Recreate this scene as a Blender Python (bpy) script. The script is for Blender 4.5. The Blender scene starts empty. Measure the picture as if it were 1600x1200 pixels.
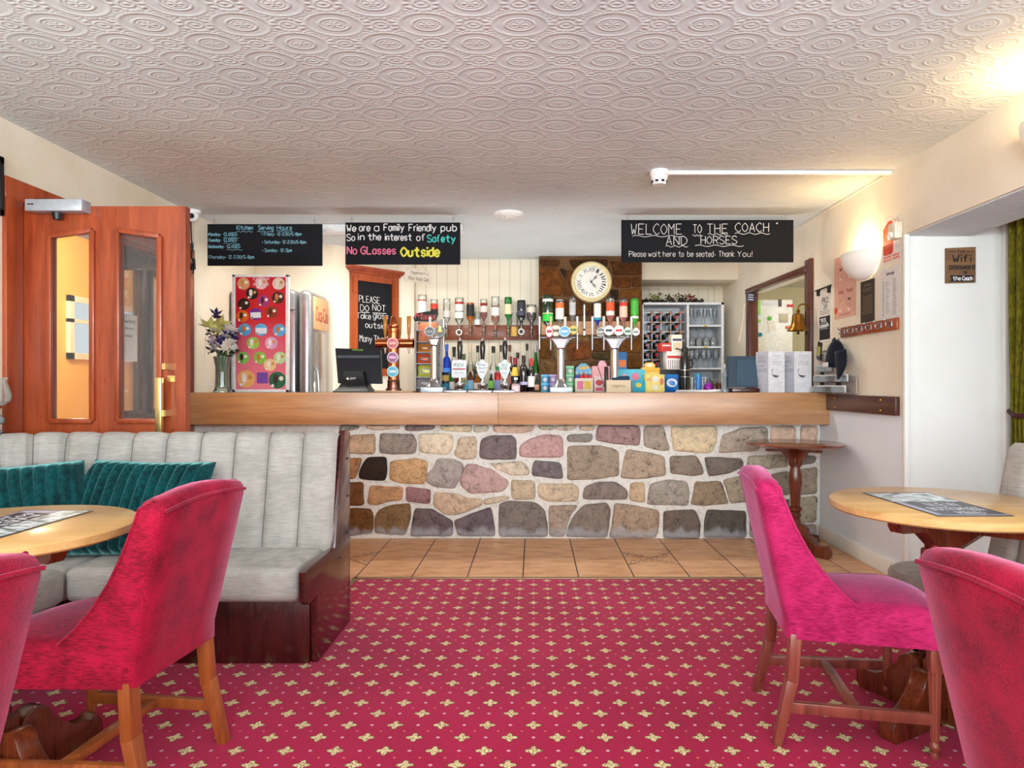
import bpy, bmesh, math, random
from mathutils import Vector, Matrix, Euler

# ------------------------------------------------------------------ camera, world, light, exposure
scene = bpy.context.scene
COL = scene.collection
F = 1067.0            # focal length in pixels of the 1600 px wide frame (24 mm lens)
VX, VY, H = 834.0, 601.0, 1.15
CEIL = 2.43
cam = bpy.data.cameras.new('camera')
cam.sensor_width = 36.0
cam.lens = 36.0 * F / 1600.0
cam.shift_x = -(VX - 800.0) / 1600.0
cam.shift_y = (VY - 600.0) / 1600.0
cam.clip_start = 0.02
camo = bpy.data.objects.new('camera', cam)
camo.location = (0, 0, H)
camo.rotation_euler = (math.pi / 2, 0, 0)
COL.objects.link(camo)
scene.camera = camo

world = bpy.data.worlds.new('world')
scene.world = world
world.use_nodes = True
world.node_tree.nodes['Background'].inputs[0].default_value = (0.75, 0.86, 1.0, 1)
world.node_tree.nodes['Background'].inputs[1].default_value = 1.0


def area(name, loc, target, sx, sy, power, color):
    l = bpy.data.lights.new(name, 'AREA')
    l.shape = 'RECTANGLE'; l.size = sx; l.size_y = sy
    l.energy = power; l.color = color
    o = bpy.data.objects.new(name, l)
    o.location = loc
    o.rotation_euler = (Vector(target) - Vector(loc)).to_track_quat('-Z', 'Y').to_euler()
    COL.objects.link(o)
    return o


def point(name, loc, power, color, r=0.05):
    l = bpy.data.lights.new(name, 'POINT')
    l.energy = power; l.color = color; l.shadow_soft_size = r
    o = bpy.data.objects.new(name, l)
    o.location = loc
    COL.objects.link(o)
    return o


# daylight through the three windows of the wall behind the camera and the alcove window on the right
DAY = (0.90, 0.96, 1.0)
area('daylight_window', (-1.55, -2.335, 1.45), (-1.5, 0.6, 2.6), 1.25, 1.5, 66, DAY)
area('daylight_window.001', (0.1, -2.335, 1.45), (0.1, 0.6, 2.6), 1.25, 1.5, 66, DAY)
area('daylight_window.002', (1.65, -2.335, 1.45), (1.6, 0.6, 2.6), 1.25, 1.5, 66, DAY)
area('alcove_daylight', (3.25, 1.2, 1.5), (0, 2.4, 1.0), 2.2, 1.3, 42, DAY)
# fill light added over the bar, from battens hidden behind the hanging boards
WARM = (1.0, 0.92, 0.80)
for bi, bx_ in enumerate((-1.75, -0.85, 1.05)):
    area('added_batten_fill' + ('' if not bi else '.%03d' % bi), (bx_, 5.50, 2.33), (bx_, 5.85, 0.9), 0.5, 0.09, 9, WARM)

# added upward fill light in the aisle behind the bar, without a fitting
area('underbar_fill_light', (0.1, 5.98, 0.70), (0.1, 5.98, 3), 3.4, 0.3, 20, (0.95, 0.97, 1.0))
scene.view_settings.view_transform = 'Standard'
scene.view_settings.look = 'None'
scene.view_settings.exposure = 0.42
scene.view_settings.gamma = 1.0
scene.view_settings.use_curve_mapping = False
try:
    scene.cycles.max_bounces = 10
    scene.cycles.diffuse_bounces = 5
    scene.cycles.transparent_max_bounces = 24
    scene.cycles.caustics_reflective = False
    scene.cycles.caustics_refractive = False
    scene.cycles.sample_clamp_indirect = 6.0
except Exception:
    pass

R = random.Random(7)


# ------------------------------------------------------------------ helpers
def P(px, py, Y):
    """the point at depth Y seen at pixel (px, py)"""
    return Vector(((px - VX) / F * Y, Y, H - (py - VY) / F * Y))


def X_(px, Y): return (px - VX) / F * Y
def Z_(py, Y): return H - (py - VY) / F * Y


def lin(c):
    c = c / 255.0
    return c / 12.92 if c <= 0.04045 else ((c + 0.055) / 1.055) ** 2.4


def C(r, g, b): return (lin(r), lin(g), lin(b), 1.0)


class MB:
    """collects shapes into one mesh"""
    def __init__(s):
        s.bm = bmesh.new()

    def add(s, bm2, mat=None):
        if mat is not None:
            bm2.transform(mat)
        me = bpy.data.meshes.new('tmp')
        bm2.to_mesh(me); bm2.free()
        s.bm.from_mesh(me)
        bpy.data.meshes.remove(me)
        return s

    def box(s, x0, x1, y0, y1, z0, z1, bevel=0.0, seg=2, rot=None):
        b = bmesh.new()
        bmesh.ops.create_cube(b, size=1.0)
        for v in b.verts:
            v.co = Vector(((v.co.x) * (x1 - x0), (v.co.y) * (y1 - y0), (v.co.z) * (z1 - z0)))
        if bevel > 0:
            bmesh.ops.bevel(b, geom=b.edges[:], offset=bevel, segments=seg, affect='EDGES', profile=0.5)
        m = Matrix.Translation(((x0 + x1) / 2, (y0 + y1) / 2, (z0 + z1) / 2))
        if rot is not None:
            m = m @ Euler(rot).to_matrix().to_4x4()
        return s.add(b, m)

    def bar(s, p0, p1, w, d, bevel=0.0, w1=None, d1=None, up=(0, 0, 1)):
        """rectangular bar from p0 to p1, w wide and d deep"""
        p0 = Vector(p0); p1 = Vector(p1)
        a = (p1 - p0).normalized(); u = Vector(up)
        if abs(a.dot(u)) > 0.95: u = Vector((0, 1, 0))
        r = a.cross(u).normalized(); u = r.cross(a).normalized()
        w1 = w if w1 is None else w1; d1 = d if d1 is None else d1
        b = bmesh.new(); vs = []
        for (p, ww, dd) in ((p0, w, d), (p1, w1, d1)):
            for (i, j) in ((-1, -1), (1, -1), (1, 1), (-1, 1)):
                vs.append(b.verts.new(p + r * (i * ww / 2) + u * (j * dd / 2)))
        b.faces.new(vs[3::-1]); b.faces.new(vs[4:8])
        for k in range(4):
            b.faces.new((vs[k], vs[(k + 1) % 4], vs[4 + (k + 1) % 4], vs[4 + k]))
        bmesh.ops.recalc_face_normals(b, faces=b.faces[:])
        if bevel > 0:
            bmesh.ops.bevel(b, geom=b.edges[:], offset=bevel, segments=2, affect='EDGES', profile=0.5)
        return s.add(b)

    def lathe(s, prof, seg=20, loc=(0, 0, 0), mat=None, sx=1.0, sy=1.0):
        b = bmesh.new(); rings = []
        for (r, z) in prof:
            if r < 1e-6:
                rings.append([b.verts.new((0, 0, z))])
            else:
                rings.append([b.verts.new((r * math.cos(2 * math.pi * k / seg) * sx, r * math.sin(2 * math.pi * k / seg) * sy, z)) for k in range(seg)])
        for A, B in zip(rings, rings[1:]):
            if len(A) == 1 and len(B) == 1: continue
            for k in range(seg):
                k2 = (k + 1) % seg
                if len(A) == 1: b.faces.new((A[0], B[k2], B[k]))
                elif len(B) == 1: b.faces.new((A[k], A[k2], B[0]))
                else: b.faces.new((A[k], A[k2], B[k2], B[k]))
        bmesh.ops.recalc_face_normals(b, faces=b.faces[:])
        m = Matrix.Translation(loc)
        if mat is not None: m = m @ mat
        return s.add(b, m)

    def cyl(s, p0, p1, r0, r1=None, seg=16):
        p0 = Vector(p0); p1 = Vector(p1); d = p1 - p0; L = d.length
        r1 = r0 if r1 is None else r1
        m = d.to_track_quat('Z', 'Y').to_matrix().to_4x4()
        return s.lathe([(0, 0), (r0, 0), (r1, L), (0, L)], seg, p0, m)

    def tube(s, pts, r, seg=8, closed=False, flat=None):
        pts = [Vector(p) for p in pts]; n = len(pts)
        if n < 2: return s
        b = bmesh.new(); rings = []
        prev = None
        for i, p in enumerate(pts):
            if closed: t = pts[(i + 1) % n] - pts[i - 1]
            else: t = pts[min(i + 1, n - 1)] - pts[max(i - 1, 0)]
            if t.length < 1e-9: t = Vector((0, 0, 1))
            t.normalize()
            if prev is None:
                u = Vector((0, 0, 1)) if abs(t.z) < 0.9 else Vector((0, 1, 0))
                a = t.cross(u).normalized()
            else:
                a = prev - t * prev.dot(t)
                a = a.normalized() if a.length > 1e-6 else t.orthogonal().normalized()
            prev = a; c = t.cross(a)
            rr = r[i] if isinstance(r, (list, tuple)) else r
            rings.append([b.verts.new(p + a * (rr * math.cos(2 * math.pi * k / seg)) + c * (rr * math.sin(2 * math.pi * k / seg))) for k in range(seg)])
        pairs = list(zip(rings, rings[1:]))
        if closed: pairs.append((rings[-1], rings[0]))
        for A, B in pairs:
            for k in range(seg):
                b.faces.new((A[k], A[(k + 1) % seg], B[(k + 1) % seg], B[k]))
        if not closed:
            b.faces.new(rings[0][::-1]); b.faces.new(rings[-1])
        bmesh.ops.recalc_face_normals(b, faces=b.faces[:])
        return s.add(b)

    def prism(s, poly, fn, d0, d1, bevel=0.0):
        """polygon of 2D points; fn(u, v, d) -> 3D point; extruded from d0 to d1"""
        b = bmesh.new()
        A = [b.verts.new(fn(u, v, d0)) for (u, v) in poly]
        B = [b.verts.new(fn(u, v, d1)) for (u, v) in poly]
        n = len(poly)
        b.faces.new(A[::-1]); b.faces.new(B)
        for k in range(n):
            b.faces.new((A[k], A[(k + 1) % n], B[(k + 1) % n], B[k]))
        bmesh.ops.recalc_face_normals(b, faces=b.faces[:])
        if bevel > 0:
            fs = [e for e in b.edges if sum(1 for f in e.link_faces if len(f.verts) == n) == 1]
            bmesh.ops.bevel(b, geom=fs, offset=bevel, segments=2, affect='EDGES', profile=0.5)
        return s.add(b)

    def grid(s, rows, closed_u=False, closed_v=False):
        b = bmesh.new()
        vs = [[b.verts.new(p) for p in row] for row in rows]
        nu = len(vs); nv = len(vs[0])
        for i in range(nu if closed_u else nu - 1):
            for j in range(nv if closed_v else nv - 1):
                b.faces.new((vs[i][j], vs[i][(j + 1) % nv], vs[(i + 1) % nu][(j + 1) % nv], vs[(i + 1) % nu][j]))
        return s.add(b)

    def face(s, pts):
        b = bmesh.new()
        b.faces.new([b.verts.new(p) for p in pts])
        return s.add(b)

    def ball(s, c, r, seg=14, sx=1, sy=1, sz=1):
        n = 8
        return s.lathe([(r * math.sin(math.pi * k / n) if 0 < k < n else 0, -r * math.cos(math.pi * k / n) * sz) for k in range(n + 1)], seg, c, None, sx, sy)

    def xf(s, m):
        s.bm.transform(m); return s


def link(o, parent=None):
    COL.objects.link(o)
    if parent is not None: o.parent = parent
    return o


def wloc(o):
    v = Vector((0, 0, 0))
    while o is not None:
        v += o.location; o = o.parent
    return v


def obj(name, mb, mat, parent=None, world=False, smooth=True, sharp=35, subsurf=0, origin=None, fixn=True):
    """ONE mesh object; world=True means mb is in world coordinates and is moved under its parent"""
    bm = mb.bm
    if fixn: bmesh.ops.recalc_face_normals(bm, faces=bm.faces[:])
    loc = Vector((0, 0, 0))
    if world:
        base = wloc(parent) if parent is not None else Vector((0, 0, 0))
        if parent is None:
            if origin is None and len(bm.verts):
                xs = [v.co.x for v in bm.verts]; ys = [v.co.y for v in bm.verts]; zs = [v.co.z for v in bm.verts]
                origin = Vector(((min(xs) + max(xs)) / 2, (min(ys) + max(ys)) / 2, min(zs)))
            loc = Vector(origin or (0, 0, 0)); base = loc
        bmesh.ops.translate(bm, verts=bm.verts[:], vec=-base)
    me = bpy.data.meshes.new(name)
    bm.to_mesh(me); bm.free()
    for mm in (mat if isinstance(mat, (list, tuple)) else [mat]):
        me.materials.append(mm)
    if smooth and len(me.polygons):
        me.polygons.foreach_set('use_smooth', [True] * len(me.polygons))
        me.set_sharp_from_angle(angle=math.radians(sharp))
    o = bpy.data.objects.new(name, me)
    o.location = loc
    link(o, parent)
    if subsurf:
        m = o.modifiers.new('sub', 'SUBSURF'); m.levels = subsurf; m.render_levels = subsurf
    return o


def tag(o, label, cat, group=None):
    o['label'] = label; o['category'] = cat
    if group: o['group'] = group
    return o


def thing(name, label, cat, loc=(0, 0, 0), rz=0.0, group=None):
    o = bpy.data.objects.new(name, None)
    o.empty_display_size = 0.05
    o.location = loc; o.rotation_euler = (0, 0, rz)
    COL.objects.link(o)
    return tag(o, label, cat, group)


def struct(name, mb, mat, parent=None, **kw):
    o = obj(name, mb, mat, parent, world=True, **kw)
    if parent is None: o['kind'] = 'structure'
    return o


def dup(root, loc, rz=None, label=None):
    r = root.copy(); COL.objects.link(r); r.location = loc
    if rz is not None: r.rotation_euler = (0, 0, rz)
    if label: r['label'] = label
    for ch in list(root.children):
        c = ch.copy(); COL.objects.link(c); c.parent = r
        for g in list(ch.children):
            d = g.copy(); COL.objects.link(d); d.parent = c
    return r


# ------------------------------------------------------------------ shader expressions
class V:
    """a scalar socket or a number, with operators that build Math nodes"""
    nt = None

    def __init__(s, x): s.x = x

    @staticmethod
    def op(o, *a):
        n = V.nt.nodes.new('ShaderNodeMath'); n.operation = o
        for i, q in enumerate(a):
            q = q.x if isinstance(q, V) else q
            if isinstance(q, (int, float)): n.inputs[i].default_value = q
            else: V.nt.links.new(q, n.inputs[i])
        return V(n.outputs[0])
    def __add__(s, o): return V.op('ADD', s, o)
    __radd__ = __add__
    def __sub__(s, o): return V.op('SUBTRACT', s, o)
    def __rsub__(s, o): return V.op('SUBTRACT', o, s)
    def __mul__(s, o): return V.op('MULTIPLY', s, o)
    __rmul__ = __mul__
    def __truediv__(s, o): return V.op('DIVIDE', s, o)
    def __pow__(s, o): return V.op('POWER', s, o)
    def lt(s, o): return V.op('LESS_THAN', s, o)
    def gt(s, o): return V.op('GREATER_THAN', s, o)
    def frac(s): return V.op('FRACT', s)
    def floor(s): return V.op('FLOOR', s)
    def abs(s): return V.op('ABSOLUTE', s)
    def sin(s): return V.op('SINE', s)
    def cos(s): return V.op('COSINE', s)
    def sqrt(s): return V.op('SQRT', s)
    def mx(s, o): return V.op('MAXIMUM', s, o)
    def mn(s, o): return V.op('MINIMUM', s, o)
    def ss(s, a, b):
        n = V.nt.nodes.new('ShaderNodeMapRange'); n.interpolation_type = 'SMOOTHSTEP'
        V.nt.links.new(s.x, n.inputs[0]); n.inputs[1].default_value = a; n.inputs[2].default_value = b
        return V(n.outputs[0])


class Mat:
    """a Principled material and helpers for its nodes"""
    def __init__(s, name, color=(0.8, 0.8, 0.8, 1), rough=0.5, metal=0.0, spec=0.5, coat=0.0, sheen=0.0, sheen_tint=(1, 1, 1, 1)):
        s.m = bpy.data.materials.new(name); s.m.use_nodes = True
        s.nt = s.m.node_tree; s.b = s.nt.nodes['Principled BSDF']
        s.b.inputs['Base Color'].default_value = color
        s.b.inputs['Roughness'].default_value = rough
        s.b.inputs['Metallic'].default_value = metal
        s.b.inputs['Specular IOR Level'].default_value = spec
        s.b.inputs['Coat Weight'].default_value = coat
        s.b.inputs['Coat Roughness'].default_value = 0.12
        s.b.inputs['Sheen Weight'].default_value = sheen
        s.b.inputs['Sheen Roughness'].default_value = 0.35
        s.b.inputs['Sheen Tint'].default_value = sheen_tint
        V.nt = s.nt
    def node(s, t, **kw):
        n = s.nt.nodes.new(t)
        for k, v in kw.items():
            if hasattr(n, k): setattr(n, k, v)
            else: n.inputs[k].default_value = v
        return n
    def l(s, a, b):
        s.nt.links.new(a.x if isinstance(a, V) else a, b)
    def coord(s, kind='Object', scale=(1, 1, 1), rot=(0, 0, 0)):
        t = s.node('ShaderNodeTexCoord'); mp = s.node('ShaderNodeMapping')
        mp.inputs['Scale'].default_value = scale; mp.inputs['Rotation'].default_value = rot
        s.l(t.outputs[kind], mp.inputs['Vector'])
        return mp.outputs[0]
    def world(s, scale=(1, 1, 1), rot=(0, 0, 0)):
        g = s.node('ShaderNodeNewGeometry'); mp = s.node('ShaderNodeMapping')
        mp.inputs['Scale'].default_value = scale; mp.inputs['Rotation'].default_value = rot
        s.l(g.outputs['Position'], mp.inputs['Vector'])
        return mp.outputs[0]
    def xyz(s, vec):
        n = s.node('ShaderNodeSeparateXYZ'); s.l(vec, n.inputs[0])
        return V(n.outputs[0]), V(n.outputs[1]), V(n.outputs[2])
    def noise(s, vec, scale=5, detail=3, rough=0.5, dist=0.0):
        n = s.node('ShaderNodeTexNoise')
        n.inputs['Scale'].default_value = scale; n.inputs['Detail'].default_value = detail
        n.inputs['Roughness'].default_value = rough; n.inputs['Distortion'].default_value = dist
        s.l(vec, n.inputs['Vector'])
        return V(n.outputs[0])
    def ramp(s, fac, stops):
        n = s.node('ShaderNodeValToRGB'); cr = n.color_ramp
        while len(cr.elements) < len(stops): cr.elements.new(0.5)
        for e, (p, c) in zip(cr.elements, stops): e.position = p; e.color = c
        s.l(fac, n.inputs[0])
        return n.outputs[0]
    def mix(s, fac, a, b, mode='MIX'):
        n = s.node('ShaderNodeMix', data_type='RGBA', blend_type=mode)
        for q, i in ((fac, 0), (a, 6), (b, 7)):
            if isinstance(q, V): q = q.x
            if isinstance(q, (int, float, tuple)): n.inputs[i].default_value = q
            else: s.nt.links.new(q, n.inputs[i])
        return n.outputs[2]
    def color(s, sock): s.l(sock, s.b.inputs['Base Color']); return s
    def rough(s, sock): s.l(sock, s.b.inputs['Roughness']); return s
    def bump(s, h, strength=0.3, dist=0.01):
        n = s.node('ShaderNodeBump'); n.inputs['Strength'].default_value = strength; n.inputs['Distance'].default_value = dist
        s.l(h, n.inputs['Height']); s.l(n.outputs[0], s.b.inputs['Normal']); return s


_pc = {}


def plain(name, rgb, rough=0.5, metal=0.0, coat=0.0, spec=0.5):
    """a plain paint / plastic / metal with a little surface noise"""
    key = (name, rgb, rough, metal, coat)
    if key in _pc: return _pc[key]
    m = Mat(name, C(*rgb), rough, metal, spec, coat)
    n = m.noise(m.coord(), 30, 2)
    a = C(*rgb); d = tuple(x * 0.88 for x in a[:3]) + (1,)
    m.color(m.mix(n.ss(0.3, 0.7), d, a))
    _pc[key] = m.m
    return m.m


def wood(name, dark, light, axis='x', scale=1.0, rough=0.35, coat=0.2, contrast=1.0, coords='w'):
    m = Mat(name, C(*light), rough, 0, 0.5, coat)
    sc = {'x': (1.2, 14, 14), 'y': (14, 1.2, 14), 'z': (14, 14, 1.2)}[axis]
    sc = tuple(q * scale for q in sc)
    vec = m.world(sc) if coords == 'w' else m.coord('Object', sc)
    n1 = m.noise(vec, 1.0, 4, 0.6, 0.8)
    sc2 = tuple(q * 6 for q in sc)
    vec2 = m.world(sc2) if coords == 'w' else m.coord('Object', sc2)
    n2 = m.noise(vec2, 1.0, 2, 0.5)
    f = n1 * 0.75 + n2 * 0.25
    m.color(m.ramp(f, [(0.5 - 0.2 * contrast, C(*dark)), (0.5 + 0.2 * contrast, C(*light))]))
    m.rough(n2 * 0.15 + (rough - 0.07))
    m.bump(f, 0.08, 0.004)
    return m.m


def fabric(name, rgb, rgb2, scale=1.0, sheen=0.3, tint=(1, 1, 1, 1), axis=(60, 60, 500), bump=0.15, rough=0.9):
    m = Mat(name, C(*rgb), rough, 0, 0.2, 0, sheen, tint)
    v = m.coord('Object', tuple(a * scale for a in axis))
    n = m.noise(v, 1.0, 3, 0.6)
    n2 = m.noise(m.coord('Object'), 9, 3, 0.6)
    m.color(m.ramp(n * 0.55 + n2 * 0.45, [(0.40, C(*rgb2)), (0.58, C(*rgb))]))
    m.bump(n, bump, 0.003)
    return m.m


def glassy(name, rgb, clear=0.75, rough=0.03, refl=0.9):
    """thin glass: tinted see-through plus a mirror reflection that grows at grazing angles"""
    m = bpy.data.materials.new(name); m.use_nodes = True
    nt = m.node_tree; nt.nodes.clear()
    out = nt.nodes.new('ShaderNodeOutputMaterial')
    tr = nt.nodes.new('ShaderNodeBsdfTransparent'); tr.inputs[0].default_value = C(*rgb)
    df = nt.nodes.new('ShaderNodeBsdfDiffuse'); df.inputs[0].default_value = C(*rgb)
    gl = nt.nodes.new('ShaderNodeBsdfGlossy'); gl.inputs['Roughness'].default_value = rough
    fr = nt.nodes.new('ShaderNodeFresnel'); fr.inputs[0].default_value = 1.5
    mu = nt.nodes.new('ShaderNodeMath'); mu.operation = 'MULTIPLY'; mu.inputs[1].default_value = refl
    nt.links.new(fr.outputs[0], mu.inputs[0])
    m1 = nt.nodes.new('ShaderNodeMixShader'); m1.inputs[0].default_value = 1 - clear
    nt.links.new(tr.outputs[0], m1.inputs[1]); nt.links.new(df.outputs[0], m1.inputs[2])
    m2 = nt.nodes.new('ShaderNodeMixShader')
    nt.links.new(mu.outputs[0], m2.inputs[0]); nt.links.new(m1.outputs[0], m2.inputs[1]); nt.links.new(gl.outputs[0], m2.inputs[2])
    nt.links.new(m2.outputs[0], out.inputs[0])
    return m


def emit(name, rgb, strength):
    m = bpy.data.materials.new(name); m.use_nodes = True
    nt = m.node_tree; nt.nodes.clear()
    out = nt.nodes.new('ShaderNodeOutputMaterial'); e = nt.nodes.new('ShaderNodeEmission')
    e.inputs[0].default_value = C(*rgb); e.inputs[1].default_value = strength
    nt.links.new(e.outputs[0], out.inputs[0])
    return m


# ------------------------------------------------------------------ lettering
G = {}
for row in ("A 0228 2842 1434|B 0208 0828373605 052544433202|C 4738280604223243|D 0208 082846442202|E 0208 0848 0535 0242|F 0208 0848 0535|"
            "G 4738280604223243 4345 4525|H 0208 4248 0545|I 2228|J 484433221203|K 0208 4805 0542|L 0802 0242|M 0208 0825 2548 4842|"
            "N 0208 0842 4248|O 28060422444628|P 0208 082847463505|Q 28060422444628 3341|R 0208 082847463505 2542|"
            "S 4738180706254443321203?|T 0848 2822|U 080412324448|V 0822 2248|W 0812 1225 2532 3248|X 0842 0248|Y 0825 4825 2522|Z 0848 4802 0242|"
            "a 36160503122233 3632|b 0802 0516263533221203|c 3526160503122233|d 36160503122233 3832|e 04343526160503122233|f 38281712 0626|"
            "g 36160503122233 3631201001|h 0802 0516263532|i 1612 1718|j 262110 2728|k 0802 3604 0432|l 1812|m 0602 05162522 25364542|"
            "n 0602 0516263532|o 160503122233352616|p 0600 0516263533221203|q 36160503122233 3630|r 0602 051626|s 35261605142433221203|"
            "t 28233242 0646|u 0603122233 3632|v 0622 2246|w 0612 1225 2532 3246|x 0632 0236|y 0623 4610|z 0636 3602 0232|"
            "0 28060422444628|1 1728 2822|2 071838473602 0242|3 0718384736251524? 2544433212 03|4 3832 3804 0444|5 4808 0805 05254443321203|8 280706254443221203042546472 8|"
            "- 1434|: 1213 1516|/ 0138|. 1213|! 1814 1213|, 2211|' 1817|* 0405151404").split('|'):
    ch, rest = row[0], row[2:].replace('?', '')
    G[ch] = [[(int(t[i]), int(t[i + 1]) - 2) for i in range(0, len(t) - 1, 2)] for t in rest.split()]
G['8'] = [[(2, 6), (0, 5), (0, 4), (2, 3), (4, 2), (4, 1), (2, 0), (0, 1), (0, 2), (2, 3), (4, 4), (4, 5), (2, 6)]]
G['3'] = [[(0, 5), (1, 6), (3, 6), (4, 5), (3, 4), (2, 3)], [(2, 3), (4, 2), (4, 1), (3, 0), (1, 0), (0, 1)]]


def smooth_line(p, n=3):
    if len(p) < 3: return p
    out = []
    q = [p[0]] + list(p) + [p[-1]]
    for i in range(1, len(q) - 2):
        for k in range(n):
            t = k / n
            a, b, c, d = q[i - 1], q[i], q[i + 1], q[i + 2]
            out.append(tuple(0.5 * ((2 * b[j]) + (-a[j] + c[j]) * t + (2 * a[j] - 5 * b[j] + 4 * c[j] - d[j]) * t * t + (-a[j] + 3 * b[j] - 3 * c[j] + d[j]) * t ** 3) for j in (0, 1)))
    out.append(p[-1])
    return out


def strokes(text):
    """list of polylines (units: capital height 6) and the total width"""
    x = 0.0; out = []
    for ch in text:
        if ch == ' ': x += 3.2; continue
        g = G.get(ch)
        if g is None: continue
        x0 = min(q[0] for st in g for q in st)
        w = max(q[0] for st in g for q in st)
        for st in g:
            out.append([(q[0] - x0 + x, q[1]) for q in smooth_line(st)])
        x += (w - x0) + 1.5
    return out, max(x - 1.5, 0.1)


def write(mb, text, fn, u0, u1, v0, cap, r, jitter=0.0):
    """hand lettering: from u0 to u1 (None: natural width), baseline v0, capital height cap; fn(u, v) -> point"""
    st, w = strokes(text)
    k = cap / 6.0
    ku = (u1 - u0) / w if u1 is not None else k * 0.95
    rr = random.Random(text)
    for line in st:
        mb.tube([fn(u0 + a * ku + rr.uniform(-jitter, jitter), v0 + b * k) for a, b in line], r, 5)


def wavy(mb, fn, u0, u1, v, amp, n, r):
    mb.tube([fn(u0 + (u1 - u0) * i / (n * 6), v + amp * math.sin(i / 6 * 2 * math.pi)) for i in range(n * 6 + 1)], r, 5)


def typed(mb, text, fn, u0, u1, v0, hgt, depth=0.0005, shear=0.0, center=True):
    """printed lettering from the built-in font, fitted between u0 and u1 and v0..v0+hgt; fn(u, v, d)"""
    cu = bpy.data.curves.new('t', 'FONT'); cu.body = text; cu.size = 1.0; cu.resolution_u = 2
    o = bpy.data.objects.new('t', cu); COL.objects.link(o)
    dg = bpy.context.evaluated_depsgraph_get(); dg.update()
    me = bpy.data.meshes.new_from_object(o.evaluated_get(dg))
    bpy.data.objects.remove(o); bpy.data.curves.remove(cu)
    if len(me.vertices) == 0: return
    xs = [v.co.x for v in me.vertices]; ys = [v.co.y for v in me.vertices]
    ax, bx, ay, by = min(xs), max(xs), min(ys), max(ys)
    b = bmesh.new(); b.from_mesh(me); bpy.data.meshes.remove(me)
    ext = bmesh.ops.extrude_face_region(b, geom=b.faces[:])
    top = {e for e in ext['geom'] if isinstance(e, bmesh.types.BMVert)}
    for v in b.verts:
        u = u0 + (v.co.x - ax) / max(bx - ax, 1e-6) * (u1 - u0)
        w = (v.co.y - ay) / max(by - ay, 1e-6)
        d = depth if v in top else 0.0
        v.co = fn(u + shear * w * hgt, v0 + w * hgt, d)
    mb.add(b)


def disc(mb, fn, u, v, ru, rv, d0, d1, seg=24):
    mb.prism([(u + ru * math.cos(2 * math.pi * k / seg), v + rv * math.sin(2 * math.pi * k / seg)) for k in range(seg)], fn, d0, d1)

# ------------------------------------------------------------------ materials of the room
def wall_paint(name, rgb, stain=0.1):
    m = Mat(name, C(*rgb), 0.85, 0, 0.25)
    n = m.noise(m.world(), 1.4, 5, 0.6)
    n2 = m.noise(m.world(), 60, 3, 0.6)
    a = C(*rgb); d = (a[0] * (1 - stain), a[1] * (1 - stain * 1.3), a[2] * (1 - stain * 1.8), 1)
    m.color(m.ramp(n, [(0.3, d), (0.55, a)]))
    m.bump(n2, 0.15, 0.004)
    return m.m


M_cream = wall_paint('cream_paint', (238, 228, 210))
M_white = wall_paint('white_paint', (236, 236, 232), 0.05)
M_yellow = wall_paint('yellow_paint', (240, 196, 110), 0.05)
M_mahog = wood('mahogany', (124, 44, 18), (178, 80, 40), 'z', 1.0, 0.3, 0.3)
M_mahogx = wood('mahogany_rail', (118, 36, 13), (166, 64, 25), 'y', 1.0, 0.3, 0.3)
M_darkwood = wood('dark_stained_wood', (48, 14, 12), (76, 26, 22), 'z', 0.8, 0.25, 0.4)
M_brownwood = wood('brown_stained_wood', (70, 26, 12), (128, 58, 30), 'z', 1.0, 0.28, 0.4, 1.0, 'o')
M_iroko = wood('bar_fascia_wood', (150, 94, 48), (224, 172, 120), 'x', 0.8, 0.36, 0.5, 1.4)
M_counter = wood('counter_top_wood', (70, 42, 28), (120, 82, 58), 'x', 1, 0.3, 0.4)
M_pine = wood('pale_table_wood', (196, 146, 84), (232, 190, 128), 'x', 0.9, 0.32, 0.3, 1.0)
M_iroko.node_tree.nodes['Principled BSDF'].inputs['Specular IOR Level'].default_value = 1.0
M_iroko.node_tree.nodes['Principled BSDF'].inputs['Coat Weight'].default_value = 1.0
M_iroko.node_tree.nodes['Principled BSDF'].inputs['Coat Roughness'].default_value = 0.35
M_rail = wood('optic_rail_wood', (104, 44, 18), (150, 74, 34), 'x', 1, 0.4, 0.1)
M_black = plain('black_plastic', (16, 17, 20), 0.4)
M_softblack = plain('matt_black_paint', (24, 25, 28), 0.75)
M_chrome = plain('chrome', (225, 226, 230), 0.12, 1.0)
M_steel = plain('brushed_steel', (178, 180, 184), 0.32, 1.0)
M_brass = plain('brass', (212, 160, 72), 0.28, 1.0)
M_oldbrass = plain('aged_brass', (150, 104, 42), 0.3, 1.0)
M_copper = plain('copper', (190, 104, 66), 0.25, 1.0)
M_whiteplastic = plain('white_plastic', (248, 248, 246), 0.45)
M_glass = glassy('clear_glass', (245, 250, 250), 0.93, 0.02, 0.8)
M_pane = glassy('door_glass', (248, 250, 250), 0.97, 0.01, 0.5)

# ceiling: embossed white paper with rows of ovals and rosettes
mc = Mat('embossed_ceiling_paper', C(226, 222, 220), 0.7, 0, 0.3)
cx, cy, cz = mc.xyz(mc.world())


def oval_lattice(ox, oy):
    u = ((cx + ox) / 0.33).frac() - 0.5
    w = ((cy + oy) / 0.27).frac() - 0.5
    return u * 0.33, w * 0.27


def pulse(d, c, wd):
    t = (d - c).abs() / wd
    return (1.0 - t).mx(0.0)


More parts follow.
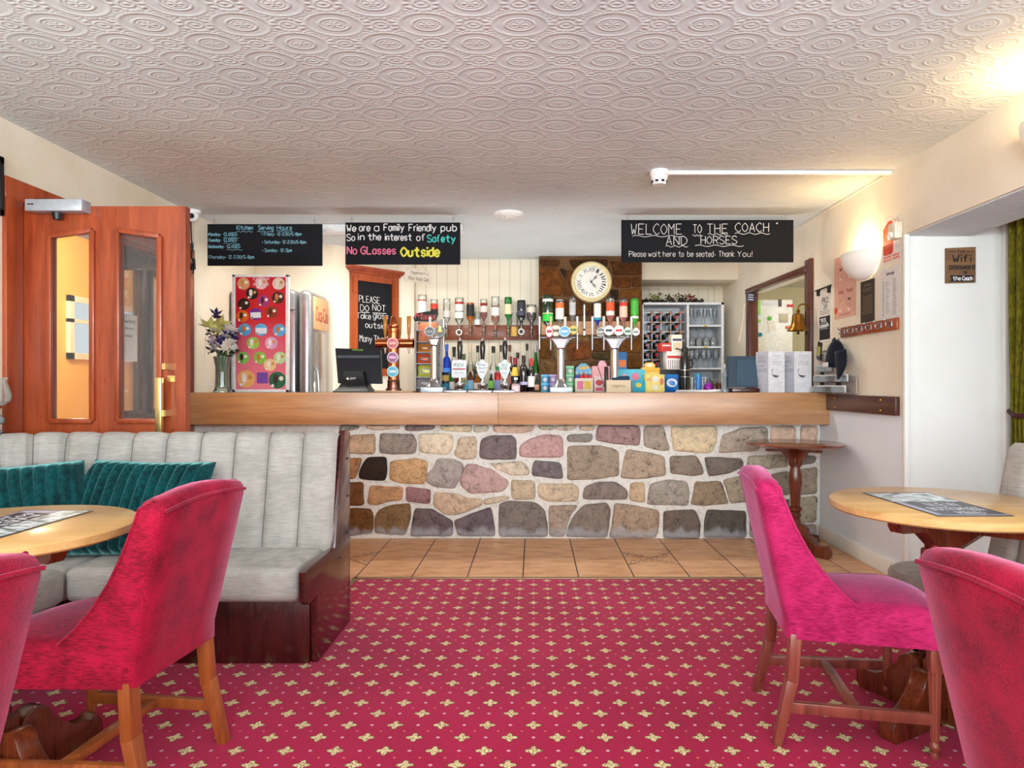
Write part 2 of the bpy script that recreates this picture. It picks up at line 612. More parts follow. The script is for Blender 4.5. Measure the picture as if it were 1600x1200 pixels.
def oval_height(ox, oy):
    a, b = oval_lattice(ox, oy)
    d = ((a / 0.100) ** 2.0 + (b / 0.078) ** 2.0).sqrt()
    h = pulse(d, 1.0, 0.16) * 0.8 + pulse(d, 0.52, 0.1) * 0.9 + pulse(d, 0.36, 0.06) * 0.5 + pulse(d, 0.0, 0.2) * 0.9
    ang = V.op('ARCTAN2', b, a)
    h = h + pulse(d, 0.2, 0.12) * ((ang * 6.0).cos() * 0.5 + 0.5) + pulse(d, 1.18, 0.1) * ((ang * 34.0).cos() * 0.4 + 0.4)
    # rosette between two ovals of a row
    a2, b2 = oval_lattice(ox + 0.165, oy)
    r = ((a2 / 0.062) ** 2.0 + (b2 / 0.05) ** 2.0).sqrt()
    an2 = V.op('ARCTAN2', b2, a2)
    h2 = pulse(r, 0.85, 0.22) * ((an2 * 12.0).cos() * 0.35 + 0.6) + pulse(r, 0.42, 0.12) * 0.8 + pulse(r, 0.0, 0.22)
    return h + h2


hh = oval_height(0.05, 0.0).mx(oval_height(0.05 + 0.165, 0.135))
cn = mc.noise(mc.world(), 45, 2)
mc.bump(hh + cn * 0.25, 0.4, 0.007)
mc.color(mc.ramp(mc.noise(mc.world(), 1.2, 4), [(0.3, C(208, 214, 214)), (0.6, C(220, 226, 226))]))

# carpet: crimson with rows of cream flower motifs and small dots
mk = Mat('patterned_carpet', C(170, 16, 62), 0.95, 0, 0.1, 0, 0.35, (1, 0.55, 0.75, 1))
kx, ky, kz = mk.xyz(mk.world())
wob = mk.noise(mk.world(), 130, 2)
PX, PY = 0.155, 0.161


def motif(ox, oy):
    a = (((kx + ox) / PX).frac() - 0.5) * PX + (wob - 0.5) * 0.006
    b = (((ky + oy) / PY).frac() - 0.5) * PY + (wob - 0.5) * 0.006
    r = (a * a + b * b).sqrt().mx(0.0001)
    c2 = (a / r) * (a / r)
    cos4 = c2 * c2 * 8.0 - c2 * 8.0 + 1.0
    return r / (cos4 * 0.0065 + 0.0205), a, b


def dots(ox, oy, s):
    a = (((kx + ox) / PX).frac() - 0.5) * PX
    b = (((ky + oy) / PY).frac() - 0.5) * PY
    return (a.abs() + b.abs()).lt(s)


MOX, MOY = 0.155 * 0.5 - X_(756, 2.134), 0.161 * 0.5 - 2.134
m1, a1, b1 = motif(MOX, MOY)
m2, a2_, b2_ = motif(MOX + PX / 2, MOY + PY / 2)
mm = m1.mn(m2)
crumb = mk.noise(mk.world(), 160, 2)
d1 = dots(MOX + PX / 2, MOY, 0.0075).mx(dots(MOX, MOY + PY / 2, 0.0075))
d2 = dots(MOX + PX / 4, MOY + PY / 4, 0.0048).mx(dots(MOX - PX / 4, MOY + PY / 4, 0.0048))
pile = mk.noise(mk.world(), 420, 2)
bigp = mk.noise(mk.world(), 1.6, 3)
base = mk.ramp(pile * 0.5 + bigp * 0.5, [(0.3, C(138, 8, 44)), (0.7, C(186, 22, 72))])
cream = mk.ramp(crumb, [(0.40, C(120, 96, 50)), (0.50, C(222, 204, 150)), (0.8, C(240, 228, 190))])
q = mk.mix(d2, base, C(214, 120, 96))
q = mk.mix(d1, q, C(206, 160, 176))
q = mk.mix(mm.lt(1.12), q, C(112, 70, 40))
q = mk.mix(mm.lt(0.95), q, cream)
mk.color(q); mk.bump(pile + mm.lt(1.0) * 0.3, 0.3, 0.004)

# floor tiles: warm terracotta, dark grout lines along the room, pale ones across
mt = Mat('terracotta_tiles', C(206, 150, 106), 0.4, 0, 0.4)
tx, ty, tz = mt.xyz(mt.world())
TS = 0.333
tu = (tx + 0.0648) / TS; tv = (ty - 4.354) / 0.332
fu = tu.frac(); fv = tv.frac()
gu = (fu - 0.5).abs().gt(0.5 - 0.011); gv = (fv - 0.5).abs().gt(0.5 - 0.010)
n = mt.noise(mt.world((1, 3, 1)), 5, 4, 0.65)
tcol = mt.ramp(n, [(0.3, C(190, 134, 94)), (0.5, C(220, 170, 128)), (0.7, C(232, 188, 150))])
sel = (((tu.floor() + 4.0) / 6.0).frac()).lt(0.05) * tv.floor().abs().lt(0.5)
diag = ((fu - fv).abs().lt(0.02)).mx((fu + fv - 1.0).abs().lt(0.02))
flor = mt.noise(mt.world(), 42, 3).gt(0.56) * ((fu - 0.5).abs() - (fv - 0.5).abs()).abs().lt(0.22)
tcol = mt.mix(sel * diag.mx(flor * 0.7), tcol, C(110, 66, 40))
tcol = mt.mix(gv, tcol, C(196, 178, 156))
tcol = mt.mix(gu, tcol, C(50, 34, 26))
mt.color(tcol); mt.bump(1.0 - gu.mx(gv), 0.3, 0.004)

# stones: colour of each stone from the mesh, broken up by noise
ms = Mat('rubble_stone', C(160, 150, 140), 0.85, 0, 0.25)
at = ms.node('ShaderNodeVertexColor'); at.layer_name = 'Col'
n1 = ms.noise(ms.world(), 16, 6, 0.7, 0.6); n2 = ms.noise(ms.world(), 60, 4, 0.7)
var = ms.ramp(n1 * 0.6 + n2 * 0.4, [(0.35, (0.36, 0.32, 0.29, 1)), (0.46, (1.12, 1.06, 0.98, 1)), (0.64, (1.6, 1.52, 1.4, 1))])
sx_, sy_, sz_ = ms.xyz(ms.world())
salt = (ms.noise(ms.world((1, 1, 0.4)), 12, 4) * 0.16 - sz_ + 0.01).ss(0.0, 0.05)
ms.color(ms.mix(salt * 0.6, ms.mix(1.0, at.outputs[0], var, 'MULTIPLY'), C(192, 196, 206)))
ms.bump(n1 * 0.7 + n2 * 0.3, 0.9, 0.03)
mm_ = Mat('lime_mortar', C(226, 222, 214), 0.95, 0, 0.2)
n = mm_.noise(mm_.world(), 40, 5, 0.7)
mm_.color(mm_.ramp(n, [(0.25, C(196, 188, 178)), (0.5, C(238, 235, 228))])); mm_.bump(n, 0.6, 0.012)
mr = Mat('brown_sandstone', C(120, 66, 28), 0.85, 0, 0.25)
at = mr.node('ShaderNodeVertexColor'); at.layer_name = 'Col'
n1 = mr.noise(mr.world(), 14, 6, 0.7, 0.5); n2 = mr.noise(mr.world(), 70, 4, 0.7)
var = mr.ramp(n1 * 0.6 + n2 * 0.4, [(0.34, (0.16, 0.16, 0.14, 1)), (0.5, (0.60, 0.80, 0.62, 1)), (0.7, (1.15, 1.5, 1.05, 1))])
mr.color(mr.mix(1.0, at.outputs[0], var, 'MULTIPLY')); mr.bump(n1 * 0.7 + n2 * 0.3, 0.8, 0.03)
M_brownmortar = plain('brown_mortar', (104, 72, 44), 0.95)


def tongue(name, rgb, pitch=0.105, off=0.0):
    m = Mat(name, C(*rgb), 0.6, 0, 0.3)
    x, y, z = m.xyz(m.world())
    f = ((x + off) / pitch).frac()
    g = (f - 0.5).abs().gt(0.478)
    m.color(m.mix(g, C(*rgb), C(190, 180, 158))); m.bump(1.0 - g, 0.3, 0.005)
    return m.m


M_tongue = tongue('cream_tongue_and_groove', (236, 228, 208), 0.107, 0.03)

# ------------------------------------------------------------------ the room
XL, XR = -2.55, 2.145
b = MB(); b.box(-3.0, 3.6, -2.4, 8.4, -0.10, 0.0)
struct('floor', b, mt.m)
b = MB()
poly = [(-2.55, -2.3), (2.78, -2.3), (2.78, 3.97), (2.145, 3.97), (2.145, 4.03), (-1.05, 4.03), (-1.05, 3.25), (-2.55, 3.25)]
b.prism(poly, lambda u, v, d: (u, v, d), 0.0, 0.006)
struct('floor_carpet', b, mk.m)
b = MB()
b.box(-1.065, 2.13, 4.025, 4.055, 0.0, 0.009, 0.003)
b.box(-1.070, -1.04, 3.25, 4.055, 0.0, 0.009, 0.003)
struct('trim_1', b, plain('carpet_edge_strip', (150, 132, 100), 0.4, 0.6))
b = MB(); b.box(-2.75, 2.95, -2.4, 7.7, CEIL, CEIL + 0.12)
struct('ceiling', b, mc.m)

DY0, DY1, DZ = 3.40, 4.98, 2.05
b = MB()
b.box(XL - 0.14, XL, -2.4, DY0, 0, CEIL); b.box(XL - 0.14, XL, DY1, 6.30, 0, CEIL); b.box(XL - 0.14, XL, DY0, DY1, DZ, CEIL)
struct('wall_left', b, M_cream, smooth=False)
# back walls: straight piece, slanted piece, boarded recess
AX0, AY0 = X_(520, 6.24), 6.24
AX1, AY1 = X_(647, 6.90), 6.90
b = MB()
b.prism([(XL - 0.14, 6.24), (AX0, AY0), (AX1, AY1), (AX1, 7.12), (XL - 0.14, 7.12)], lambda u, v, d: (u, v, d), 0, CEIL)
struct('wall_back_left', b, M_cream, smooth=False)
b = MB(); b.box(AX1, 0.10, 6.98, 7.12, 0, CEIL)
struct('wall_back', b, M_tongue, smooth=False)
b = MB(); b.box(1.02, 1.957, 7.43, 7.55, 0, CEIL)
struct('wall_back_niche', b, M_tongue, smooth=False)
b = MB(); b.box(1.04, 2.30, 6.93, 7.55, 2.216, CEIL)
b.box(1.957, 2.30, 7.40, 7.55, 0, 2.22)
struct('trim_2', b, M_cream, smooth=False)
# right wall with the kitchen doorway, then the thick alcove arch
RY = [(2.145, 3.97), (2.145, 5.20), (2.085, 6.66), (2.06, 7.10), (2.04, 7.55)]


def rx(y):
    for (xa, ya), (xb, yb) in zip(RY, RY[1:]):
        if y <= yb: return xa + (xb - xa) * (y - ya) / (yb - ya)
    return RY[-1][0]


KY0, KY1, KZ = 5.33, 6.56, 2.03
b = MB()


def wallseg(b, y0, y1, z0, z1, th=0.12):
    b.prism([(rx(y0), y0), (rx(y1), y1), (rx(y1) + th, y1), (rx(y0) + th, y0)], lambda u, v, d: (u, v, d), z0, z1)


wallseg(b, 3.97, 5.2, 0, CEIL); wallseg(b, 5.2, KY0, 0, CEIL); wallseg(b, KY0, KY1, KZ, CEIL); wallseg(b, KY1, 7.55, 0, CEIL, 0.05)
m2 = Mat('two_tone_wall_paint', C(238, 228, 210), 0.85, 0, 0.25)
wx_, wy_, wz_ = m2.xyz(m2.world())
nz_ = m2.noise(m2.world(), 1.4, 5, 0.6)
m2.color(m2.mix(wz_.lt(0.97), m2.ramp(nz_, [(0.3, C(226, 210, 186)), (0.55, C(238, 228, 210))]), C(228, 234, 242)))
m2.bump(m2.noise(m2.world(), 60, 3, 0.6), 0.15, 0.004)
struct('wall_right', b, m2.m, smooth=False)
b = MB(); b.box(2.145, 2.54, -2.4, 3.97, 2.02, CEIL)
struct('wall_right_arch', b, M_cream, smooth=False)
b = MB(); b.box(2.16, 2.53, -2.4, 3.97, 2.012, 2.022)
struct('ceiling_arch', b, mc.m, smooth=False)
b = MB(); b.box(2.265, 2.95, 3.97, 4.07, 0, CEIL)
b.box(2.145, 2.265, 3.962, 3.97, 0, 2.02)
struct('wall_alcove', b, M_white, smooth=False)
b = MB(); b.box(2.138, 2.17, 3.935, 3.965, 0, 2.02, 0.008); b.box(2.715, 2.765, 3.93, 3.972, 0, 2.35, 0.006)
struct('trim_3', b, M_white)
b = MB()
for (y0, y1, z0, z1) in ((-2.4, 0.2, 0, CEIL), (3.30, 4.07, 0, CEIL), (0.2, 3.30, 0, 0.92), (0.2, 3.30, 2.12, CEIL)):
    b.box(2.80, 2.92, y0, y1, z0, z1)
struct('wall_alcove_window', b, M_white, smooth=False)
b = MB()
for y in (0.2, 1.22, 2.24, 3.25): b.box(2.82, 2.87, y, y + 0.05, 0.92, 2.12)
for z in (0.92, 1.62, 2.07): b.box(2.82, 2.87, 0.2, 3.30, z, z + 0.05)
b.box(2.79, 2.83, 3.28, 3.86, 0.60, 2.05)
w1 = struct('window_1', b, plain('dark_window_frame', (28, 24, 24), 0.4), smooth=False)
b = MB(); b.box(2.84, 2.846, 0.25, 3.25, 0.97, 2.07)
obj('pane', b, M_pane, w1, world=True)
# wall behind the camera with its three windows
b = MB()
xs = [(-2.75, -2.2), (-0.9, -0.55), (0.75, 1.0), (2.3, 2.95)]
for x0, x1 in xs: b.box(x0, x1, -2.42, -2.30, 0, CEIL)
for x0, x1 in ((-2.2, -0.9), (-0.55, 0.75), (1.0, 2.3)):
    b.box(x0, x1, -2.42, -2.30, 0, 0.68); b.box(x0, x1, -2.42, -2.30, 2.22, CEIL)
struct('wall_front', b, M_cream, smooth=False)
for i, x in enumerate((-1.55, 0.1, 1.65)):
    b = MB()
    for dx in (-0.65, 0.0, 0.61): b.box(x + dx, x + dx + 0.04, -2.36, -2.31, 0.68, 2.22)
    for z in (0.68, 1.43, 2.18): b.box(x - 0.65, x + 0.65, -2.36, -2.31, z, z + 0.04)
    struct('window_%d' % (i + 2), b, M_white, smooth=False)
# skirting boards
b = MB(); b.box(2.125, 2.145, 3.97, 5.10, 0, 0.105, 0.006)
struct('baseboard_right', b, M_white)
# hall behind the left doors
b = MB()
b.box(-3.95, -3.80, 2.9, 7.2, 0, 2.5); b.box(-3.8, XL - 0.14, 7.05, 7.2, 0, 2.5); b.box(-3.8, XL - 0.14, 2.9, 3.0, 0, 2.5)
struct('wall_hall', b, M_yellow, smooth=False)
b = MB(); b.box(-3.95, XL - 0.14, 2.9, 7.2, 2.42, 2.52)
struct('ceiling_hall', b, M_cream, smooth=False)
b = MB(); b.box(-3.95, -3.0, 2.9, 7.2, -0.1, 0.0)
struct('floor_hall', b, mt.m, smooth=False)
point('hall_lamp_light', (-3.2, 4.6, 2.1), 45, (1.0, 0.86, 0.62), 0.12)
b = MB()
for (y0, y1, z0, z1) in ((5.55, 5.60, 1.36, 1.88), (6.06, 6.10, 1.36, 1.88), (6.55, 6.60, 1.36, 1.88), (5.55, 6.60, 1.36, 1.41), (5.55, 6.60, 1.83, 1.88), (5.55, 6.60, 1.66, 1.69)):
    b.box(-3.80, -3.765, y0, y1, z0, z1)
w5 = struct('window_5', b, M_white, smooth=False)  # window added to stand for a window's reflection in the door glass
b = MB(); b.box(-3.798, -3.79, 5.59, 6.56, 1.41, 1.83)
obj('pane', b, emit('window_reflection_glow', (225, 232, 236), 0.7), w5, world=True)  # glowing pane gives that added reflection its brightness
# kitchen behind the right doorway
b = MB()
b.box(2.0, 3.9, 8.10, 8.2, 0, 2.4); b.box(3.8, 3.9, 4.6, 8.2, 0, 2.4); b.box(2.28, 3.9, 4.5, 4.6, 0, 2.4); b.box(1.96, 2.10, 7.56, 8.2, 0, 2.4)
struct('wall_kitchen', b, wall_paint('kitchen_paint', (244, 236, 208), 0.03), smooth=False)
b = MB(); b.prism([(2.24, 4.5), (2.24, 5.2), (rx(6.66) + 0.04, 6.66), (rx(7.5) + 0.04, 7.5), (2.1, 8.2), (3.9, 8.2), (3.9, 4.5)], lambda u, v, d: (u, v, d), 2.30, 2.40)
struct('ceiling_kitchen', b, M_white, smooth=False)
b = MB(); b.box(2.27, 3.9, 4.5, 8.4, -0.02, 0.001)
struct('floor_kitchen', b, M_white, smooth=False)
point('kitchen_lamp_light', (3.0, 6.0, 2.15), 12, (1.0, 0.95, 0.84), 0.15)


# ------------------------------------------------------------------ doors
def leaf_mesh(W, top, th=0.045, low=0.0):
    """door leaf: u across 0..W, v height; two tall panes with sloping heads"""
    b = MB(); fr = MB(); gl = []
    k = W / 254.0
    g = [(43 * k, 110 * k), (149 * k, 215 * k)]
    zb, zt = 0.97, 1.885
    rise = 0.03

    def fn(u, v, d): return (u, d, v)
    rects = [(0, g[0][0], low, top), (g[0][1], g[1][0], low, top), (g[1][1], W, low, top), (g[0][0], g[0][1], low, zb), (g[1][0], g[1][1], low, zb)]
    for (a, c, e, f) in rects: b.box(a, c, 0, th, e, f)
    for i, (a, c) in enumerate(g):
        za, zc = (zt, zt + rise) if i == 0 else (zt + rise, zt)
        b.prism([(a, za), (c, zc), (c, top), (a, top)], fn, 0, th)
        # moulding round the pane
        lp = [(a, zb), (c, zb), (c, zc), (a, za)]
        for w_, d_ in ((0.016, -0.008),):
            for (p, q) in zip(lp, lp[1:] + lp[:1]):
                fr.bar((p[0], d_, p[1]), (q[0], d_, q[1]), 0.026, 0.022, 0.005, up=(0, 1, 0))
        gl.append([(a, zb), (c, zb), (c, zc), (a, za)])
    return b, fr, gl, fn


LX, LY = X_(36, 3.39), 3.39
LW = X_(290, 3.39) - LX
b, fr, gl, fn = leaf_mesh(LW, 2.036, 0.045, 0.012)
door = bpy.data.objects.new('door_1', None); COL.objects.link(door); door.location = (LX, LY, 0)
door['kind'] = 'structure'
obj('door_frame', b, M_mahog, door, smooth=False); obj('moulding', fr, M_mahog, door)
for poly in gl:
    bb = MB(); bb.prism(poly, fn, 0.018, 0.024); obj('pane', bb, M_pane, door)
bb = MB()
k = LW / 254.0
for z in (1.01, 1.24): bb.bar((228 * k, 0.0, z), (228 * k, -0.05, z), 0.018, 0.03)
bb.box(216 * k, 226 * k, -0.060, -0.035, 0.86, 1.185, 0.004)
bb.box(226 * k, 238 * k, -0.004, 0.0, 1.165, 1.195)
obj('handle', bb, plain('brass_pull', (226, 196, 130), 0.25, 0.9), door)
bb = MB(); bb.box(20 * k, 107 * k, -0.075, -0.001, 1.995, 2.052, 0.003)
cl = obj('door_closer', bb, plain('silver_paint', (186, 190, 198), 0.4, 0.4), door)
bb = MB(); bb.cyl((60 * k, -0.03, 1.996), (60 * k, -0.03, 1.962), 0.024, 0.018); bb.bar((60 * k, -0.03, 2.055), (15 * k, 0.03, 2.075), 0.025, 0.012)
obj('closer_arm', bb, M_black, cl)
bb = MB()
for (a, c) in ((24.5, 28.5), (29.2, 33.5)): bb.box(a * k, c * k, -0.0765, -0.075, 2.024, 2.030)
obj('badge', bb, M_black, cl)
for z in (0.28, 1.09, 1.84):
    bb = MB(); bb.cyl((-0.008, 0.006, z - 0.07), (-0.008, 0.006, z + 0.07), 0.008)
    obj('hinge', bb, M_steel, door)
# the closed second leaf in the wall
b, fr, gl, fn = leaf_mesh(0.80, 2.036, 0.045, 0.012)
d2 = bpy.data.objects.new('door_2', None); COL.objects.link(d2); d2.location = (XL - 0.05, 4.16, 0); d2.rotation_euler = (0, 0, math.pi / 2)
d2['kind'] = 'structure'
obj('door_frame', b, M_darkwood, d2, smooth=False); obj('moulding', fr, M_darkwood, d2)
for poly in gl:
    bb = MB(); bb.prism(poly, fn, 0.018, 0.024); obj('pane', bb, M_pane, d2)
# paper notice stuck on its pane
t = thing('paper_notice', 'white printed notice taped inside the glass of the far door leaf', 'notice', (XL - 0.045, 4.30, 1.30))
bb = MB(); bb.box(-0.002, 0.0, 0, 0.17, 0, 0.30)
obj('sheet', bb, plain('notice_paper', (226, 224, 220), 0.8), t)
bb = MB()
for i, tx_ in enumerate(('Please DO NOT', 'take your', 'outside')):
    typed(bb, tx_, lambda u, v, d: (0.0005 + d, u, v), 0.02, 0.15 - 0.02 * i, 0.245 - 0.045 * i, 0.02)
obj('lettering', bb, M_black, t)
# architrave
b = MB()
b.box(XL - 0.005, XL + 0.022, 3.275, 3.385, 0, 2.15, 0.006)
b.box(XL - 0.005, XL + 0.0235, 3.268, 5.095, DZ, 2.155, 0.006)
b.box(XL - 0.005, XL + 0.022, DY1, 5.09, 0, 2.15, 0.006)
b.box(XL - 0.14, XL - 0.005, DY0 - 0.015, DY0 + 0.02, 0, DZ); b.box(XL - 0.14, XL - 0.005, DY1 - 0.02, DY1, 0, DZ); b.box(XL - 0.14, XL - 0.005, DY0, DY1, DZ - 0.025, DZ)
struct('trim_4', b, M_mahog)
# kitchen doorway casing
b = MB()
for (y0, y1) in ((KY0 - 0.10, KY0 + 0.012), (KY1 - 0.012, KY1 + 0.09)):
    xa = min(rx(y0), rx(y1))
    b.box(xa - 0.022, xa + (0.15 if y0 < 5.5 else 0.068), y0, y1, 0, KZ + (0.09 if y0 < 5.5 else 0.0), 0.004)
b.bar((rx(KY0) - 0.0, KY0 - 0.02, KZ + 0.022), (rx(KY1) - 0.0, KY1 + 0.10, KZ + 0.022), 0.06, 0.05, 0.004)
struct('trim_5', b, wood('door_casing_wood', (52, 19, 10), (98, 42, 22), 'z', 1, 0.35, 0.2))


# ------------------------------------------------------------------ rubble stones
def stones(bm_list, fn, base, bulge, rng, inset=0.0):
    """each (polygon, colour) becomes a rounded stone bulging from the mortar plane"""
    b = bmesh.new(); cl = b.loops.layers.float_color.new('Col')
    for poly, col in bm_list:
        pts = []
        n0 = len(poly)
        for i in range(n0):                       # subdivide and roughen the outline
            p, q = Vector(poly[i]), Vector(poly[(i + 1) % n0])
            m = max(2, int((q - p).length / 0.022))
            for k in range(m):
                w = p.lerp(q, k / m)
                pts.append(Vector((w.x + rng.uniform(-1, 1) * 0.0035, w.y + rng.uniform(-1, 1) * 0.0035)))
        c = sum(pts, Vector((0, 0))) / len(pts)
        # soften the corners
        pts = [(pts[i - 1] + pts[i] * 2 + pts[(i + 1) % len(pts)]) / 4 for i in range(len(pts))]
        hgt = bulge * rng.uniform(0.7, 1.2)
        tilt = (rng.uniform(-0.06, 0.06), rng.uniform(-0.06, 0.06))
        rings = []
        for f, h in ((1.035, -0.004), (1.015, 0.35), (0.95, 0.8), (0.72, 0.95), (0.4, 1.0)):
            ring = []
            for p in pts:
                w = c + (p - c) * f
                z = h * hgt if h > 0 else h
                if h > 0.8: z += rng.uniform(-1, 1) * 0.005
                if h > 0: z += ((w.x - c.x) * tilt[0] + (w.y - c.y) * tilt[1]) * h
                ring.append(b.verts.new(fn(w.x, w.y, z)))
            rings.append(ring)
        ctr = b.verts.new(fn(c.x, c.y, hgt))
        fs = []
        N = len(pts)
        for A, B in zip(rings, rings[1:]):
            for k in range(N): fs.append(b.faces.new((A[k], A[(k + 1) % N], B[(k + 1) % N], B[k])))
        for k in range(N): fs.append(b.faces.new((rings[-1][k], rings[-1][(k + 1) % N], ctr)))
        cc = C(*col)
        for f in fs:
            for lp in f.loops: lp[cl] = cc
    return b


def crop(ox, oy, s, Y):
    return lambda pts: [(X_(ox + x / s, Y), Z_(oy + y / s, Y)) for x, y in pts]


SY = 5.11
c1 = crop(530, 655, 5.926, SY); c2 = crop(780, 655, 5.926, SY); c3 = crop(1020, 655, 5.926, SY)


def pl(s): return [tuple(float(v) for v in q.split(',')) for q in s.split()]


ST = []
for fc, txt in ((c1, """0,55 190,55 185,90 90,105 0,110;150,150,145
245,55 560,55 560,90 400,97 260,95;215,195,175
605,55 890,55 880,95 760,105 610,105;140,125,125
935,55 1235,55 1225,120 1060,110 935,100;215,205,175
1245,55 1390,55 1380,115 1240,120;200,195,180
1425,55 1810,55 1800,100 1700,130 1430,118;205,180,165
110,145 330,135 335,320 50,315 70,220;190,165,140
380,130 690,140 715,220 705,320 480,325 370,310;150,140,135
745,135 1000,130 1060,150 1050,250 1020,330 800,310 740,300;225,215,195
1110,165 1270,160 1275,365 1150,375 1065,340;205,190,170
1310,190 1400,150 1600,150 1640,190 1635,370 1400,370 1300,360;125,115,120
50,360 220,360 150,550 50,550;165,120,85
255,355 440,345 445,440 430,570 330,565 185,550 190,470;52,40,34
475,390 700,360 820,390 790,600 560,590 470,560;200,165,125
905,365 1060,370 1150,410 1145,500 1070,640 880,625 800,580 810,510 870,460;170,165,165
1180,420 1240,410 1420,470 1575,580 1520,670 1220,690 1120,600 1130,530;190,163,165
1385,410 1691,385 1761,460 1751,520 1600,520 1480,470;215,205,190
50,590 225,585 230,795 50,800;115,75,45
290,610 590,630 580,750 460,760 350,800 260,780;185,145,110
620,620 850,650 840,785 620,760;150,115,120
885,670 1100,690 1200,730 1320,735 1320,800 1100,885 980,885 870,800;200,180,160
1340,735 1575,705 1575,740 1340,790;195,185,170
50,825 300,830 320,900 310,1050 100,1080 50,1060;110,75,40
370,840 480,795 655,780 665,900 610,1075 330,1050 330,900;125,100,70
705,825 860,830 1050,940 1045,1080 660,1080 680,930;105,92,98
1065,940 1290,850 1405,815 1450,1080 1100,1080;105,95,105"""),
                (c2, """190,250 260,190 440,135 580,155 590,350 400,355 190,345;195,162,165
325,380 560,400 580,440 590,550 310,525 305,470;122,115,122
350,60 510,55 510,100 380,100;195,190,170
522,55 728,55 700,95 610,105 522,100;200,190,175
742,55 885,55 878,105 742,100;205,190,170
630,140 860,135 865,180 845,210 630,210;140,138,135
635,250 950,245 1100,290 1105,520 880,555 630,560;160,148,135
910,60 1290,60 1310,140 1295,245 1050,225 895,195;165,138,140
1340,60 1520,60 1580,290 1480,290 1335,250;165,155,145
1180,275 1380,310 1530,350 1540,520 1300,550 1125,545 1150,420;175,160,145
115,560 330,570 335,740 130,745 112,700;190,175,155
365,590 700,600 740,640 725,760 450,765 360,720;205,190,170
785,630 900,580 1080,580 1190,660 1185,740 780,740;135,125,122
1210,590 1345,580 1350,775 1205,750;190,170,145
1395,600 1560,560 1740,575 1760,680 1745,800 1370,790 1380,690;165,160,155
0,790 80,755 330,770 415,830 440,960 440,1085 0,1085;125,118,115
460,800 730,795 660,880 600,1085 465,1080;165,150,140
700,880 790,795 1000,770 1030,840 1000,1090 620,1090 650,970;135,125,120
1070,775 1250,800 1480,845 1480,950 1450,1095 1020,1095 1050,950;165,145,130"""),
                (c3, """165,65 595,65 590,200 540,315 330,300 195,290;215,200,172
640,150 830,75 1060,75 1060,180 960,290 610,315 630,230;175,165,155
1090,65 1320,65 1320,290 1090,290;205,180,165
1365,65 1520,65 1510,300 1365,290;205,180,165
160,340 400,335 450,420 470,510 350,525 160,500;140,130,122
475,350 825,360 840,440 700,500 520,530 500,450;122,115,110
880,340 1230,330 1250,440 1000,465 875,465;175,170,155
1300,330 1510,340 1500,400 1300,440;130,125,120
910,505 990,505 970,580 880,600;120,115,110
385,580 630,575 705,780 450,800 350,790 380,680;150,135,118
650,560 850,520 900,760 720,780;160,150,135
1040,520 1260,480 1270,700 1080,700 990,600;140,132,122
1300,480 1520,440 1515,690 1300,700;160,152,140
100,850 390,835 440,960 430,1100 100,1100;110,100,95
500,840 860,850 860,1095 470,1095 480,930;95,90,88
900,820 1260,740 1270,1050 900,1095;120,112,105
1300,730 1520,710 1510,950 1300,960;165,158,145
1300,985 1515,975 1510,1095 1300,1095;150,140,130""")):
    for ln in txt.split('\n'):
        a, cs = ln.strip().split(';')
        ST.append((fc(pl(a)), tuple(int(v) for v in cs.split(','))))
# the stretch behind the bench
xx = -2.50
rr = random.Random(3)
while xx < -1.50:
    w_ = rr.uniform(0.2, 0.34)
    z = 0.03
    for hz in (0.26, 0.2, 0.2, 0.13):
        g = rr.choice(((160, 152, 145), (150, 130, 110), (190, 175, 155), (125, 115, 112)))
        x1_ = min(xx + w_, -1.48)
        ST.append(([(xx + 0.02, z), (x1_ - 0.01, z + rr.uniform(0, 0.02)), (x1_ - 0.01, z + hz - 0.03), (xx + 0.03, z + hz - 0.03 + rr.uniform(0, 0.01))], g))
        z += hz
    xx += w_

bar = thing('bar_counter', 'long bar counter with pale rubble stone front and broad wooden fascia', 'bar', (-0.2, 5.3, 0))
b = MB()
b.box(XL + 0.004, 2.141, SY, SY + 0.12, 0, 0.87)
mort = len(b.bm.faces)
sb = stones(ST, lambda u, v, d: (u, SY - d, v), 0, 0.026, random.Random(5))
lay = b.bm.loops.layers.float_color.new('Col')
me = bpy.data.meshes.new('tmp'); sb.to_mesh(me); sb.free(); b.bm.from_mesh(me); bpy.data.meshes.remove(me)
b.bm.faces.ensure_lookup_table()
for i, f in enumerate(b.bm.faces): f.material_index = 0 if i < mort else 1
obj('stone_front', b, [mm_.m, ms.m], bar, world=True, sharp=60)
FY = 4.95
for x0, x1 in ((XL + 0.02, X_(778, FY) - 0.0004), (X_(778, FY) + 0.0004, X_(1296, FY))):
    b = MB(); b.box(x0, x1, FY, FY + 0.045, Z_(663.5, FY), Z_(613.5, FY), 0.002)
    obj('fascia_board', b, M_iroko, bar, world=True)
b = MB(); b.box(XL + 0.02, 2.118, FY + 0.045, 5.62, 1.052, 1.092, 0.004)
obj('counter_top', b, M_counter, bar, world=True)
b = MB(); b.box(XL + 0.02, 2.14, FY + 0.05, SY, 0.862, 0.885); b.box(XL + 0.02, 2.118, 5.56, 5.60, 0.0, 1.05)
obj('underside', b, M_darkwood, bar, world=True)
ZC = 1.092
# back counter
b = MB(); b.box(AX1 + 0.03, 2.0, 6.38, 6.78, 1.02, 1.06, 0.004); b.box(AX1 + 0.05, 0.04, 6.78, 6.97, 1.02, 1.06)
bc = thing('back_counter', 'wooden back bar counter under the row of spirit bottles', 'counter', (0.4, 6.6, 0))
obj('counter_top', b, M_counter, bc, world=True)
b = MB(); b.box(AX1 + 0.05, 1.98, 6.42, 6.76, 0.0, 1.02)
obj('cabinet', b, M_darkwood, bc, world=True)
ZB = 1.06

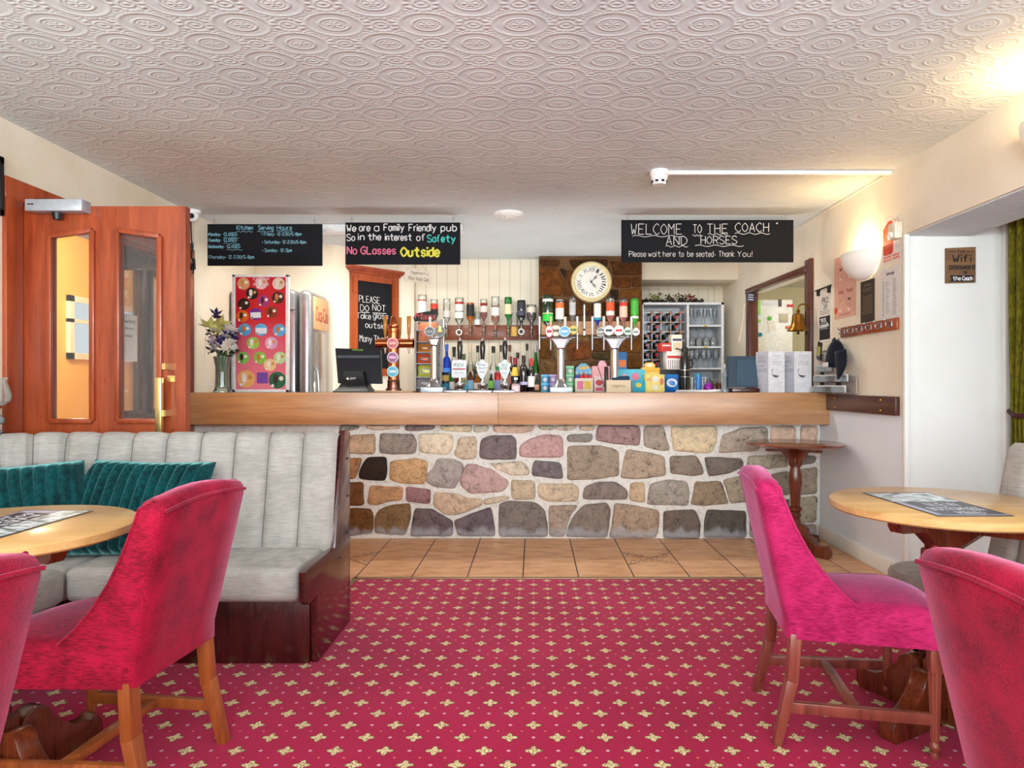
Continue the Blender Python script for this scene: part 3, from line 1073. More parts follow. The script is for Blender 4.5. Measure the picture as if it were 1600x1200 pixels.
# plank on the right wall
b = MB(); b.box(2.118, 2.145, 4.0, 4.945, 0.968, 1.080, 0.003)
pk = struct('trim_6', b, wood('dark_plank', (52, 22, 16), (92, 48, 36), 'y', 1, 0.4, 0.2))
for y in (4.17, 4.80):
    for z in (0.992, 1.056):
        b = MB(); b.ball((2.117, y, z), 0.006, 8); obj('screw', b, M_brass, pk, world=True)

# ------------------------------------------------------------------ brown stone chimney pillar
PYF = 6.80
cp = crop(835, 395, 5.583, PYF)
BR = []
for ln in """45,58 225,62 215,118 45,112;96,50,24
45,125 195,130 255,240 235,372 45,378;132,66,26
215,130 285,152 268,228;60,38,26
300,62 640,60 630,120 340,150;84,44,22
275,160 340,160 320,260 330,372 250,378;118,60,26
650,75 928,90 928,192 690,192 680,110;104,52,22
690,206 845,210 840,302 690,302;126,62,24
856,212 930,206 930,300 852,300;112,56,22
660,320 738,320 732,412 670,402;66,40,26
752,318 930,312 930,478 750,478;128,68,28
45,398 240,405 235,545 45,560;80,48,28
252,408 480,415 485,540 250,545;110,62,28
495,440 735,425 740,540 500,545;88,52,28
745,492 930,490 930,715 748,715;120,64,26
45,572 240,560 230,728 45,728;128,84,48
250,560 480,556 470,772 250,770;150,98,56
492,556 735,556 735,700 490,760;118,72,40
45,742 150,745 142,922 45,925;118,66,26
165,745 265,785 290,938 200,940 160,920;130,100,74
282,792 488,782 488,920 305,942;136,66,36
500,768 740,720 740,860 505,858;108,58,34
500,872 665,872 655,940 505,922;88,64,44
752,728 930,724 930,880 750,868;124,66,24
810,892 930,892 930,1005 808,1005;116,64,26
45,940 190,950 190,1230 45,1230;138,92,64
205,955 480,950 480,1230 205,1230;120,80,56
495,945 660,955 660,1230 495,1230;104,66,44
675,885 798,885 795,1230 675,1230;98,60,40
808,1020 930,1020 930,1230 808,1230;110,66,36""".split('\n'):
    a, cs = ln.strip().split(';')
    BR.append((cp(pl(a)), tuple(int(v) for v in cs.split(','))))
b = MB(); b.box(X_(842, PYF), X_(1003, PYF), PYF, 7.5, 0, CEIL - 0.004)
mort = len(b.bm.faces)
sb = stones(BR, lambda u, v, d: (u, PYF - d, v), 0, 0.02, random.Random(9))
# rough reveals on the pillar's visible left edge
me = bpy.data.meshes.new('tmp'); sb.to_mesh(me); sb.free()
b.bm.loops.layers.float_color.new('Col')
b.bm.from_mesh(me); bpy.data.meshes.remove(me)
b.bm.faces.ensure_lookup_table()
for i, f in enumerate(b.bm.faces): f.material_index = 0 if i < mort else 1
o = obj('chimney_pillar', b, [M_brownmortar, mr.m], None, world=True, sharp=60, origin=(X_(922, PYF), 7.1, 0))
o['kind'] = 'structure'

# ------------------------------------------------------------------ seating and tables
def velvet(name, a, b_, tint):
    return fabric(name, a, b_, 1.0, 0.55, tint, (40, 300, 300), 0.25, 0.85)


V_red = velvet('crimson_velvet', (164, 12, 50), (104, 4, 26), (1.0, 0.35, 0.55, 1))
V_window_lit = velvet('window_lit_velvet', (184, 36, 96), (138, 14, 64), (1.0, 0.45, 0.75, 1))  # bluish window light put into the velvet's hue
V_grey = fabric('grey_woven_upholstery', (174, 168, 162), (150, 145, 139), 1.0, 0.15, (1, 1, 1, 1), (16, 16, 320), 0.2)
V_teal = fabric('teal_plush', (4, 70, 72), (2, 34, 38), 1.0, 0.6, (0.4, 1, 1, 1), (70, 70, 70), 0.5)


def chair(name_label, vel, loc, rz, legm=None):
    """upholstered winged dining chair facing local +X, origin between the rear legs"""
    legm = legm or M_brownwood
    t = thing('dining_chair', name_label, 'chair', loc, rz, 'velvet dining chairs')
    # seat: domed cushion tapering towards the back
    b = MB()
    rows = []
    nx, ny = 9, 9

    def hw(x): return 0.200 + 0.036 * (x / 0.47)
    prof = [(-1.0, 0.345), (-1.0, 0.40), (-0.985, 0.435), (-0.93, 0.455)] + [(-0.93 + 1.86 * k / 8, 0.455 + 0.022 * math.sin(math.pi * k / 8)) for k in range(1, 8)] + [(0.93, 0.455), (0.985, 0.435), (1.0, 0.40), (1.0, 0.345)]
    for i in range(11):
        x = 0.03 + 0.45 * i / 10
        drop = 0.0
        if i == 10: drop = 0.022
        if i == 9: drop = 0.006
        rows.append([Vector((x, s * hw(x) * (0.985 if i == 10 else 1), z - (drop if z > 0.41 else 0))) for s, z in prof])
    rows.append([Vector((0.487, s * hw(0.47) * 0.96, min(z, 0.415) if z > 0.35 else z)) for s, z in prof])
    b.grid(rows)
    b.face([p for p in rows[-1]]); b.face([p for p in rows[0]][::-1])
    b.face([rows[0][0], rows[-1][0], rows[-1][-1], rows[0][-1]])
    obj('seat', b, vel, t, sharp=60)
    # backrest shell with wings: U-shaped loops stacked upwards
    b = MB()
    lev = [(0.345, 0.0, 0.200, 0.235), (0.40, 0.0, 0.202, 0.235), (0.455, -0.012, 0.205, 0.222), (0.50, -0.022, 0.207, 0.180), (0.56, -0.035, 0.210, 0.140),
           (0.63, -0.050, 0.213, 0.108), (0.70, -0.065, 0.216, 0.086), (0.76, -0.078, 0.218, 0.074), (0.80, -0.088, 0.218, 0.068), (0.822, -0.090, 0.214, 0.066)]
    th = 0.040
    loops = []
    for z, xr, w, Lw in lev:
        ti = 0.055
        tip = max(Lw, ti + 0.004)

        def crown(y): return 0.018 * (1 - (y / w) ** 2) * max(0.0, (z - 0.72) / 0.1)
        raw = [(xr + tip, -w + 0.004), (xr + tip * 0.5, -w), (xr + 0.015, -w), (xr, -w + 0.015), (xr, -w * 0.5), (xr, 0), (xr, w * 0.5), (xr, w - 0.015), (xr + 0.015, w),
               (xr + tip * 0.5, w), (xr + tip, w - 0.004), (xr + tip + 0.004, w - th * 0.5), (xr + tip, w - th), (xr + (tip + ti) / 2, w - th), (xr + ti + 0.006, w - th - 0.008), (xr + ti + 0.012, w * 0.4), (xr + ti + 0.014, 0),
               (xr + ti + 0.012, -w * 0.4), (xr + ti + 0.006, -w + th + 0.008), (xr + (tip + ti) / 2, -w + th), (xr + tip, -w + th), (xr + tip + 0.004, -w + th * 0.5)]
        loops.append([Vector((x, y, z + crown(y))) for x, y in raw])
    top = []
    z, xr, w, Lw = lev[-1]
    for f, dz in ((0.82, 0.016), (0.5, 0.024)):
        cl = []
        for p in loops[-1]:
            cxm = xr + 0.036
            cl.append(Vector((cxm + (p.x - cxm) * f, p.y * (0.97 if f > 0.6 else 0.9), p.z + dz)))
        top.append(cl)
    allr = loops + top
    b.grid(allr, closed_v=True)
    # close the roof between front and back halves of the last ring
    L = allr[-1]
    pairs = [(3, 19), (4, 17), (5, 16), (6, 15), (7, 13)]
    n = len(L)
    idx_b = [3, 4, 5, 6, 7]; idx_f = [18, 17, 16, 15, 14]
    bb = b.bm; bb.verts.ensure_lookup_table()
    base = len(bb.verts) - n
    vs = [bb.verts[base + i] for i in range(n)]
    for k in range(4):
        bb.faces.new((vs[idx_b[k]], vs[idx_b[k + 1]], vs[idx_f[k + 1]], vs[idx_f[k]]))
    bb.faces.new([vs[i] for i in (7, 8, 9, 10, 11, 12, 13, 14)])
    bb.faces.new([vs[i] for i in (18, 19, 20, 21, 0, 1, 2, 3)])
    bb.verts.ensure_lookup_table()
    bb.faces.new([bb.verts[i] for i in range(n)])
    obj('backrest', b, vel, t, sharp=50)
    # welt along the edge of each wing and across the top rear edge
    for s in (-1, 1):
        b = MB()
        b.tube([(xr + max(Lw, 0.059) + 0.003, s * (w - 0.006), z) for z, xr, w, Lw in lev[1:]] + [(-0.06, s * 0.205, 0.842)], 0.0055, 6)
        obj('piping', b, vel, t)
    b = MB()
    b.tube([(-0.0915, y, 0.815 + 0.016 * (1 - (y / 0.214) ** 2)) for y in [-0.205 + 0.041 * k for k in range(11)]], 0.005, 6)
    obj('piping', b, vel, t)
    # rear legs, square and splayed backwards
    for s in (-1, 1):
        b = MB()
        b.bar((0.030, s * 0.178, 0.36), (0.018, s * 0.182, 0.20), 0.034, 0.046, 0.003)
        b.bar((0.018, s * 0.182, 0.21), (-0.030, s * 0.192, 0.0), 0.034, 0.046, 0.003, 0.026, 0.036)
        obj('leg', b, legm, t)
    # front legs, slim with reeding and a turned foot
    for s in (-1, 1):
        b = MB()
        b.box(0.415, 0.453, s * 0.205 - 0.019, s * 0.205 + 0.019, 0.27, 0.36, 0.003)
        for k in range(8):
            a = 2 * math.pi * k / 8
            b.cyl((0.434 + 0.013 * math.cos(a), s * 0.205 + 0.013 * math.sin(a), 0.28), (0.434 + 0.008 * math.cos(a), s * 0.205 + 0.008 * math.sin(a), 0.06), 0.0075, 0.0055, 8)
        b.cyl((0.434, s * 0.205, 0.28), (0.434, s * 0.205, 0.05), 0.014, 0.010, 10)
        b.lathe([(0, 0), (0.011, 0), (0.014, 0.012), (0.010, 0.024), (0.016, 0.034), (0.016, 0.046), (0.010, 0.056), (0.014, 0.064), (0, 0.066)], 12, (0.434, s * 0.205, 0))
        obj('leg', b, legm, t)
    for s in (-1, 1):
        b = MB(); b.bar((0.0, s * 0.187, 0.125), (0.434, s * 0.205, 0.125), 0.022, 0.034, 0.002)
        obj('stretcher', b, legm, t)
    b = MB(); b.bar((0.21, -0.19, 0.125), (0.21, 0.19, 0.125), 0.034, 0.022, 0.002)
    obj('stretcher', b, legm, t)
    return t


legpink = wood('worn_mahogany', (92, 34, 26), (158, 82, 66), 'z', 1.0, 0.3, 0.3, 1.0, 'o')
chair('velvet dining chair tinted magenta by window light, with worn legs, alone before the tiled floor', V_window_lit, (0.832, 2.362, 0), -0.155, legpink)
chair('crimson velvet dining chair with its back towards us, cut off at lower right', V_red, (0.815, 1.085, 0), 0.0)
chair('crimson velvet dining chair in front of the grey bench and teal cushions', V_red, (-1.038, 2.0, 0), math.pi - 0.09, wood('orange_brown_wood', (120, 56, 22), (176, 96, 44), 'z', 1, 0.3, 0.3, 1, 'o'))
chair('crimson velvet dining chair cut off at the lower left corner', V_red, (-0.985, 1.04, 0), math.pi + 0.0)


# ---- trestle tables with scrolled feet
def scroll_foot(b, fn, L=0.27):
    """one half of a scrolled sledge foot, v up, u outwards"""
    pts = [(0, 0.0), (L, 0.0), (L + 0.012, 0.02), (L + 0.012, 0.055)]
    pts += [(L + 0.0 - 0.03 * k / 4, 0.075 + 0.012 * math.sin(math.pi * k / 4)) for k in range(5)]
    pts += [(L - 0.05 - 0.10 * k / 6, 0.075 + 0.075 * (k / 6) ** 1.7) for k in range(1, 7)]
    cx_ = L - 0.15 - 0.045
    pts += [(cx_ + 0.045 * math.cos(math.pi * k / 6), 0.15 + 0.04 * math.sin(math.pi * k / 6)) for k in range(1, 7)]
    pts += [(0, 0.15)]
    b.prism(pts, fn, -0.03, 0.03, 0.004)


def dining_table(label, loc, rz):
    t = thing('pedestal_table', label, 'table', loc, rz)
    b = MB(); b.lathe([(0, 0.712), (0.352, 0.712), (0.360, 0.718), (0.360, 0.738), (0.354, 0.742), (0, 0.742)], 64)
    obj('tabletop', b, M_pine, t)
    for a in (0, math.pi / 2):
        b = MB()
        ca, sa = math.cos(a), math.sin(a)
        fn = lambda u, v, d: (u * ca - d * sa, u * sa + d * ca, v)
        p = [(-0.27, 0.712), (-0.27, 0.685), (-0.255, 0.664), (-0.13, 0.656), (-0.035, 0.575), (0.035, 0.575), (0.13, 0.656), (0.255, 0.664), (0.27, 0.685), (0.27, 0.712)]
        b.prism(p, fn, -0.022 - (0.0 if a == 0 else 0.001), 0.022)
        obj('bracket', b, M_brownwood, t)
    b = MB(); b.box(-0.042, 0.042, -0.042, 0.042, 0.58, 0.70, 0.004)
    b.box(-0.052, 0.052, -0.052, 0.052, 0.52, 0.585, 0.01)
    b.lathe([(0, 0.1), (0.045, 0.1), (0.045, 0.22), (0.036, 0.24), (0.048, 0.26), (0.036, 0.285), (0.042, 0.33), (0.054, 0.40), (0.046, 0.47), (0.036, 0.50), (0.048, 0.52), (0, 0.525)], 20)
    b.box(-0.045, 0.045, -0.045, 0.045, 0.06, 0.2, 0.004)
    obj('pedestal', b, M_brownwood, t)
    for k in range(4):
        a = k * math.pi / 2
        ca, sa = math.cos(a), math.sin(a)
        b = MB(); scroll_foot(b, lambda u, v, d: ((u + 0.03) * ca - d * sa, (u + 0.03) * sa + d * ca, v + (0.0015 if k % 2 else 0)))
        obj('foot', b, M_brownwood, t)
    return t


T2 = (1.40, 2.335); T1 = (-1.53, 1.93)
dining_table('round pale wood table beside the magenta chair, by the window alcove', (T2[0], T2[1], 0.006), 0.5)
dining_table('round pale wood table in front of the teal cushions', (T1[0], T1[1], 0.006), -0.35)


def leaflet(label, corners, rows):
    """menu sheet lying on a table: four corners given as points on the table top"""
    z = 0.749
    p = [Vector((x, y, 0)) for x, y in corners]     # p0 top-left, p1 top-right, p2 bottom-right, p3 bottom-left of the print
    c = sum(p, Vector()) / 4
    t = thing('menu_card', label, 'menu', (c.x, c.y, z))

    def at(u, v, d): return (p[0].lerp(p[1], u)).lerp(p[3].lerp(p[2], u), v) - c + Vector((0, 0, 0.0012 + d))
    b = MB(); b.prism([(0, 0), (1, 0), (1, 1), (0, 1)], at, -0.0012, 0.0)
    obj('card', b, plain('navy_card', (30, 32, 52), 0.35), t)
    b = MB(); b.prism([(0.03, 0.04), (0.97, 0.04), (0.97, 0.44), (0.03, 0.44)], at, 0.0, 0.0004)
    mp = Mat('printed_photo', C(200, 205, 215), 0.3)
    n_ = mp.noise(mp.coord('Object', (1, 2, 1)), 22, 3)
    mp.color(mp.ramp(n_, [(0.35, C(60, 80, 110)), (0.45, C(120, 150, 130)), (0.52, C(214, 220, 232)), (0.7, C(236, 238, 244))]))
    obj('photo_print', b, mp.m, t)
    b = MB(); b.prism([(0.03, 0.46), (0.12, 0.46), (0.12, 0.97), (0.03, 0.97)], at, 0.0, 0.0004)
    b.prism([(0.03, 0.955), (0.97, 0.955), (0.97, 0.975), (0.03, 0.975)], at, 0.0, 0.0004)
    obj('border_print', b, plain('lilac_print', (176, 172, 196), 0.4), t)
    b = MB()
    for tx, u0, u1, v1, v0 in rows:
        typed(b, tx, lambda u, v, d: at(u, v0 - v, 0.0002 + d), u0, u1, 0, v0 - v1, 0.0003)
    obj('lettering', b, plain('white_print', (226, 228, 236), 0.5), t)
    return t


def onplane(px, py, z):
    Y = F * (H - z) / (py - VY)
    return (X_(px, Y), Y)


ZT = 0.748
leaflet('navy printed menu card on the round table beside the magenta chair', [onplane(1347, 770.5, ZT), onplane(1447, 770, ZT), onplane(1585, 807, ZT), onplane(1466, 807.5, ZT)],
        [('N E W', 0.35, 0.8, 0.50, 0.64), ('BOTTOMLESS', 0.2, 0.9, 0.68, 0.80), ('MENU', 0.4, 0.75, 0.84, 0.93)])
leaflet('navy printed menu card on the round table before the teal cushions',
        [onplane(146, 798.5, ZT), onplane(-40, 853, ZT), onplane(-105, 838, ZT), onplane(40, 797.5, ZT)],
        [('NEW', 0.2, 0.8, 0.50, 0.64), ('BOTTOMLESS', 0.15, 0.9, 0.68, 0.80), ('MENU', 0.3, 0.7, 0.84, 0.93)])

# ---- small turned table by the bar
t = thing('pedestal_table', 'small dark turned pedestal table standing against the stone bar front', 'table', (1.80, 4.70, 0))
b = MB(); b.lathe([(0, 0.728), (0.305, 0.728), (0.326, 0.738), (0.322, 0.748), (0.312, 0.752), (0, 0.752)], 56)
obj('tabletop', b, wood('polished_walnut', (74, 28, 14), (136, 66, 34), 'x', 1, 0.2, 0.5), t)
for a in (0.35, 0.35 + math.pi / 2):
    b = MB(); ca, sa = math.cos(a), math.sin(a)
    p = [(-0.235, 0.728), (-0.235, 0.70), (-0.11, 0.695), (-0.085, 0.655), (-0.05, 0.632), (-0.045, 0.60), (0.045, 0.60), (0.05, 0.632), (0.085, 0.655), (0.11, 0.695), (0.235, 0.70), (0.235, 0.728)]
    b.prism(p, lambda u, v, d: (u * ca - d * sa, u * sa + d * ca, v), -0.018, 0.018, 0.002)
    obj('bracket', b, M_brownwood, t)
b = MB(); b.lathe([(0, 0.10), (0.036, 0.10), (0.036, 0.225), (0.028, 0.235), (0.04, 0.25), (0.04, 0.262), (0.03, 0.272), (0.046, 0.29), (0.046, 0.305), (0.032, 0.318), (0.034, 0.34), (0.036, 0.40),
                     (0.046, 0.48), (0.044, 0.53), (0.034, 0.57), (0.032, 0.585), (0.042, 0.592), (0.042, 0.604), (0.03, 0.61), (0.03, 0.65), (0, 0.655)], 24)
b.box(-0.036, 0.036, -0.036, 0.036, 0.05, 0.20, 0.003)
obj('pedestal', b, M_brownwood, t)
for k in range(4):
    a = k * math.pi / 2 - 0.95; ca, sa = math.cos(a), math.sin(a)
    b = MB(); scroll_foot(b, lambda u, v, d: ((u + 0.02) * ca - d * sa, (u + 0.02) * sa + d * ca, v + (0.0015 if k % 2 else 0)), 0.225)
    obj('foot', b, M_brownwood, t)


# ---- upholstered benches with vertical channels
def back_grid(path, chan, prof, puff, per=16):
    """channelled backrest along a 2D path; prof: (offset to the front, z) up the face"""
    # resample path
    seg = [0.0]
    for p, q in zip(path, path[1:]): seg.append(seg[-1] + (Vector(q) - Vector(p)).length)
    total = seg[-1]; nch = max(1, round(total / chan))

    def at(s):
        s = min(max(s, 0), total)
        for i in range(len(seg) - 1):
            if s <= seg[i + 1] + 1e-9:
                k = (s - seg[i]) / max(seg[i + 1] - seg[i], 1e-9)
                return Vector(path[i]).lerp(Vector(path[i + 1]), k), (Vector(path[i + 1]) - Vector(path[i])).normalized()
    rows = []
    for j in range(nch * per + 1):
        s = total * j / (nch * per)
        p, tg = at(s)
        pa, ta = at(s - 0.05); pb, tb = at(s + 0.05)
        tg = (ta + tb).normalized()
        nrm = Vector((tg.y, -tg.x))      # to the right of travel
        f = (j % per) / per
        pf = (1 - abs(2 * f - 1) ** 5)
        row = []
        for (o, z, k) in prof:
            off = o + puff * pf * k
            zz = z + (puff * 0.55 * pf if k > 0.5 and z > prof[0][1] + 0.4 else 0)
            row.append(Vector((p.x + nrm.x * off, p.y + nrm.y * off, zz)))
        rows.append(row)
    return rows


bench = thing('corner_bench', 'grey channel-backed corner bench with dark wood end panel, on the door side', 'bench', (-1.6, 2.95, 0))
ARC = [(-2.12 + 0.36 * math.cos(math.pi / 2 + a * math.pi / 20), 2.85 + 0.36 * math.sin(math.pi / 2 + a * math.pi / 20)) for a in range(0, 11)]
path = [(-0.905, 3.21)] + ARC + [(-2.48, 0.55)]
path = path[::-1]            # travel so that the room is on the right-hand side
PROF = [(0.155, 0.36, 1), (0.145, 0.45, 1), (0.118, 0.58, 1), (0.092, 0.72, 1), (0.070, 0.84, 1), (0.058, 0.895, 1), (0.035, 0.918, 0.8), (0.0, 0.920, 0.5), (-0.03, 0.905, 0.2), (-0.04, 0.86, 0), (-0.04, 0.36, 0)]
rows = back_grid(path, 0.1565, PROF, 0.026)
b = MB(); b.grid(rows)
obj('backrest', b, V_grey, bench, world=True, sharp=80)
M_seam = plain('dark_grey_thread', (96, 92, 90), 0.9)


def seams(rows, parent, per=16):
    b = MB()
    for i in range(per, len(rows) - 1, per): b.tube(rows[i][:9], 0.0032, 5)
    obj('seam', b, M_seam, parent, world=True)


seams(rows, bench)


def cushion(x0, x1, y0, y1, z0, z1, r=0.04):
    b = MB(); b.box(x0, x1, y0, y1, z0, z1, r, 4); return b


obj('seat_cushion', cushion(-1.86, -0.93, 2.69, 3.10, 0.285, 0.425, 0.035), V_grey, bench, world=True)
obj('seat_cushion', cushion(-2.46, -1.84, 0.55, 2.70, 0.285, 0.428, 0.04), V_grey, bench, world=True)
obj('seat_cushion', cushion(-2.46, -1.855, 2.69, 3.10, 0.285, 0.424, 0.03), V_grey, bench, world=True)
b = MB(); b.box(-2.44, -0.92, 2.80, 2.84, 0.006, 0.29, 0.003); b.box(-2.03, -1.99, 0.6, 2.8, 0.006, 0.29, 0.003); b.box(-2.44, -0.92, 3.235, 3.262, 0.0, 0.90)
obj('base', b, M_darkwood, bench, world=True)
b = MB()
pp = [(2.815, 0.006), (3.305, 0.006), (3.305, 0.915), (3.275, 0.937), (3.215, 0.935), (3.19, 0.915), (3.055, 0.42), (2.71, 0.425), (2.665, 0.415), (2.665, 0.30), (2.70, 0.28), (2.80, 0.285)]
b.prism(pp, lambda u, v, d: (d, u, v), -0.918, -0.888, 0.004)
ep = obj('end_panel', b, wood('dark_red_panel', (46, 12, 12), (84, 28, 24), 'y', 0.9, 0.22, 0.5), bench, world=True)
for y, z in ((3.25, 0.80), (3.24, 0.45), (3.12, 0.36), (3.26, 0.62)):
    b = MB(); b.ball((-0.888, y, z), 0.006, 8); obj('screw', b, M_black, ep, world=True)

# right bench along the alcove, back towards the window
bench2 = thing('window_bench', 'grey channel-backed bench under the alcove window, behind the round table', 'bench', (1.75, 1.3, 0))
path2 = [(1.87, -0.6), (1.88, 2.62)]
path2 = path2[::-1]
rows = back_grid(path2, 0.16, PROF, 0.024)
b = MB(); b.grid(rows); b.face(rows[0])
obj('backrest', b, V_grey, bench2, world=True, sharp=80); seams(rows, bench2)
b = MB()
o2 = [(1.41, -0.6), (1.41, 2.68), (1.43, 2.76), (1.49, 2.81), (1.60, 2.83), (1.72, 2.82), (1.76, 2.79), (1.79, 2.72), (1.79, -0.6)]
b.prism(o2, lambda u, v, d: (u, v, d), 0.30, 0.43, 0.03)
obj('seat_cushion', b, V_grey, bench2, world=True)
b = MB(); b.box(1.50, 1.54, -0.6, 2.70, 0.006, 0.30); b.box(1.50, 1.80, 2.66, 2.70, 0.006, 0.30); b.box(1.90, 1.93, -0.6, 2.62, 0.006, 0.88)
obj('base', b, M_darkwood, bench2, world=True)


# ---- ribbed cushions
def pillow(label, loc, w, h, rot, skew, nr=14, par='diag'):
    t = thing('ribbed_cushion', label, 'cushion', loc)
    rows = []
    nu, nv = nr * 8, 14

    def surf(side):
        rr_ = []
        for i in range(nu + 1):
            u = -1 + 2 * i / nu
            row = []
            for j in range(nv + 1):
                v = -1 + 2 * j / nv
                edge = max(0.0, (1 - u ** 4)) * max(0.0, (1 - v ** 4))
                rib = abs(math.sin(math.pi * nr * (u + 1) / 2 + 0.35 * math.sin(2.2 * v + u)))
                thick = 0.066 * edge ** 0.45 + 0.030 * rib ** 0.55 * min(1, edge * 4)
                pin = 1 - 0.05 * (1 - abs(v)) * abs(u) ** 3
                pin2 = 1 - 0.05 * (1 - abs(u)) * abs(v) ** 3
                row.append(Vector((u * w / 2 * pin + skew * v * 0.5, side * thick, h / 2 + v * h / 2 * pin2)))
            rr_.append(row)
        return rr_
    b = MB(); b.grid(surf(-1)); b.grid(surf(1))
    bmesh.ops.remove_doubles(b.bm, verts=b.bm.verts[:], dist=0.0008)
    b.xf(Euler(rot).to_matrix().to_4x4())
    obj('cover', b, V_teal, t, sharp=180)
    return t


pillow('teal ribbed plush cushion, the one half hidden behind the crimson chair', (-1.70, 2.875, 0.425), 0.53, 0.41, (-0.30, 0.02, 0.0), 0.07, 12)
pillow('teal ribbed plush cushion in the bench corner behind the table', (-2.11, 2.77, 0.43), 0.52, 0.40, (-0.28, -0.04, 0.40), -0.04, 12)

# ---- curtain with tie-back, beside the alcove window
t = thing('window_curtain', 'olive green curtain gathered by a dark tie-back at the alcove window', 'curtain', (2.70, 3.78, 0.35))
M_olive = fabric('olive_curtain_cloth', (114, 106, 20), (72, 68, 8), 1, 0.2, (1, 1, 1, 1), (90, 90, 30), 0.2)
M_lining = fabric('grey_curtain_lining', (172, 168, 158), (140, 136, 126), 1, 0.1, (1, 1, 1, 1), (90, 90, 30), 0.2)


def drape(y0, y1, x, z0, z1, folds, amp, pinch):
    rows = []
    for i in range(61):
        u = i / 60
        row = []
        for j in range(25):
            z = z0 + (z1 - z0) * j / 24
            k = 1 - pinch * math.exp(-((z - 0.99) / 0.35) ** 2) - 0.25 * pinch * (z < 0.99)
            yc = y0 + (y1 - y0) * 0.9
            y = yc + (y0 + (y1 - y0) * u - yc) * k
            row.append(Vector((x + amp * math.sin(u * folds * 2 * math.pi) * (0.6 + 0.4 * k), y, z)))
        rows.append(row)
    return rows


b = MB(); b.grid(drape(3.45, 3.84, 2.68, 0.40, 2.28, 6, 0.022, 0.45)); obj('drape', b, M_olive, t, world=True, sharp=180)
b = MB(); b.grid(drape(3.62, 3.92, 2.735, 0.40, 2.28, 4, 0.012, 0.25)); obj('lining', b, M_lining, t, world=True, sharp=180)
b = MB(); b.tube([(2.645 + 0.06 * abs(k - 4) / 5 - 0.005, 3.62 + 0.24 * k / 8, 1.0 - 0.02 * math.sin(math.pi * k / 8)) for k in range(9)], 0.014, 8)
obj('tie_back', b, plain('maroon_cord', (70, 16, 24), 0.8), t, world=True)

# ---- oil lamp on the ledge behind the corner bench
b = MB(); b.box(-2.545, -2.47, 0.4, 3.26, 0.90, 0.922, 0.004); b.box(-2.545, -2.50, 0.4, 3.26, 0.0, 0.9)
led = struct('trim_7', b, M_darkwood)
t = thing('oil_lamp', 'glass oil lamp with brass burner on the ledge at the left edge', 'lamp', (-2.505, 3.16, 0.922))
k = 0.8
b = MB(); b.lathe([(0, 0), (0.045 * k, 0), (0.05 * k, 0.01), (0.02 * k, 0.025), (0.02 * k, 0.035), (0.055 * k, 0.05), (0.06 * k, 0.07), (0.035 * k, 0.088), (0, 0.09)], 24); obj('base', b, plain('grey_glass_font', (150, 172, 176), 0.08, 0.0, 0.5), t)
b = MB(); b.lathe([(0, 0.088), (0.03 * k, 0.088), (0.025 * k, 0.10), (0.045 * k, 0.125), (0.05 * k, 0.13), (0, 0.132)], 20); obj('burner', b, M_brass, t)
b = MB(); b.lathe([(0.05 * k, 0.13), (0.085 * k, 0.15), (0.092 * k, 0.175), (0.080 * k, 0.215), (0.068 * k, 0.24), (0.074 * k, 0.262)], 28); obj('lamp_shade', b, M_glass, t)

# ---- picture at the left edge
t = thing('picture_frame', 'thin dark picture frame on the wall at the left edge', 'picture', (XL, 3.1, 1.93))
b = MB()
for (y0, y1, z0, z1) in ((2.62, 3.262, 1.955, 1.985), (2.62, 3.262, 2.20, 2.235), (3.235, 3.262, 1.955, 2.235), (2.62, 2.65, 1.955, 2.235)):
    b.box(XL + 0.001, XL + 0.022, y0, y1, z0, z1, 0.003)
obj('frame', b, M_black, t, world=True)
b = MB(); b.box(XL + 0.001, XL + 0.006, 2.64, 3.25, 1.97, 2.22); obj('print', b, plain('old_paper', (206, 190, 150), 0.7), t, world=True)

# ------------------------------------------------------------------ signs
def front(Y):
    return lambda u, v, d: (u, Y - d, v)


M_chalkboard = plain('chalkboard', (22, 23, 28), 0.8, 0.0, 0.0, 0.25)
CH_white = plain('white_chalk', (238, 238, 238), 0.9)
CH_blue = plain('pale_blue_chalk', (150, 214, 232), 0.9)
CH_teal = plain('turquoise_chalk', (84, 214, 206), 0.9)
CH_pink = plain('pink_chalk', (246, 128, 164), 0.9)
CH_yell = plain('yellow_chalk', (236, 232, 88), 0.9)
BY = 5.15


def hung_board(label, x0, x1, y0, y1, hooks):
    t = thing('hanging_chalkboard', label, 'sign', P((x0 + x1) / 2, y1, BY), 0)
    b = MB(); b.box(X_(x0, BY), X_(x1, BY), BY, BY + 0.018, Z_(y1, BY), Z_(y0, BY), 0.002)
    obj('board', b, M_chalkboard, t, world=True)
    for hx in hooks:
        x = X_(hx, BY); zt = Z_(y0, BY)
        b = MB()
        b.tube([(x, BY + 0.009, zt - 0.004), (x, BY + 0.009, zt + 0.018)], 0.002, 6)
        b.tube([(x + 0.008 * math.cos(a * 0.5), BY + 0.009, zt + 0.026 + 0.008 * math.sin(a * 0.5)) for a in range(-3, 9)], 0.0018, 6)
        b.tube([(x, BY + 0.009, zt + 0.03), (x, BY + 0.009, CEIL)], 0.0014, 6)
        obj('hook', b, M_steel, t, world=True)
    return t


fnB = front(BY - 0.0005)


def hand(b, s, x0, x1, y, cap, r, jit=0.0008):
    write(b, s, lambda u, v: fnB(u, v, 0), X_(x0, BY), X_(x1, BY), Z_(y, BY), cap * BY / F, r, jit)


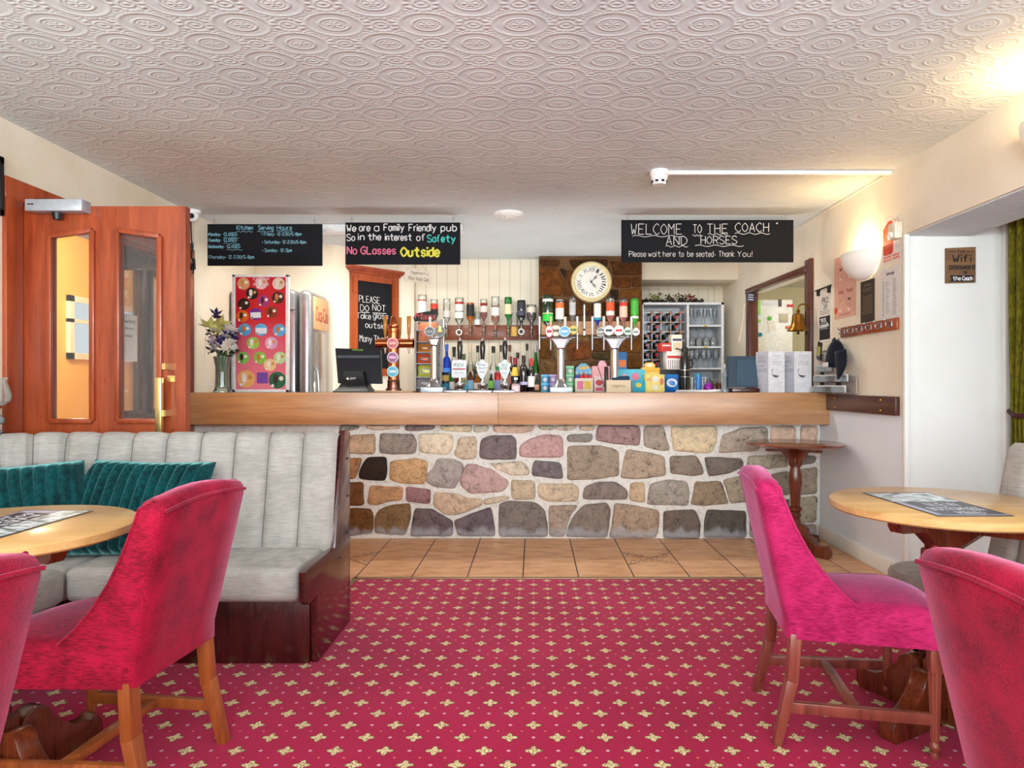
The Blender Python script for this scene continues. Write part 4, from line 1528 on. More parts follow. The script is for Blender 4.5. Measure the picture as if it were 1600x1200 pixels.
t = hung_board('long black chalkboard with kitchen serving hours in pale blue, hung from the ceiling', 324, 503, 350, 415, (334, 491))
b = MB()
hand(b, 'Kitchen', 370, 395, 359, 6.5, 0.0020); hand(b, 'Serving', 404, 427, 359, 6.5, 0.0020); hand(b, 'Hours', 433, 456, 359, 6.5, 0.0020)
for (x0, x1, y) in ((370, 395, 362), (402, 428, 362), (432, 457, 361)): wavy(b, lambda u, v: fnB(u, v, 0), X_(x0, BY), X_(x1, BY), Z_(y, BY), 0.003, 3, 0.0016)
for s, s2, y in (('*Monday-', 'CLOSED', 368.5), ('*Tuesday-', 'CLOSED', 377.5), ('*Wednesday-', 'CLOSED', 387.5)):
    w_ = 26 if 'Wed' in s else 21
    hand(b, s, 325, 325 + w_, y, 4.8, 0.0017); hand(b, s2, 329 + w_, 349 + w_, y, 5, 0.0018)
    wavy(b, lambda u, v: fnB(u, v, 0), X_(328 + w_, BY), X_(353 + w_, BY), Z_(y + 3, BY), 0.003, 2, 0.0013)
hand(b, '*Thursday- 12-2:30/5-8pm', 325, 397, 404, 5, 0.0017)
hand(b, '* Friday- 12-2:30/5-8pm', 409, 471, 368, 4.8, 0.0017)
hand(b, '* Saturday- 12-2:30/5-8pm', 410, 478, 380.5, 4.8, 0.0017)
hand(b, '* Sunday- 12-3pm', 410, 456, 393.5, 4.8, 0.0017)
obj('lettering', b, CH_blue, t, world=True)

t = hung_board('hanging chalkboard saying family friendly pub in white, pink and yellow', 539.5, 719, 347.5, 413, (549, 708))
b = MB()
hand(b, 'We', 542, 556, 361.5, 10, 0.0042); hand(b, 'are', 561.5, 578, 361, 10.5, 0.0042); hand(b, 'a', 585, 592, 361, 11, 0.0042)
hand(b, 'Family', 600, 631, 360.5, 10.5, 0.0042); hand(b, 'Friendly', 639, 681, 361, 10.5, 0.0042); hand(b, 'pub', 689, 713, 361, 10.5, 0.0042)
hand(b, 'So', 542, 554, 376, 10, 0.0042); hand(b, 'in', 560, 569, 375, 10, 0.0042); hand(b, 'the', 575, 595, 375, 10, 0.0042); hand(b, 'interest', 602, 643, 375.5, 10, 0.0042); hand(b, 'of', 651, 664, 376, 10, 0.0042)
obj('lettering', b, CH_white, t, world=True)
b = MB(); hand(b, 'Safety', 668, 711, 378, 10.5, 0.0052); obj('lettering', b, CH_teal, t, world=True)
b = MB(); hand(b, 'No', 542.5, 557, 397, 11.5, 0.0052); obj('lettering', b, CH_pink, t, world=True)
b = MB(); hand(b, 'GLasses', 564, 618, 397, 11.5, 0.0052); obj('lettering', b, CH_pink, t, world=True)
b = MB(); hand(b, 'Outside', 627, 686, 400.5, 14, 0.0085); obj('lettering', b, CH_yell, t, world=True)

t = hung_board('longest hanging chalkboard, welcoming guests in thin white chalk', 971, 1240, 343.5, 409.5, (981, 1229))
b = MB()
for s, x0, x1, y, c in (('WELCOME', 986, 1065, 366, 16), ('TO', 1083, 1096, 364, 13), ('THE', 1105, 1137, 364, 14), ('COACH', 1149, 1201, 362, 13.5), ('AND', 1041, 1073, 382.5, 13), ('HORSES', 1095, 1151, 381, 12)):
    hand(b, s, x0, x1, y, c, 0.0026)
for x0, x1, y in ((988, 1068, 369), (1082, 1098, 368), (1106, 1137, 366), (1148, 1203, 365), (1040, 1075, 385), (1086, 1162, 384)):
    wavy(b, lambda u, v: fnB(u, v, 0), X_(x0, BY), X_(x1, BY), Z_(y, BY), 0.006, 3, 0.0022)
for s, x0, x1 in (('Please', 983, 1009), ('wait', 1013, 1032), ('here', 1036, 1055), ('to', 1060, 1068), ('be', 1074, 1083), ('seated-', 1088, 1118), ('Thank', 1123, 1147), ('You!', 1152, 1175)):
    hand(b, s, x0, x1, 401, 8.5, 0.0019)
obj('lettering', b, CH_white, t, world=True)
b = MB(); b.ball((X_(1214, BY), BY, Z_(349, BY)), 0.007, 10); obj('screw', b, CH_white, t, world=True)

# upright framed chalkboard on the slanted wall
dx, dy = AX1 - AX0, AY1 - AY0
wl = math.hypot(dx, dy); tx_, ty_ = dx / wl, dy / wl


def fnW(u, v, d): return (AX0 + tx_ * u + ty_ * d, AY0 + ty_ * u - tx_ * d, v)


def wall_u(px):
    k = (px - VX) / F
    return (k * AY0 - AX0) / (tx_ - k * ty_)


u0, u1 = wall_u(546), wall_u(621)
z0, z1 = 1.235, 2.20
t = thing('framed_chalkboard', 'tall chalkboard in an orange wood frame with cornice, asking not to take glass outside', 'sign', fnW((u0 + u1) / 2, z0, 0.02))
b = MB()
for (a, c, e, f, dd) in ((u0, u0 + 0.075, z0, z1, 0.025), (u1 - 0.075, u1, z0, z1, 0.025), (u0, u1, z0, z0 + 0.07, 0.022), (u0, u1, z1 - 0.07, z1, 0.022)):
    b.prism([(a, e), (c, e), (c, f), (a, f)], fnW, 0.001, dd, 0.004)
for a in (u0 + 0.02, u1 - 0.055):
    b.prism([(a, z1 - 0.19), (a + 0.035, z1 - 0.19), (a + 0.035, z1 - 0.03), (a, z1 - 0.03)], fnW, 0.02, 0.036, 0.008)
obj('frame', b, wood('orange_varnished_wood', (132, 52, 14), (180, 82, 28), 'z', 1, 0.3, 0.3), t, world=True)
b = MB()
for (e, f, o_, dd) in ((z1, z1 + 0.02, 0.01, 0.04), (z1 + 0.02, z1 + 0.035, 0.025, 0.06), (z1 + 0.035, z1 + 0.06, 0.04, 0.075)):
    b.prism([(u0 - o_, e), (u1 + o_, e), (u1 + o_, f), (u0 - o_, f)], fnW, 0.001, dd, 0.006)
obj('cornice', b, M_mahog, t, world=True)
b = MB(); b.prism([(u0 + 0.07, z0 + 0.06), (u1 - 0.07, z0 + 0.06), (u1 - 0.07, z1 - 0.065), (u0 + 0.07, z1 - 0.065)], fnW, 0.001, 0.012)
obj('board', b, M_chalkboard, t, world=True)
b = MB()


def handw(s, x0, x1, y, cap):
    um = wall_u((x0 + x1) / 2); Yd = fnW(um, 0, 0.012)[1]
    write(b, s, lambda u, v: fnW(u, v, 0.0125), wall_u(x0), wall_u(x1), Z_(y, Yd), cap * Yd / F, 0.0024, 0.001)


for s, x0, x1, y, c in (('PLEASE', 560, 592, 473, 10), ('DO', 562, 575, 486, 9.5), ('NOT', 581, 601, 486, 9.5), ('Take', 556, 578, 498, 9), ('glass', 582, 605, 498, 9), ('outside', 570, 606, 513, 9), ('Many', 561, 580, 534, 10), ('Thanks', 583, 612, 535, 10)):
    handw(s, x0, x1, y, c)
for x0, x1, y in ((562, 576, 488), (581, 602, 489)):
    Yd = fnW(wall_u(x0), 0, 0)[1]
    b.tube([fnW(wall_u(x0), Z_(y, Yd), 0.0125), fnW(wall_u(x1), Z_(y, Yd) + 0.004, 0.0125)], 0.003, 5)
obj('lettering', b, CH_white, t, world=True)

# small plaque hanging askew
pY = 5.34
t = thing('hanging_plaque', 'small cream wooden plaque hanging askew on a string', 'sign', P(654, 431, pY))
ang = -0.115


def fnP(u, v, d):
    c = P(654, 431, pY)
    return (c.x + u * math.cos(ang) - v * math.sin(ang), pY - d, c.z + u * math.sin(ang) + v * math.cos(ang))


k = pY / F
b = MB(); b.prism([(-22 * k, -10.5 * k), (20.5 * k, -10.5 * k), (21.5 * k, 9.5 * k), (-21 * k, 10.5 * k)], fnP, 0, 0.008, 0.002)
obj('board', b, plain('cream_board', (240, 226, 204), 0.6), t, world=True)
b = MB()
typed(b, 'Happiness is a', fnP.__call__ if False else (lambda u, v, d: fnP(u, v, 0.008 + d)), -12 * k, 15 * k, 0.5 * k, 6.5 * k)
typed(b, 'Warm Welsh Cake', lambda u, v, d: fnP(u, v, 0.008 + d), -16 * k, 17 * k, -8 * k, 6.5 * k)
obj('lettering', b, plain('brown_ink', (92, 66, 52), 0.7), t, world=True)
b = MB()
tp = Vector((P(652, 404, pY).x, pY, Z_(404, pY)))
b.tube([fnP(-13 * k, 9 * k, 0.004), tp, fnP(12 * k, 9 * k, 0.004)], 0.0012, 5); b.tube([tp, (tp.x, pY, CEIL)], 0.0012, 5)
obj('string', b, plain('twine', (150, 120, 80), 0.8), t, world=True)

# wifi sign on the alcove wall
wY = 3.97
t = thing('wooden_sign', 'brown wooden wifi password sign on the white alcove wall', 'sign', P(1499, 443, wY))
fnS = front(wY - 0.001)
b = MB(); b.prism([(X_(1476, wY), Z_(443, wY)), (X_(1522, wY), Z_(442, wY)), (X_(1522, wY), Z_(386.5, wY)), (X_(1476, wY), Z_(388.5, wY))], fnS, 0, 0.014, 0.002)
obj('board', b, wood('sign_wood', (98, 66, 40), (142, 102, 66), 'x', 2, 0.7, 0), t, world=True)
sf = lambda u, v, d: fnS(u, v, 0.0145 + d)
b = MB()
typed(b, 'THE', sf, X_(1493, wY), X_(1505, wY), Z_(397, wY), 5.5 * wY / F)
for x0, x1 in ((1480, 1491), (1507, 1518)): b.bar(sf(X_(x0, wY), Z_(394, wY), 0), sf(X_(x1, wY), Z_(394, wY), 0), 0.003, 0.003)
for s, x0, x1, y, c, r in (('Wifi', 1486, 1514, 410, 11, 0.0038), ('password', 1481, 1520, 421, 7.5, 0.003), ('is', 1502, 1508, 428, 5, 0.0022)):
    write(b, s, lambda u, v: sf(u, v, 0), X_(x0, wY), X_(x1, wY), Z_(y, wY), c * wY / F, r)
b.prism([(X_(1481, wY), Z_(440.5, wY)), (X_(1519, wY), Z_(440.5, wY)), (X_(1517, wY), Z_(435.5, wY)), (X_(1519, wY), Z_(430.5, wY)), (X_(1481, wY), Z_(431, wY)), (X_(1484, wY), Z_(436, wY))], sf, 0, 0.001)
obj('lettering', b, M_softblack, t, world=True)
b = MB()
for s, x0, x1 in (('the', 1486, 1498), ('Coach', 1501, 1516)):
    write(b, s, lambda u, v: sf(u, v, 0.0016), X_(x0, wY), X_(x1, wY), Z_(438.5, wY), 6 * wY / F, 0.0022)
obj('lettering', b, CH_white, t, world=True)

# ------------------------------------------------------------------ clock on the pillar
cY = PYF - 0.03; cc = P(924, 440.5, cY); cr = 32.3 * cY / F
t = thing('wall_clock', 'round cream wall clock with roman numerals on the brown stone pillar', 'clock', (cc.x, PYF - 0.022, cc.z))
RX = Euler((math.pi / 2, 0, 0)).to_matrix().to_4x4()
b = MB(); b.lathe([(0, 0), (cr, 0), (cr, 0.012), (cr * 0.95, 0.03), (cr * 0.88, 0.034), (cr * 0.80, 0.022), (cr * 0.765, 0.022), (cr * 0.765, 0.014), (0, 0.014)], 56, (0, 0, 0), RX)
obj('case', b, plain('cream_enamel', (226, 210, 160), 0.3, 0.0, 0.3), t)
b = MB(); b.lathe([(0, 0.014), (cr * 0.763, 0.014), (cr * 0.763, 0.0155), (0, 0.0155)], 48, (0, 0, 0), RX)
obj('dial', b, plain('white_dial', (234, 232, 224), 0.5), t)
b = MB()
for i, s in enumerate(('XII', 'I', 'II', 'III', 'IIII', 'V', 'VI', 'VII', 'VIII', 'IX', 'X', 'XI')):
    a = -i * math.pi / 6
    w_ = {1: 0.12, 2: 0.3, 3: 0.48, 4: 0.62, 5: 0.6}.get(0, 0.13 * len(s) + 0.06)

    def fnn(u, v, d, a=a): return ((u * math.cos(a) - v * math.sin(a)), -0.0156 - d, (u * math.sin(a) + v * math.cos(a)))
    hw_ = (0.018 * len(s) + 0.006) * cr / 0.2 * 0.5
    typed(b, s, fnn, -hw_, hw_, cr * 0.50, cr * 0.2)
obj('numerals', b, plain('dark_grey_ink', (66, 62, 62), 0.6), t)
for nm, a, L in (('minute_hand', math.radians(43), 0.52), ('hour_hand', math.radians(142), 0.40)):
    b = MB(); dx_, dz_ = math.sin(a), math.cos(a)
    b.bar((-dx_ * 0.02, -0.019, -dz_ * 0.02), (dx_ * L * cr, -0.019, dz_ * L * cr), 0.006, 0.003, 0, 0.002, 0.002, up=(0, 1, 0))
    b.tube([(dx_ * L * cr * 0.55 + 0.012 * math.cos(q * math.pi / 5), -0.019, dz_ * L * cr * 0.55 + 0.012 * math.sin(q * math.pi / 5)) for q in range(10)], 0.002, 5, closed=True)
    obj(nm, b, M_softblack, t)
b = MB(); b.cyl((0, -0.0155, 0), (0, -0.023, 0), 0.008); obj('pivot', b, M_softblack, t)

# ------------------------------------------------------------------ ceiling fittings
c = P(1030, 276, 4.09)
t = thing('smoke_detector', 'white smoke detector at the end of a white ceiling conduit', 'detector', (c.x, 4.09, CEIL))
b = MB(); b.lathe([(0, 0), (0.056, 0), (0.056, -0.03), (0.050, -0.034), (0.046, -0.07), (0.036, -0.084), (0, -0.084)], 28); obj('housing', b, M_whiteplastic, t)
for k in range(8):
    a = k * math.pi / 4 + 0.3
    b = MB(); b.box(-0.009, 0.009, -0.002, 0.002, -0.074, -0.062); b.xf(Matrix.Rotation(a, 4, 'Z') @ Matrix.Translation((0, -0.046, 0)))
    obj('vent', b, M_black, t)
t = thing('cable_conduit', 'white plastic conduit running across the ceiling to the right wall', 'conduit', (1.5, 4.1, CEIL - 0.02))
b = MB(); b.box(c.x + 0.05, 2.14, 4.075, 4.105, CEIL - 0.024, CEIL - 0.001, 0.003); obj('channel', b, M_whiteplastic, t, world=True)
b = MB(); b.box(2.130, 2.1445, 4.105, 5.60, CEIL - 0.014, CEIL - 0.001, 0.003); obj('channel', b, M_cream, t, world=True)
c = P(795, 334, 5.10)
t = thing('ceiling_vent', 'round white ceiling vent above the middle of the bar', 'vent', (c.x, 5.10, CEIL))
b = MB(); b.lathe([(0, -0.001), (0.112, -0.001), (0.112, -0.012), (0.095, -0.028), (0.088, -0.016), (0.075, -0.030), (0.066, -0.018), (0.055, -0.034), (0.045, -0.02), (0.03, -0.036), (0, -0.037)], 40)
obj('grille', b, M_whiteplastic, t)
cY_ = 5.02; c = P(303, 331, cY_)
t = thing('security_camera', 'small white dome camera in the corner above the open door', 'camera', (c.x, cY_, CEIL))
b = MB(); b.lathe([(0, 0), (0.05, 0), (0.05, -0.02), (0.045, -0.024), (0, -0.024)], 24); b.ball((0.0, -0.01, -0.045), 0.043, 20); obj('housing', b, M_whiteplastic, t)
b = MB(); b.cyl((0.006, -0.046, -0.05), (0.006, -0.056, -0.052), 0.020, 0.018); obj('lens', b, M_black, t)
t = thing('camera_cable', 'black cable with plugs hanging down below the white dome camera', 'cable', P(299, 430, 5.04))
b = MB()
pts = [P(298, 342, 5.04), P(299, 372, 5.04), P(301, 388, 5.04), P(299, 400, 5.04), P(303, 412, 5.04), P(302, 428, 5.04)]
b.tube(pts, 0.005, 6); b.cyl(P(300, 380, 5.04), P(300, 388, 5.04), 0.011); b.cyl(P(303, 404, 5.04), P(304, 421, 5.04), 0.009); b.cyl(P(299, 412, 5.04), P(301, 422, 5.04), 0.010)
obj('cord', b, M_black, t, world=True)
t = thing('white_cable', 'thin white cable trailing down the cream wall beside the flowers', 'cable', P(308, 520, 5.1))
b = MB(); b.tube([P(x, y, 5.17) for x, y in ((300, 424), (303, 440), (304, 470), (309, 492), (319, 500), (322, 520), (320, 550), (322, 590), (326, 600), (333, 604))], 0.003, 6)
obj('cord', b, M_whiteplastic, t, world=True)
# battens added for the bar's fill light, hidden behind the boards
for bi, bx_ in enumerate((-1.75, -0.85, 1.05)):
    t = thing('added_batten', ('added batten light fixed to the ceiling, unseen behind the serving hours board', 'added batten light fixed to the ceiling, unseen behind the family friendly board', 'added batten light fixed to the ceiling, unseen behind the welcome board')[bi], 'light', (bx_, 5.50, CEIL))
    b = MB(); b.box(-0.28, 0.28, -0.06, 0.06, -0.06, -0.001, 0.004); obj('housing', b, M_whiteplastic, t)


# ------------------------------------------------------------------ right wall
def fnR(u, v, d): return (XR - d, u, v)


def Yr(px): return F * XR / (px - VX)


mo_ = Mat('opal_glass_shade', C(246, 244, 240), 0.35)
mo_.b.inputs['Emission Color'].default_value = C(255, 244, 226); mo_.b.inputs['Emission Strength'].default_value = 0.07
M_opal = mo_.m


def bowl_lamp(label, yc, zb, power):
    t = thing('wall_lamp', label, 'lamp', (XR, yc, zb))
    rows = []
    for i in range(33):
        a = math.pi * i / 32
        row = []
        for j in range(13):
            p = (math.pi / 2) * j / 12
            row.append(Vector((-0.135 * math.sin(a) * math.cos(p) - 0.004, 0.20 * math.cos(a) * math.cos(p), 0.175 - 0.175 * math.sin(p))))
        rows.append(row)
    b = MB(); b.grid(rows)
    o = obj('lamp_shade', b, M_opal, t, sharp=180)
    m = o.modifiers.new('thick', 'SOLIDIFY'); m.thickness = 0.006; m.offset = -1
    b = MB(); b.box(-0.012, -0.001, -0.09, 0.09, 0.03, 0.15, 0.003); obj('backplate', b, M_whiteplastic, t)
    b = MB(); b.ball((-0.06, 0, 0.12), 0.024, 14); b.cyl((-0.06, 0, 0.07), (-0.06, 0, 0.11), 0.012); obj('bulb', b, emit('warm_bulb', (255, 214, 150), 12), t)
    point('wall_lamp_light', (XR - 0.065, yc, zb + 0.17), power, (1.0, 0.72, 0.38), 0.03)


bowl_lamp('white half-bowl uplighter wall lamp above the coat hooks', 4.41, 1.823, 7)
bowl_lamp('white half-bowl uplighter wall lamp over the alcove arch, just outside the picture', 2.74, 2.06, 6)


def added_fill_lamp(label, x, y, power):
    """floor standing uplighter added behind the viewpoint to brighten the ceiling"""
    t = thing('added_floor_lamp', label, 'lamp', (x, y, 0.006))
    b = MB(); b.lathe([(0, 0), (0.14, 0), (0.14, 0.015), (0.02, 0.03), (0, 0.03)], 28); obj('base', b, M_steel, t)
    b = MB(); b.cyl((0, 0, 0.02), (0, 0, 1.66), 0.012); obj('pole', b, M_steel, t)
    b = MB(); b.lathe([(0, 1.65), (0.03, 1.655), (0.12, 1.70), (0.17, 1.78), (0.165, 1.78), (0.115, 1.706), (0.03, 1.66), (0, 1.657)], 30); obj('lamp_shade', b, M_whiteplastic, t)
    l = area('added_floor_fill', (x, y, 1.80), (x, y + 2.0, 3.1), 0.26, 0.26, power, (0.80, 0.96, 1.0))  # added fill light for the ceiling, aimed up and forwards


added_fill_lamp('added white floor uplighter, unseen behind the viewpoint on the door side', -1.9, 0.1, 42)
added_fill_lamp('added white floor uplighter, unseen behind the viewpoint in the middle of the room', 0.0, -1.2, 42)
added_fill_lamp('added white floor uplighter, unseen behind the viewpoint on the alcove side', 1.2, -0.5, 34)


def poster(name, label, cat, x0, x1, yt, yb, mat_, th=0.0015):
    """flat sheet on the right wall between pixel columns x0 < x1; yt, yb rows at x0"""
    ya, yb_ = Yr(x0), Yr(x1)
    zt, zb = Z_(yt, ya), Z_(yb, ya)
    t = thing(name, label, cat, (XR, (ya + yb_) / 2, zb))
    b = MB(); b.prism([(yb_, zb), (ya, zb), (ya, zt), (yb_, zt)], fnR, 0.0005, th)
    obj('sheet', b, mat_, t, world=True)
    W = ya - yb_
    return t, (lambda u, v, d: (XR - th - d, ya - u * W, zb + v * (zt - zb)))


t, f = poster('drinks_poster', 'pale pink poster with little cocktail pictures, half hidden by the wall lamp', 'poster', 1304, 1338, 405, 500, plain('pink_paper', (232, 176, 156), 0.7))
for i, (u, v) in enumerate(((0.30, 0.78), (0.68, 0.78), (0.30, 0.62), (0.70, 0.62), (0.30, 0.28), (0.70, 0.28), (0.28, 0.12), (0.68, 0.12))):
    b = MB(); k_ = 0.07
    b.prism([(u - k_, v + 0.02), (u + k_, v + 0.02), (u + k_ * 0.5, v - 0.012), (u - k_ * 0.5, v - 0.012)], f, 0.0, 0.0006)
    obj('drink_print', b, plain(*((('dark_red_print', (120, 34, 40)), ('cream_print', (246, 226, 200)), ('cream_print', (246, 226, 200)), ('cream_print', (246, 226, 200)), ('amber_print', (214, 160, 80)), ('dark_print', (74, 44, 44)), ('cream_print', (246, 226, 200)), ('cream_print', (246, 226, 200)))[i])), t, world=True)
b = MB()
for s, u0_, u1_ in (('food', 0.2, 0.42), ('food', 0.58, 0.85)):
    write(b, s, lambda u, v: f(u, v, 0.0005), u0_, u1_, 0.40, 0.05, 0.002)
for v in (0.07, 0.05): b.bar(f(0.25, v, 0.0003), f(0.75, v, 0.0003), 0.001, 0.003)
obj('lettering', b, plain('rust_print', (170, 96, 84), 0.7), t, world=True)
b = MB(); disc(b, f, 0.08, 0.14, 0.075, 0.055, 0, 0.0006); obj('orange_spot', b, plain('orange_print', (226, 84, 40), 0.7), t, world=True)
t, f = poster('menu_board', 'dark brown menu sheet between the pink poster and the white price list', 'menu', 1345, 1367, 441, 505.5, plain('dark_menu_paper', (66, 54, 44), 0.6))
b = MB()
typed(b, 'WINES', lambda u, v, d: f(u, v, d), 0.25, 0.75, 0.86, 0.05)
for k in range(14):
    if k in (2, 3): continue
    v = 0.80 - k * 0.045
    b.bar(f(0.12 + 0.05 * (k % 3), v, 0.0003), f(0.88 - 0.06 * (k % 2), v, 0.0003), 0.0012, 0.003)
obj('lettering', b, plain('tan_print', (150, 128, 100), 0.7), t, world=True)
t, f = poster('price_list', 'white printed price list below the red poster', 'menu', 1375.5, 1408, 423, 501, plain('white_paper', (232, 228, 226), 0.75))
b = MB()
write(b, 'Wine', lambda u, v: f(u, v, 0.0005), 0.33, 0.68, 0.86, 0.05, 0.0035)
for k in range(26):
    v = 0.76 - k * 0.027
    for a_, c_ in ((0.12, 0.22), (0.30, 0.30 + 0.16 * ((k * 7) % 5) / 5 + 0.03), (0.62, 0.78)):
        b.bar(f(a_, v, 0.0003), f(c_, v, 0.0003), 0.0008, 0.0022)
obj('lettering', b, plain('grey_print', (128, 124, 128), 0.7), t, world=True)
t, f = poster('notice_poster', 'white and orange-red notice poster under the alarm box', 'poster', 1380, 1408, 345, 413, plain('white_poster_paper', (234, 226, 224), 0.6))
b = MB(); b.prism([(0.02, 0.22), (0.1, 0.17), (0.5, 0.17), (0.58, 0.22), (0.58, 0.84), (0.5, 0.92), (0.3, 0.92), (0.02, 0.78)], f, 0, 0.0006); obj('red_panel', b, plain('orange_red_print', (222, 70, 34), 0.6), t, world=True)
b = MB()
for k in range(9): b.bar(f(0.1, 0.78 - 0.055 * k, 0.0008), f(0.5, 0.80 - 0.055 * k, 0.0008), 0.001, 0.003)
obj('lettering', b, plain('peach_print', (246, 180, 150), 0.6), t, world=True)
b = MB()
for k in range(4): b.prism([(0.04 + 0.5 * (k // 2), 0.03 + 0.07 * (k % 2)), (0.46 + 0.46 * (k // 2), 0.03 + 0.07 * (k % 2)), (0.46 + 0.46 * (k // 2), 0.075 + 0.07 * (k % 2)), (0.04 + 0.5 * (k // 2), 0.075 + 0.07 * (k % 2))], f, 0, 0.0005)
obj('pink_panel', b, plain('salmon_print', (232, 130, 110), 0.6), t, world=True)
b = MB(); typed(b, '25', lambda u, v, d: f(u, v, d), 0.6, 0.9, 0.80, 0.13); obj('lettering', b, plain('ochre_print', (206, 160, 60), 0.6), t, world=True)
ya, yb_ = Yr(1397), Yr(1413)
t = thing('motion_sensor', 'cream alarm sensor box on the wall above the alcove corner', 'sensor', (XR, (ya + yb_) / 2, Z_(380, ya)))
b = MB(); b.box(XR - 0.05, XR - 0.002, yb_ + 0.012, ya - 0.02, Z_(380, ya) + 0.01, Z_(352, ya), 0.008); obj('housing', b, plain('cream_plastic', (236, 228, 206), 0.4), t, world=True)
b = MB(); b.ball((XR - 0.05, (ya + yb_) / 2, Z_(371, ya)), 0.028, 16, 0.5, 1.0, 0.7); obj('lens', b, M_whiteplastic, t, world=True)

# coat hook rail
t = thing('coat_hook_rail', 'orange wood coat rail with six dark hooks on the right wall', 'coat rack', (XR, 4.37, 1.475))
b = MB(); b.box(XR - 0.016, XR - 0.0005, 4.005, 4.745, 1.474, 1.545, 0.004); obj('rail', b, wood('rail_wood', (134, 54, 18), (176, 84, 36), 'y', 1, 0.3, 0.3), t, world=True)
for k in range(6):
    y = 4.685 - 0.1235 * k
    b = MB()
    b.box(XR - 0.02, XR - 0.015, y - 0.012, y + 0.012, 1.495, 1.53, 0.002)
    b.tube([(XR - 0.018, y, 1.522), (XR - 0.045, y, 1.522), (XR - 0.058, y, 1.535)], 0.004, 6)
    b.tube([(XR - 0.018, y, 1.502), (XR - 0.035, y, 1.492), (XR - 0.048, y, 1.498), (XR - 0.05, y, 1.512)], 0.004, 6)
    b.ball((XR - 0.058, y, 1.537), 0.007, 8); b.ball((XR - 0.05, y, 1.514), 0.006, 8)
    obj('hook', b, M_steel, t, world=True)

# cap hanging on its own hook
t = thing('wall_hook', 'small steel hook at the end of the coat rail holding the cap', 'hook', (XR, 4.80, 1.44))
b = MB(); b.box(XR - 0.006, XR, 4.79, 4.81, 1.43, 1.475); b.tube([(XR - 0.003, 4.80, 1.44), (XR - 0.03, 4.80, 1.435), (XR - 0.045, 4.80, 1.46), (XR - 0.05, 4.80, 1.475)], 0.004, 6); obj('hook_arm', b, M_steel, t, world=True)
M_navy = fabric('navy_cotton', (22, 28, 42), (14, 18, 28), 1, 0.2, (1, 1, 1, 1), (300, 300, 300), 0.2)
t = thing('baseball_cap', 'dark navy cap with a white badge hanging from the wall hook', 'cap', (2.06, 4.62, 1.2))
rows = []
for i in range(29):
    a = 2 * math.pi * i / 28
    row = []
    for j in range(10):
        p = math.pi / 2 * j / 9
        cp_, sp_ = math.cos(p), math.sin(p)
        row.append(Vector((2.065 - 0.062 * math.sin(a) * cp_ + 0.02 * sp_, 4.675 + 0.088 * math.cos(a) * cp_ + 0.035 * sp_, 1.285 + 0.175 * sp_ ** 0.9 + 0.02 * math.cos(a + 0.6) * cp_)))
    rows.append(row)
b = MB(); b.grid(rows); b.tube([(2.085, 4.72, 1.45), (2.09, 4.745, 1.475), (2.09, 4.77, 1.46), (2.085, 4.745, 1.44)], 0.006, 6)
o = obj('crown', b, M_navy, t, world=True, sharp=180); m = o.modifiers.new('thick', 'SOLIDIFY'); m.thickness = 0.003
rows = []
for i in range(17):
    a = -1 + 2 * i / 16
    row = []
    for j in range(8):
        k = j / 7
        row.append(Vector((2.035 + 0.03 * a * a - 0.012 * k, 4.58 + a * 0.08 * (1 - 0.3 * k * k) - 0.055 * k + 0.02, 1.375 - k * 0.19 * math.sqrt(max(0.0, 1 - 0.7 * a * a)) - 0.01 * a)))
    rows.append(row)
b = MB(); b.grid(rows)
o = obj('brim', b, M_navy, t, world=True, sharp=180); m = o.modifiers.new('thick', 'SOLIDIFY'); m.thickness = 0.006
b = MB(); b.box(1.997, 2.001, 4.64, 4.72, 1.272, 1.302, 0.001); obj('badge', b, plain('white_cloth', (226, 226, 230), 0.8), t, world=True)

# narrow banner next to the doorway
ya, yb_ = Yr(1279.5), Yr(1300)
t = thing('hanging_banner', 'narrow white and black slogan banner hung from a dark rod by the doorway', 'banner', (XR, (ya + yb_) / 2, Z_(536, ya)))
zt, zb = Z_(457, ya), Z_(536, ya)
b = MB(); b.prism([(yb_, zb), (ya, zb), (ya, zt), (yb_, zt)], fnR, 0.001, 0.004); obj('cloth', b, plain('cream_cloth', (236, 228, 216), 0.8), t, world=True)
b = MB(); b.cyl((XR - 0.02, ya + 0.01, zt + 0.012), (XR - 0.02, yb_ - 0.03, zt + 0.018), 0.006)
for y in (ya - 0.02, yb_ + 0.02): b.box(XR - 0.024, XR - 0.001, y - 0.008, y + 0.008, zt - 0.03, zt + 0.016)
obj('rod', b, M_black, t, world=True)
W = ya - yb_; Hh = zt - zb
fb = lambda u, v, d: (XR - 0.0045 - d, ya - u * W, zb + v * Hh)
b = MB(); b.prism([(0.1, 0.05), (0.9, 0.05), (0.9, 0.50), (0.1, 0.50)], fb, 0, 0.001); obj('black_panel', b, M_softblack, t, world=True)
b = MB(); typed(b, 'PRO', lambda u, v, d: fb(u, v, d), 0.28, 0.78, 0.74, 0.13); typed(b, '20', lambda u, v, d: fb(u, v, d), 0.4, 0.68, 0.64, 0.09)
for k in range(2): b.tube([fb(0.15 + 0.07 * i, 0.60 - 0.05 * k + 0.02 * math.sin(i * 1.3), 0.001) for i in range(11)], 0.0015, 4)
obj('lettering', b, M_softblack, t, world=True)
b = MB()
write(b, 'YES', lambda u, v: fb(u, v, 0.002), 0.22, 0.6, 0.40, 0.06, 0.003); write(b, 'coach', lambda u, v: fb(u, v, 0.002), 0.17, 0.8, 0.29, 0.07, 0.003)
for v in (0.37, 0.26): b.tube([fb(0.2 + 0.06 * i, v + 0.006 * math.sin(i * 2), 0.002) for i in range(10)], 0.002, 4)
obj('lettering', b, CH_white, t, world=True)

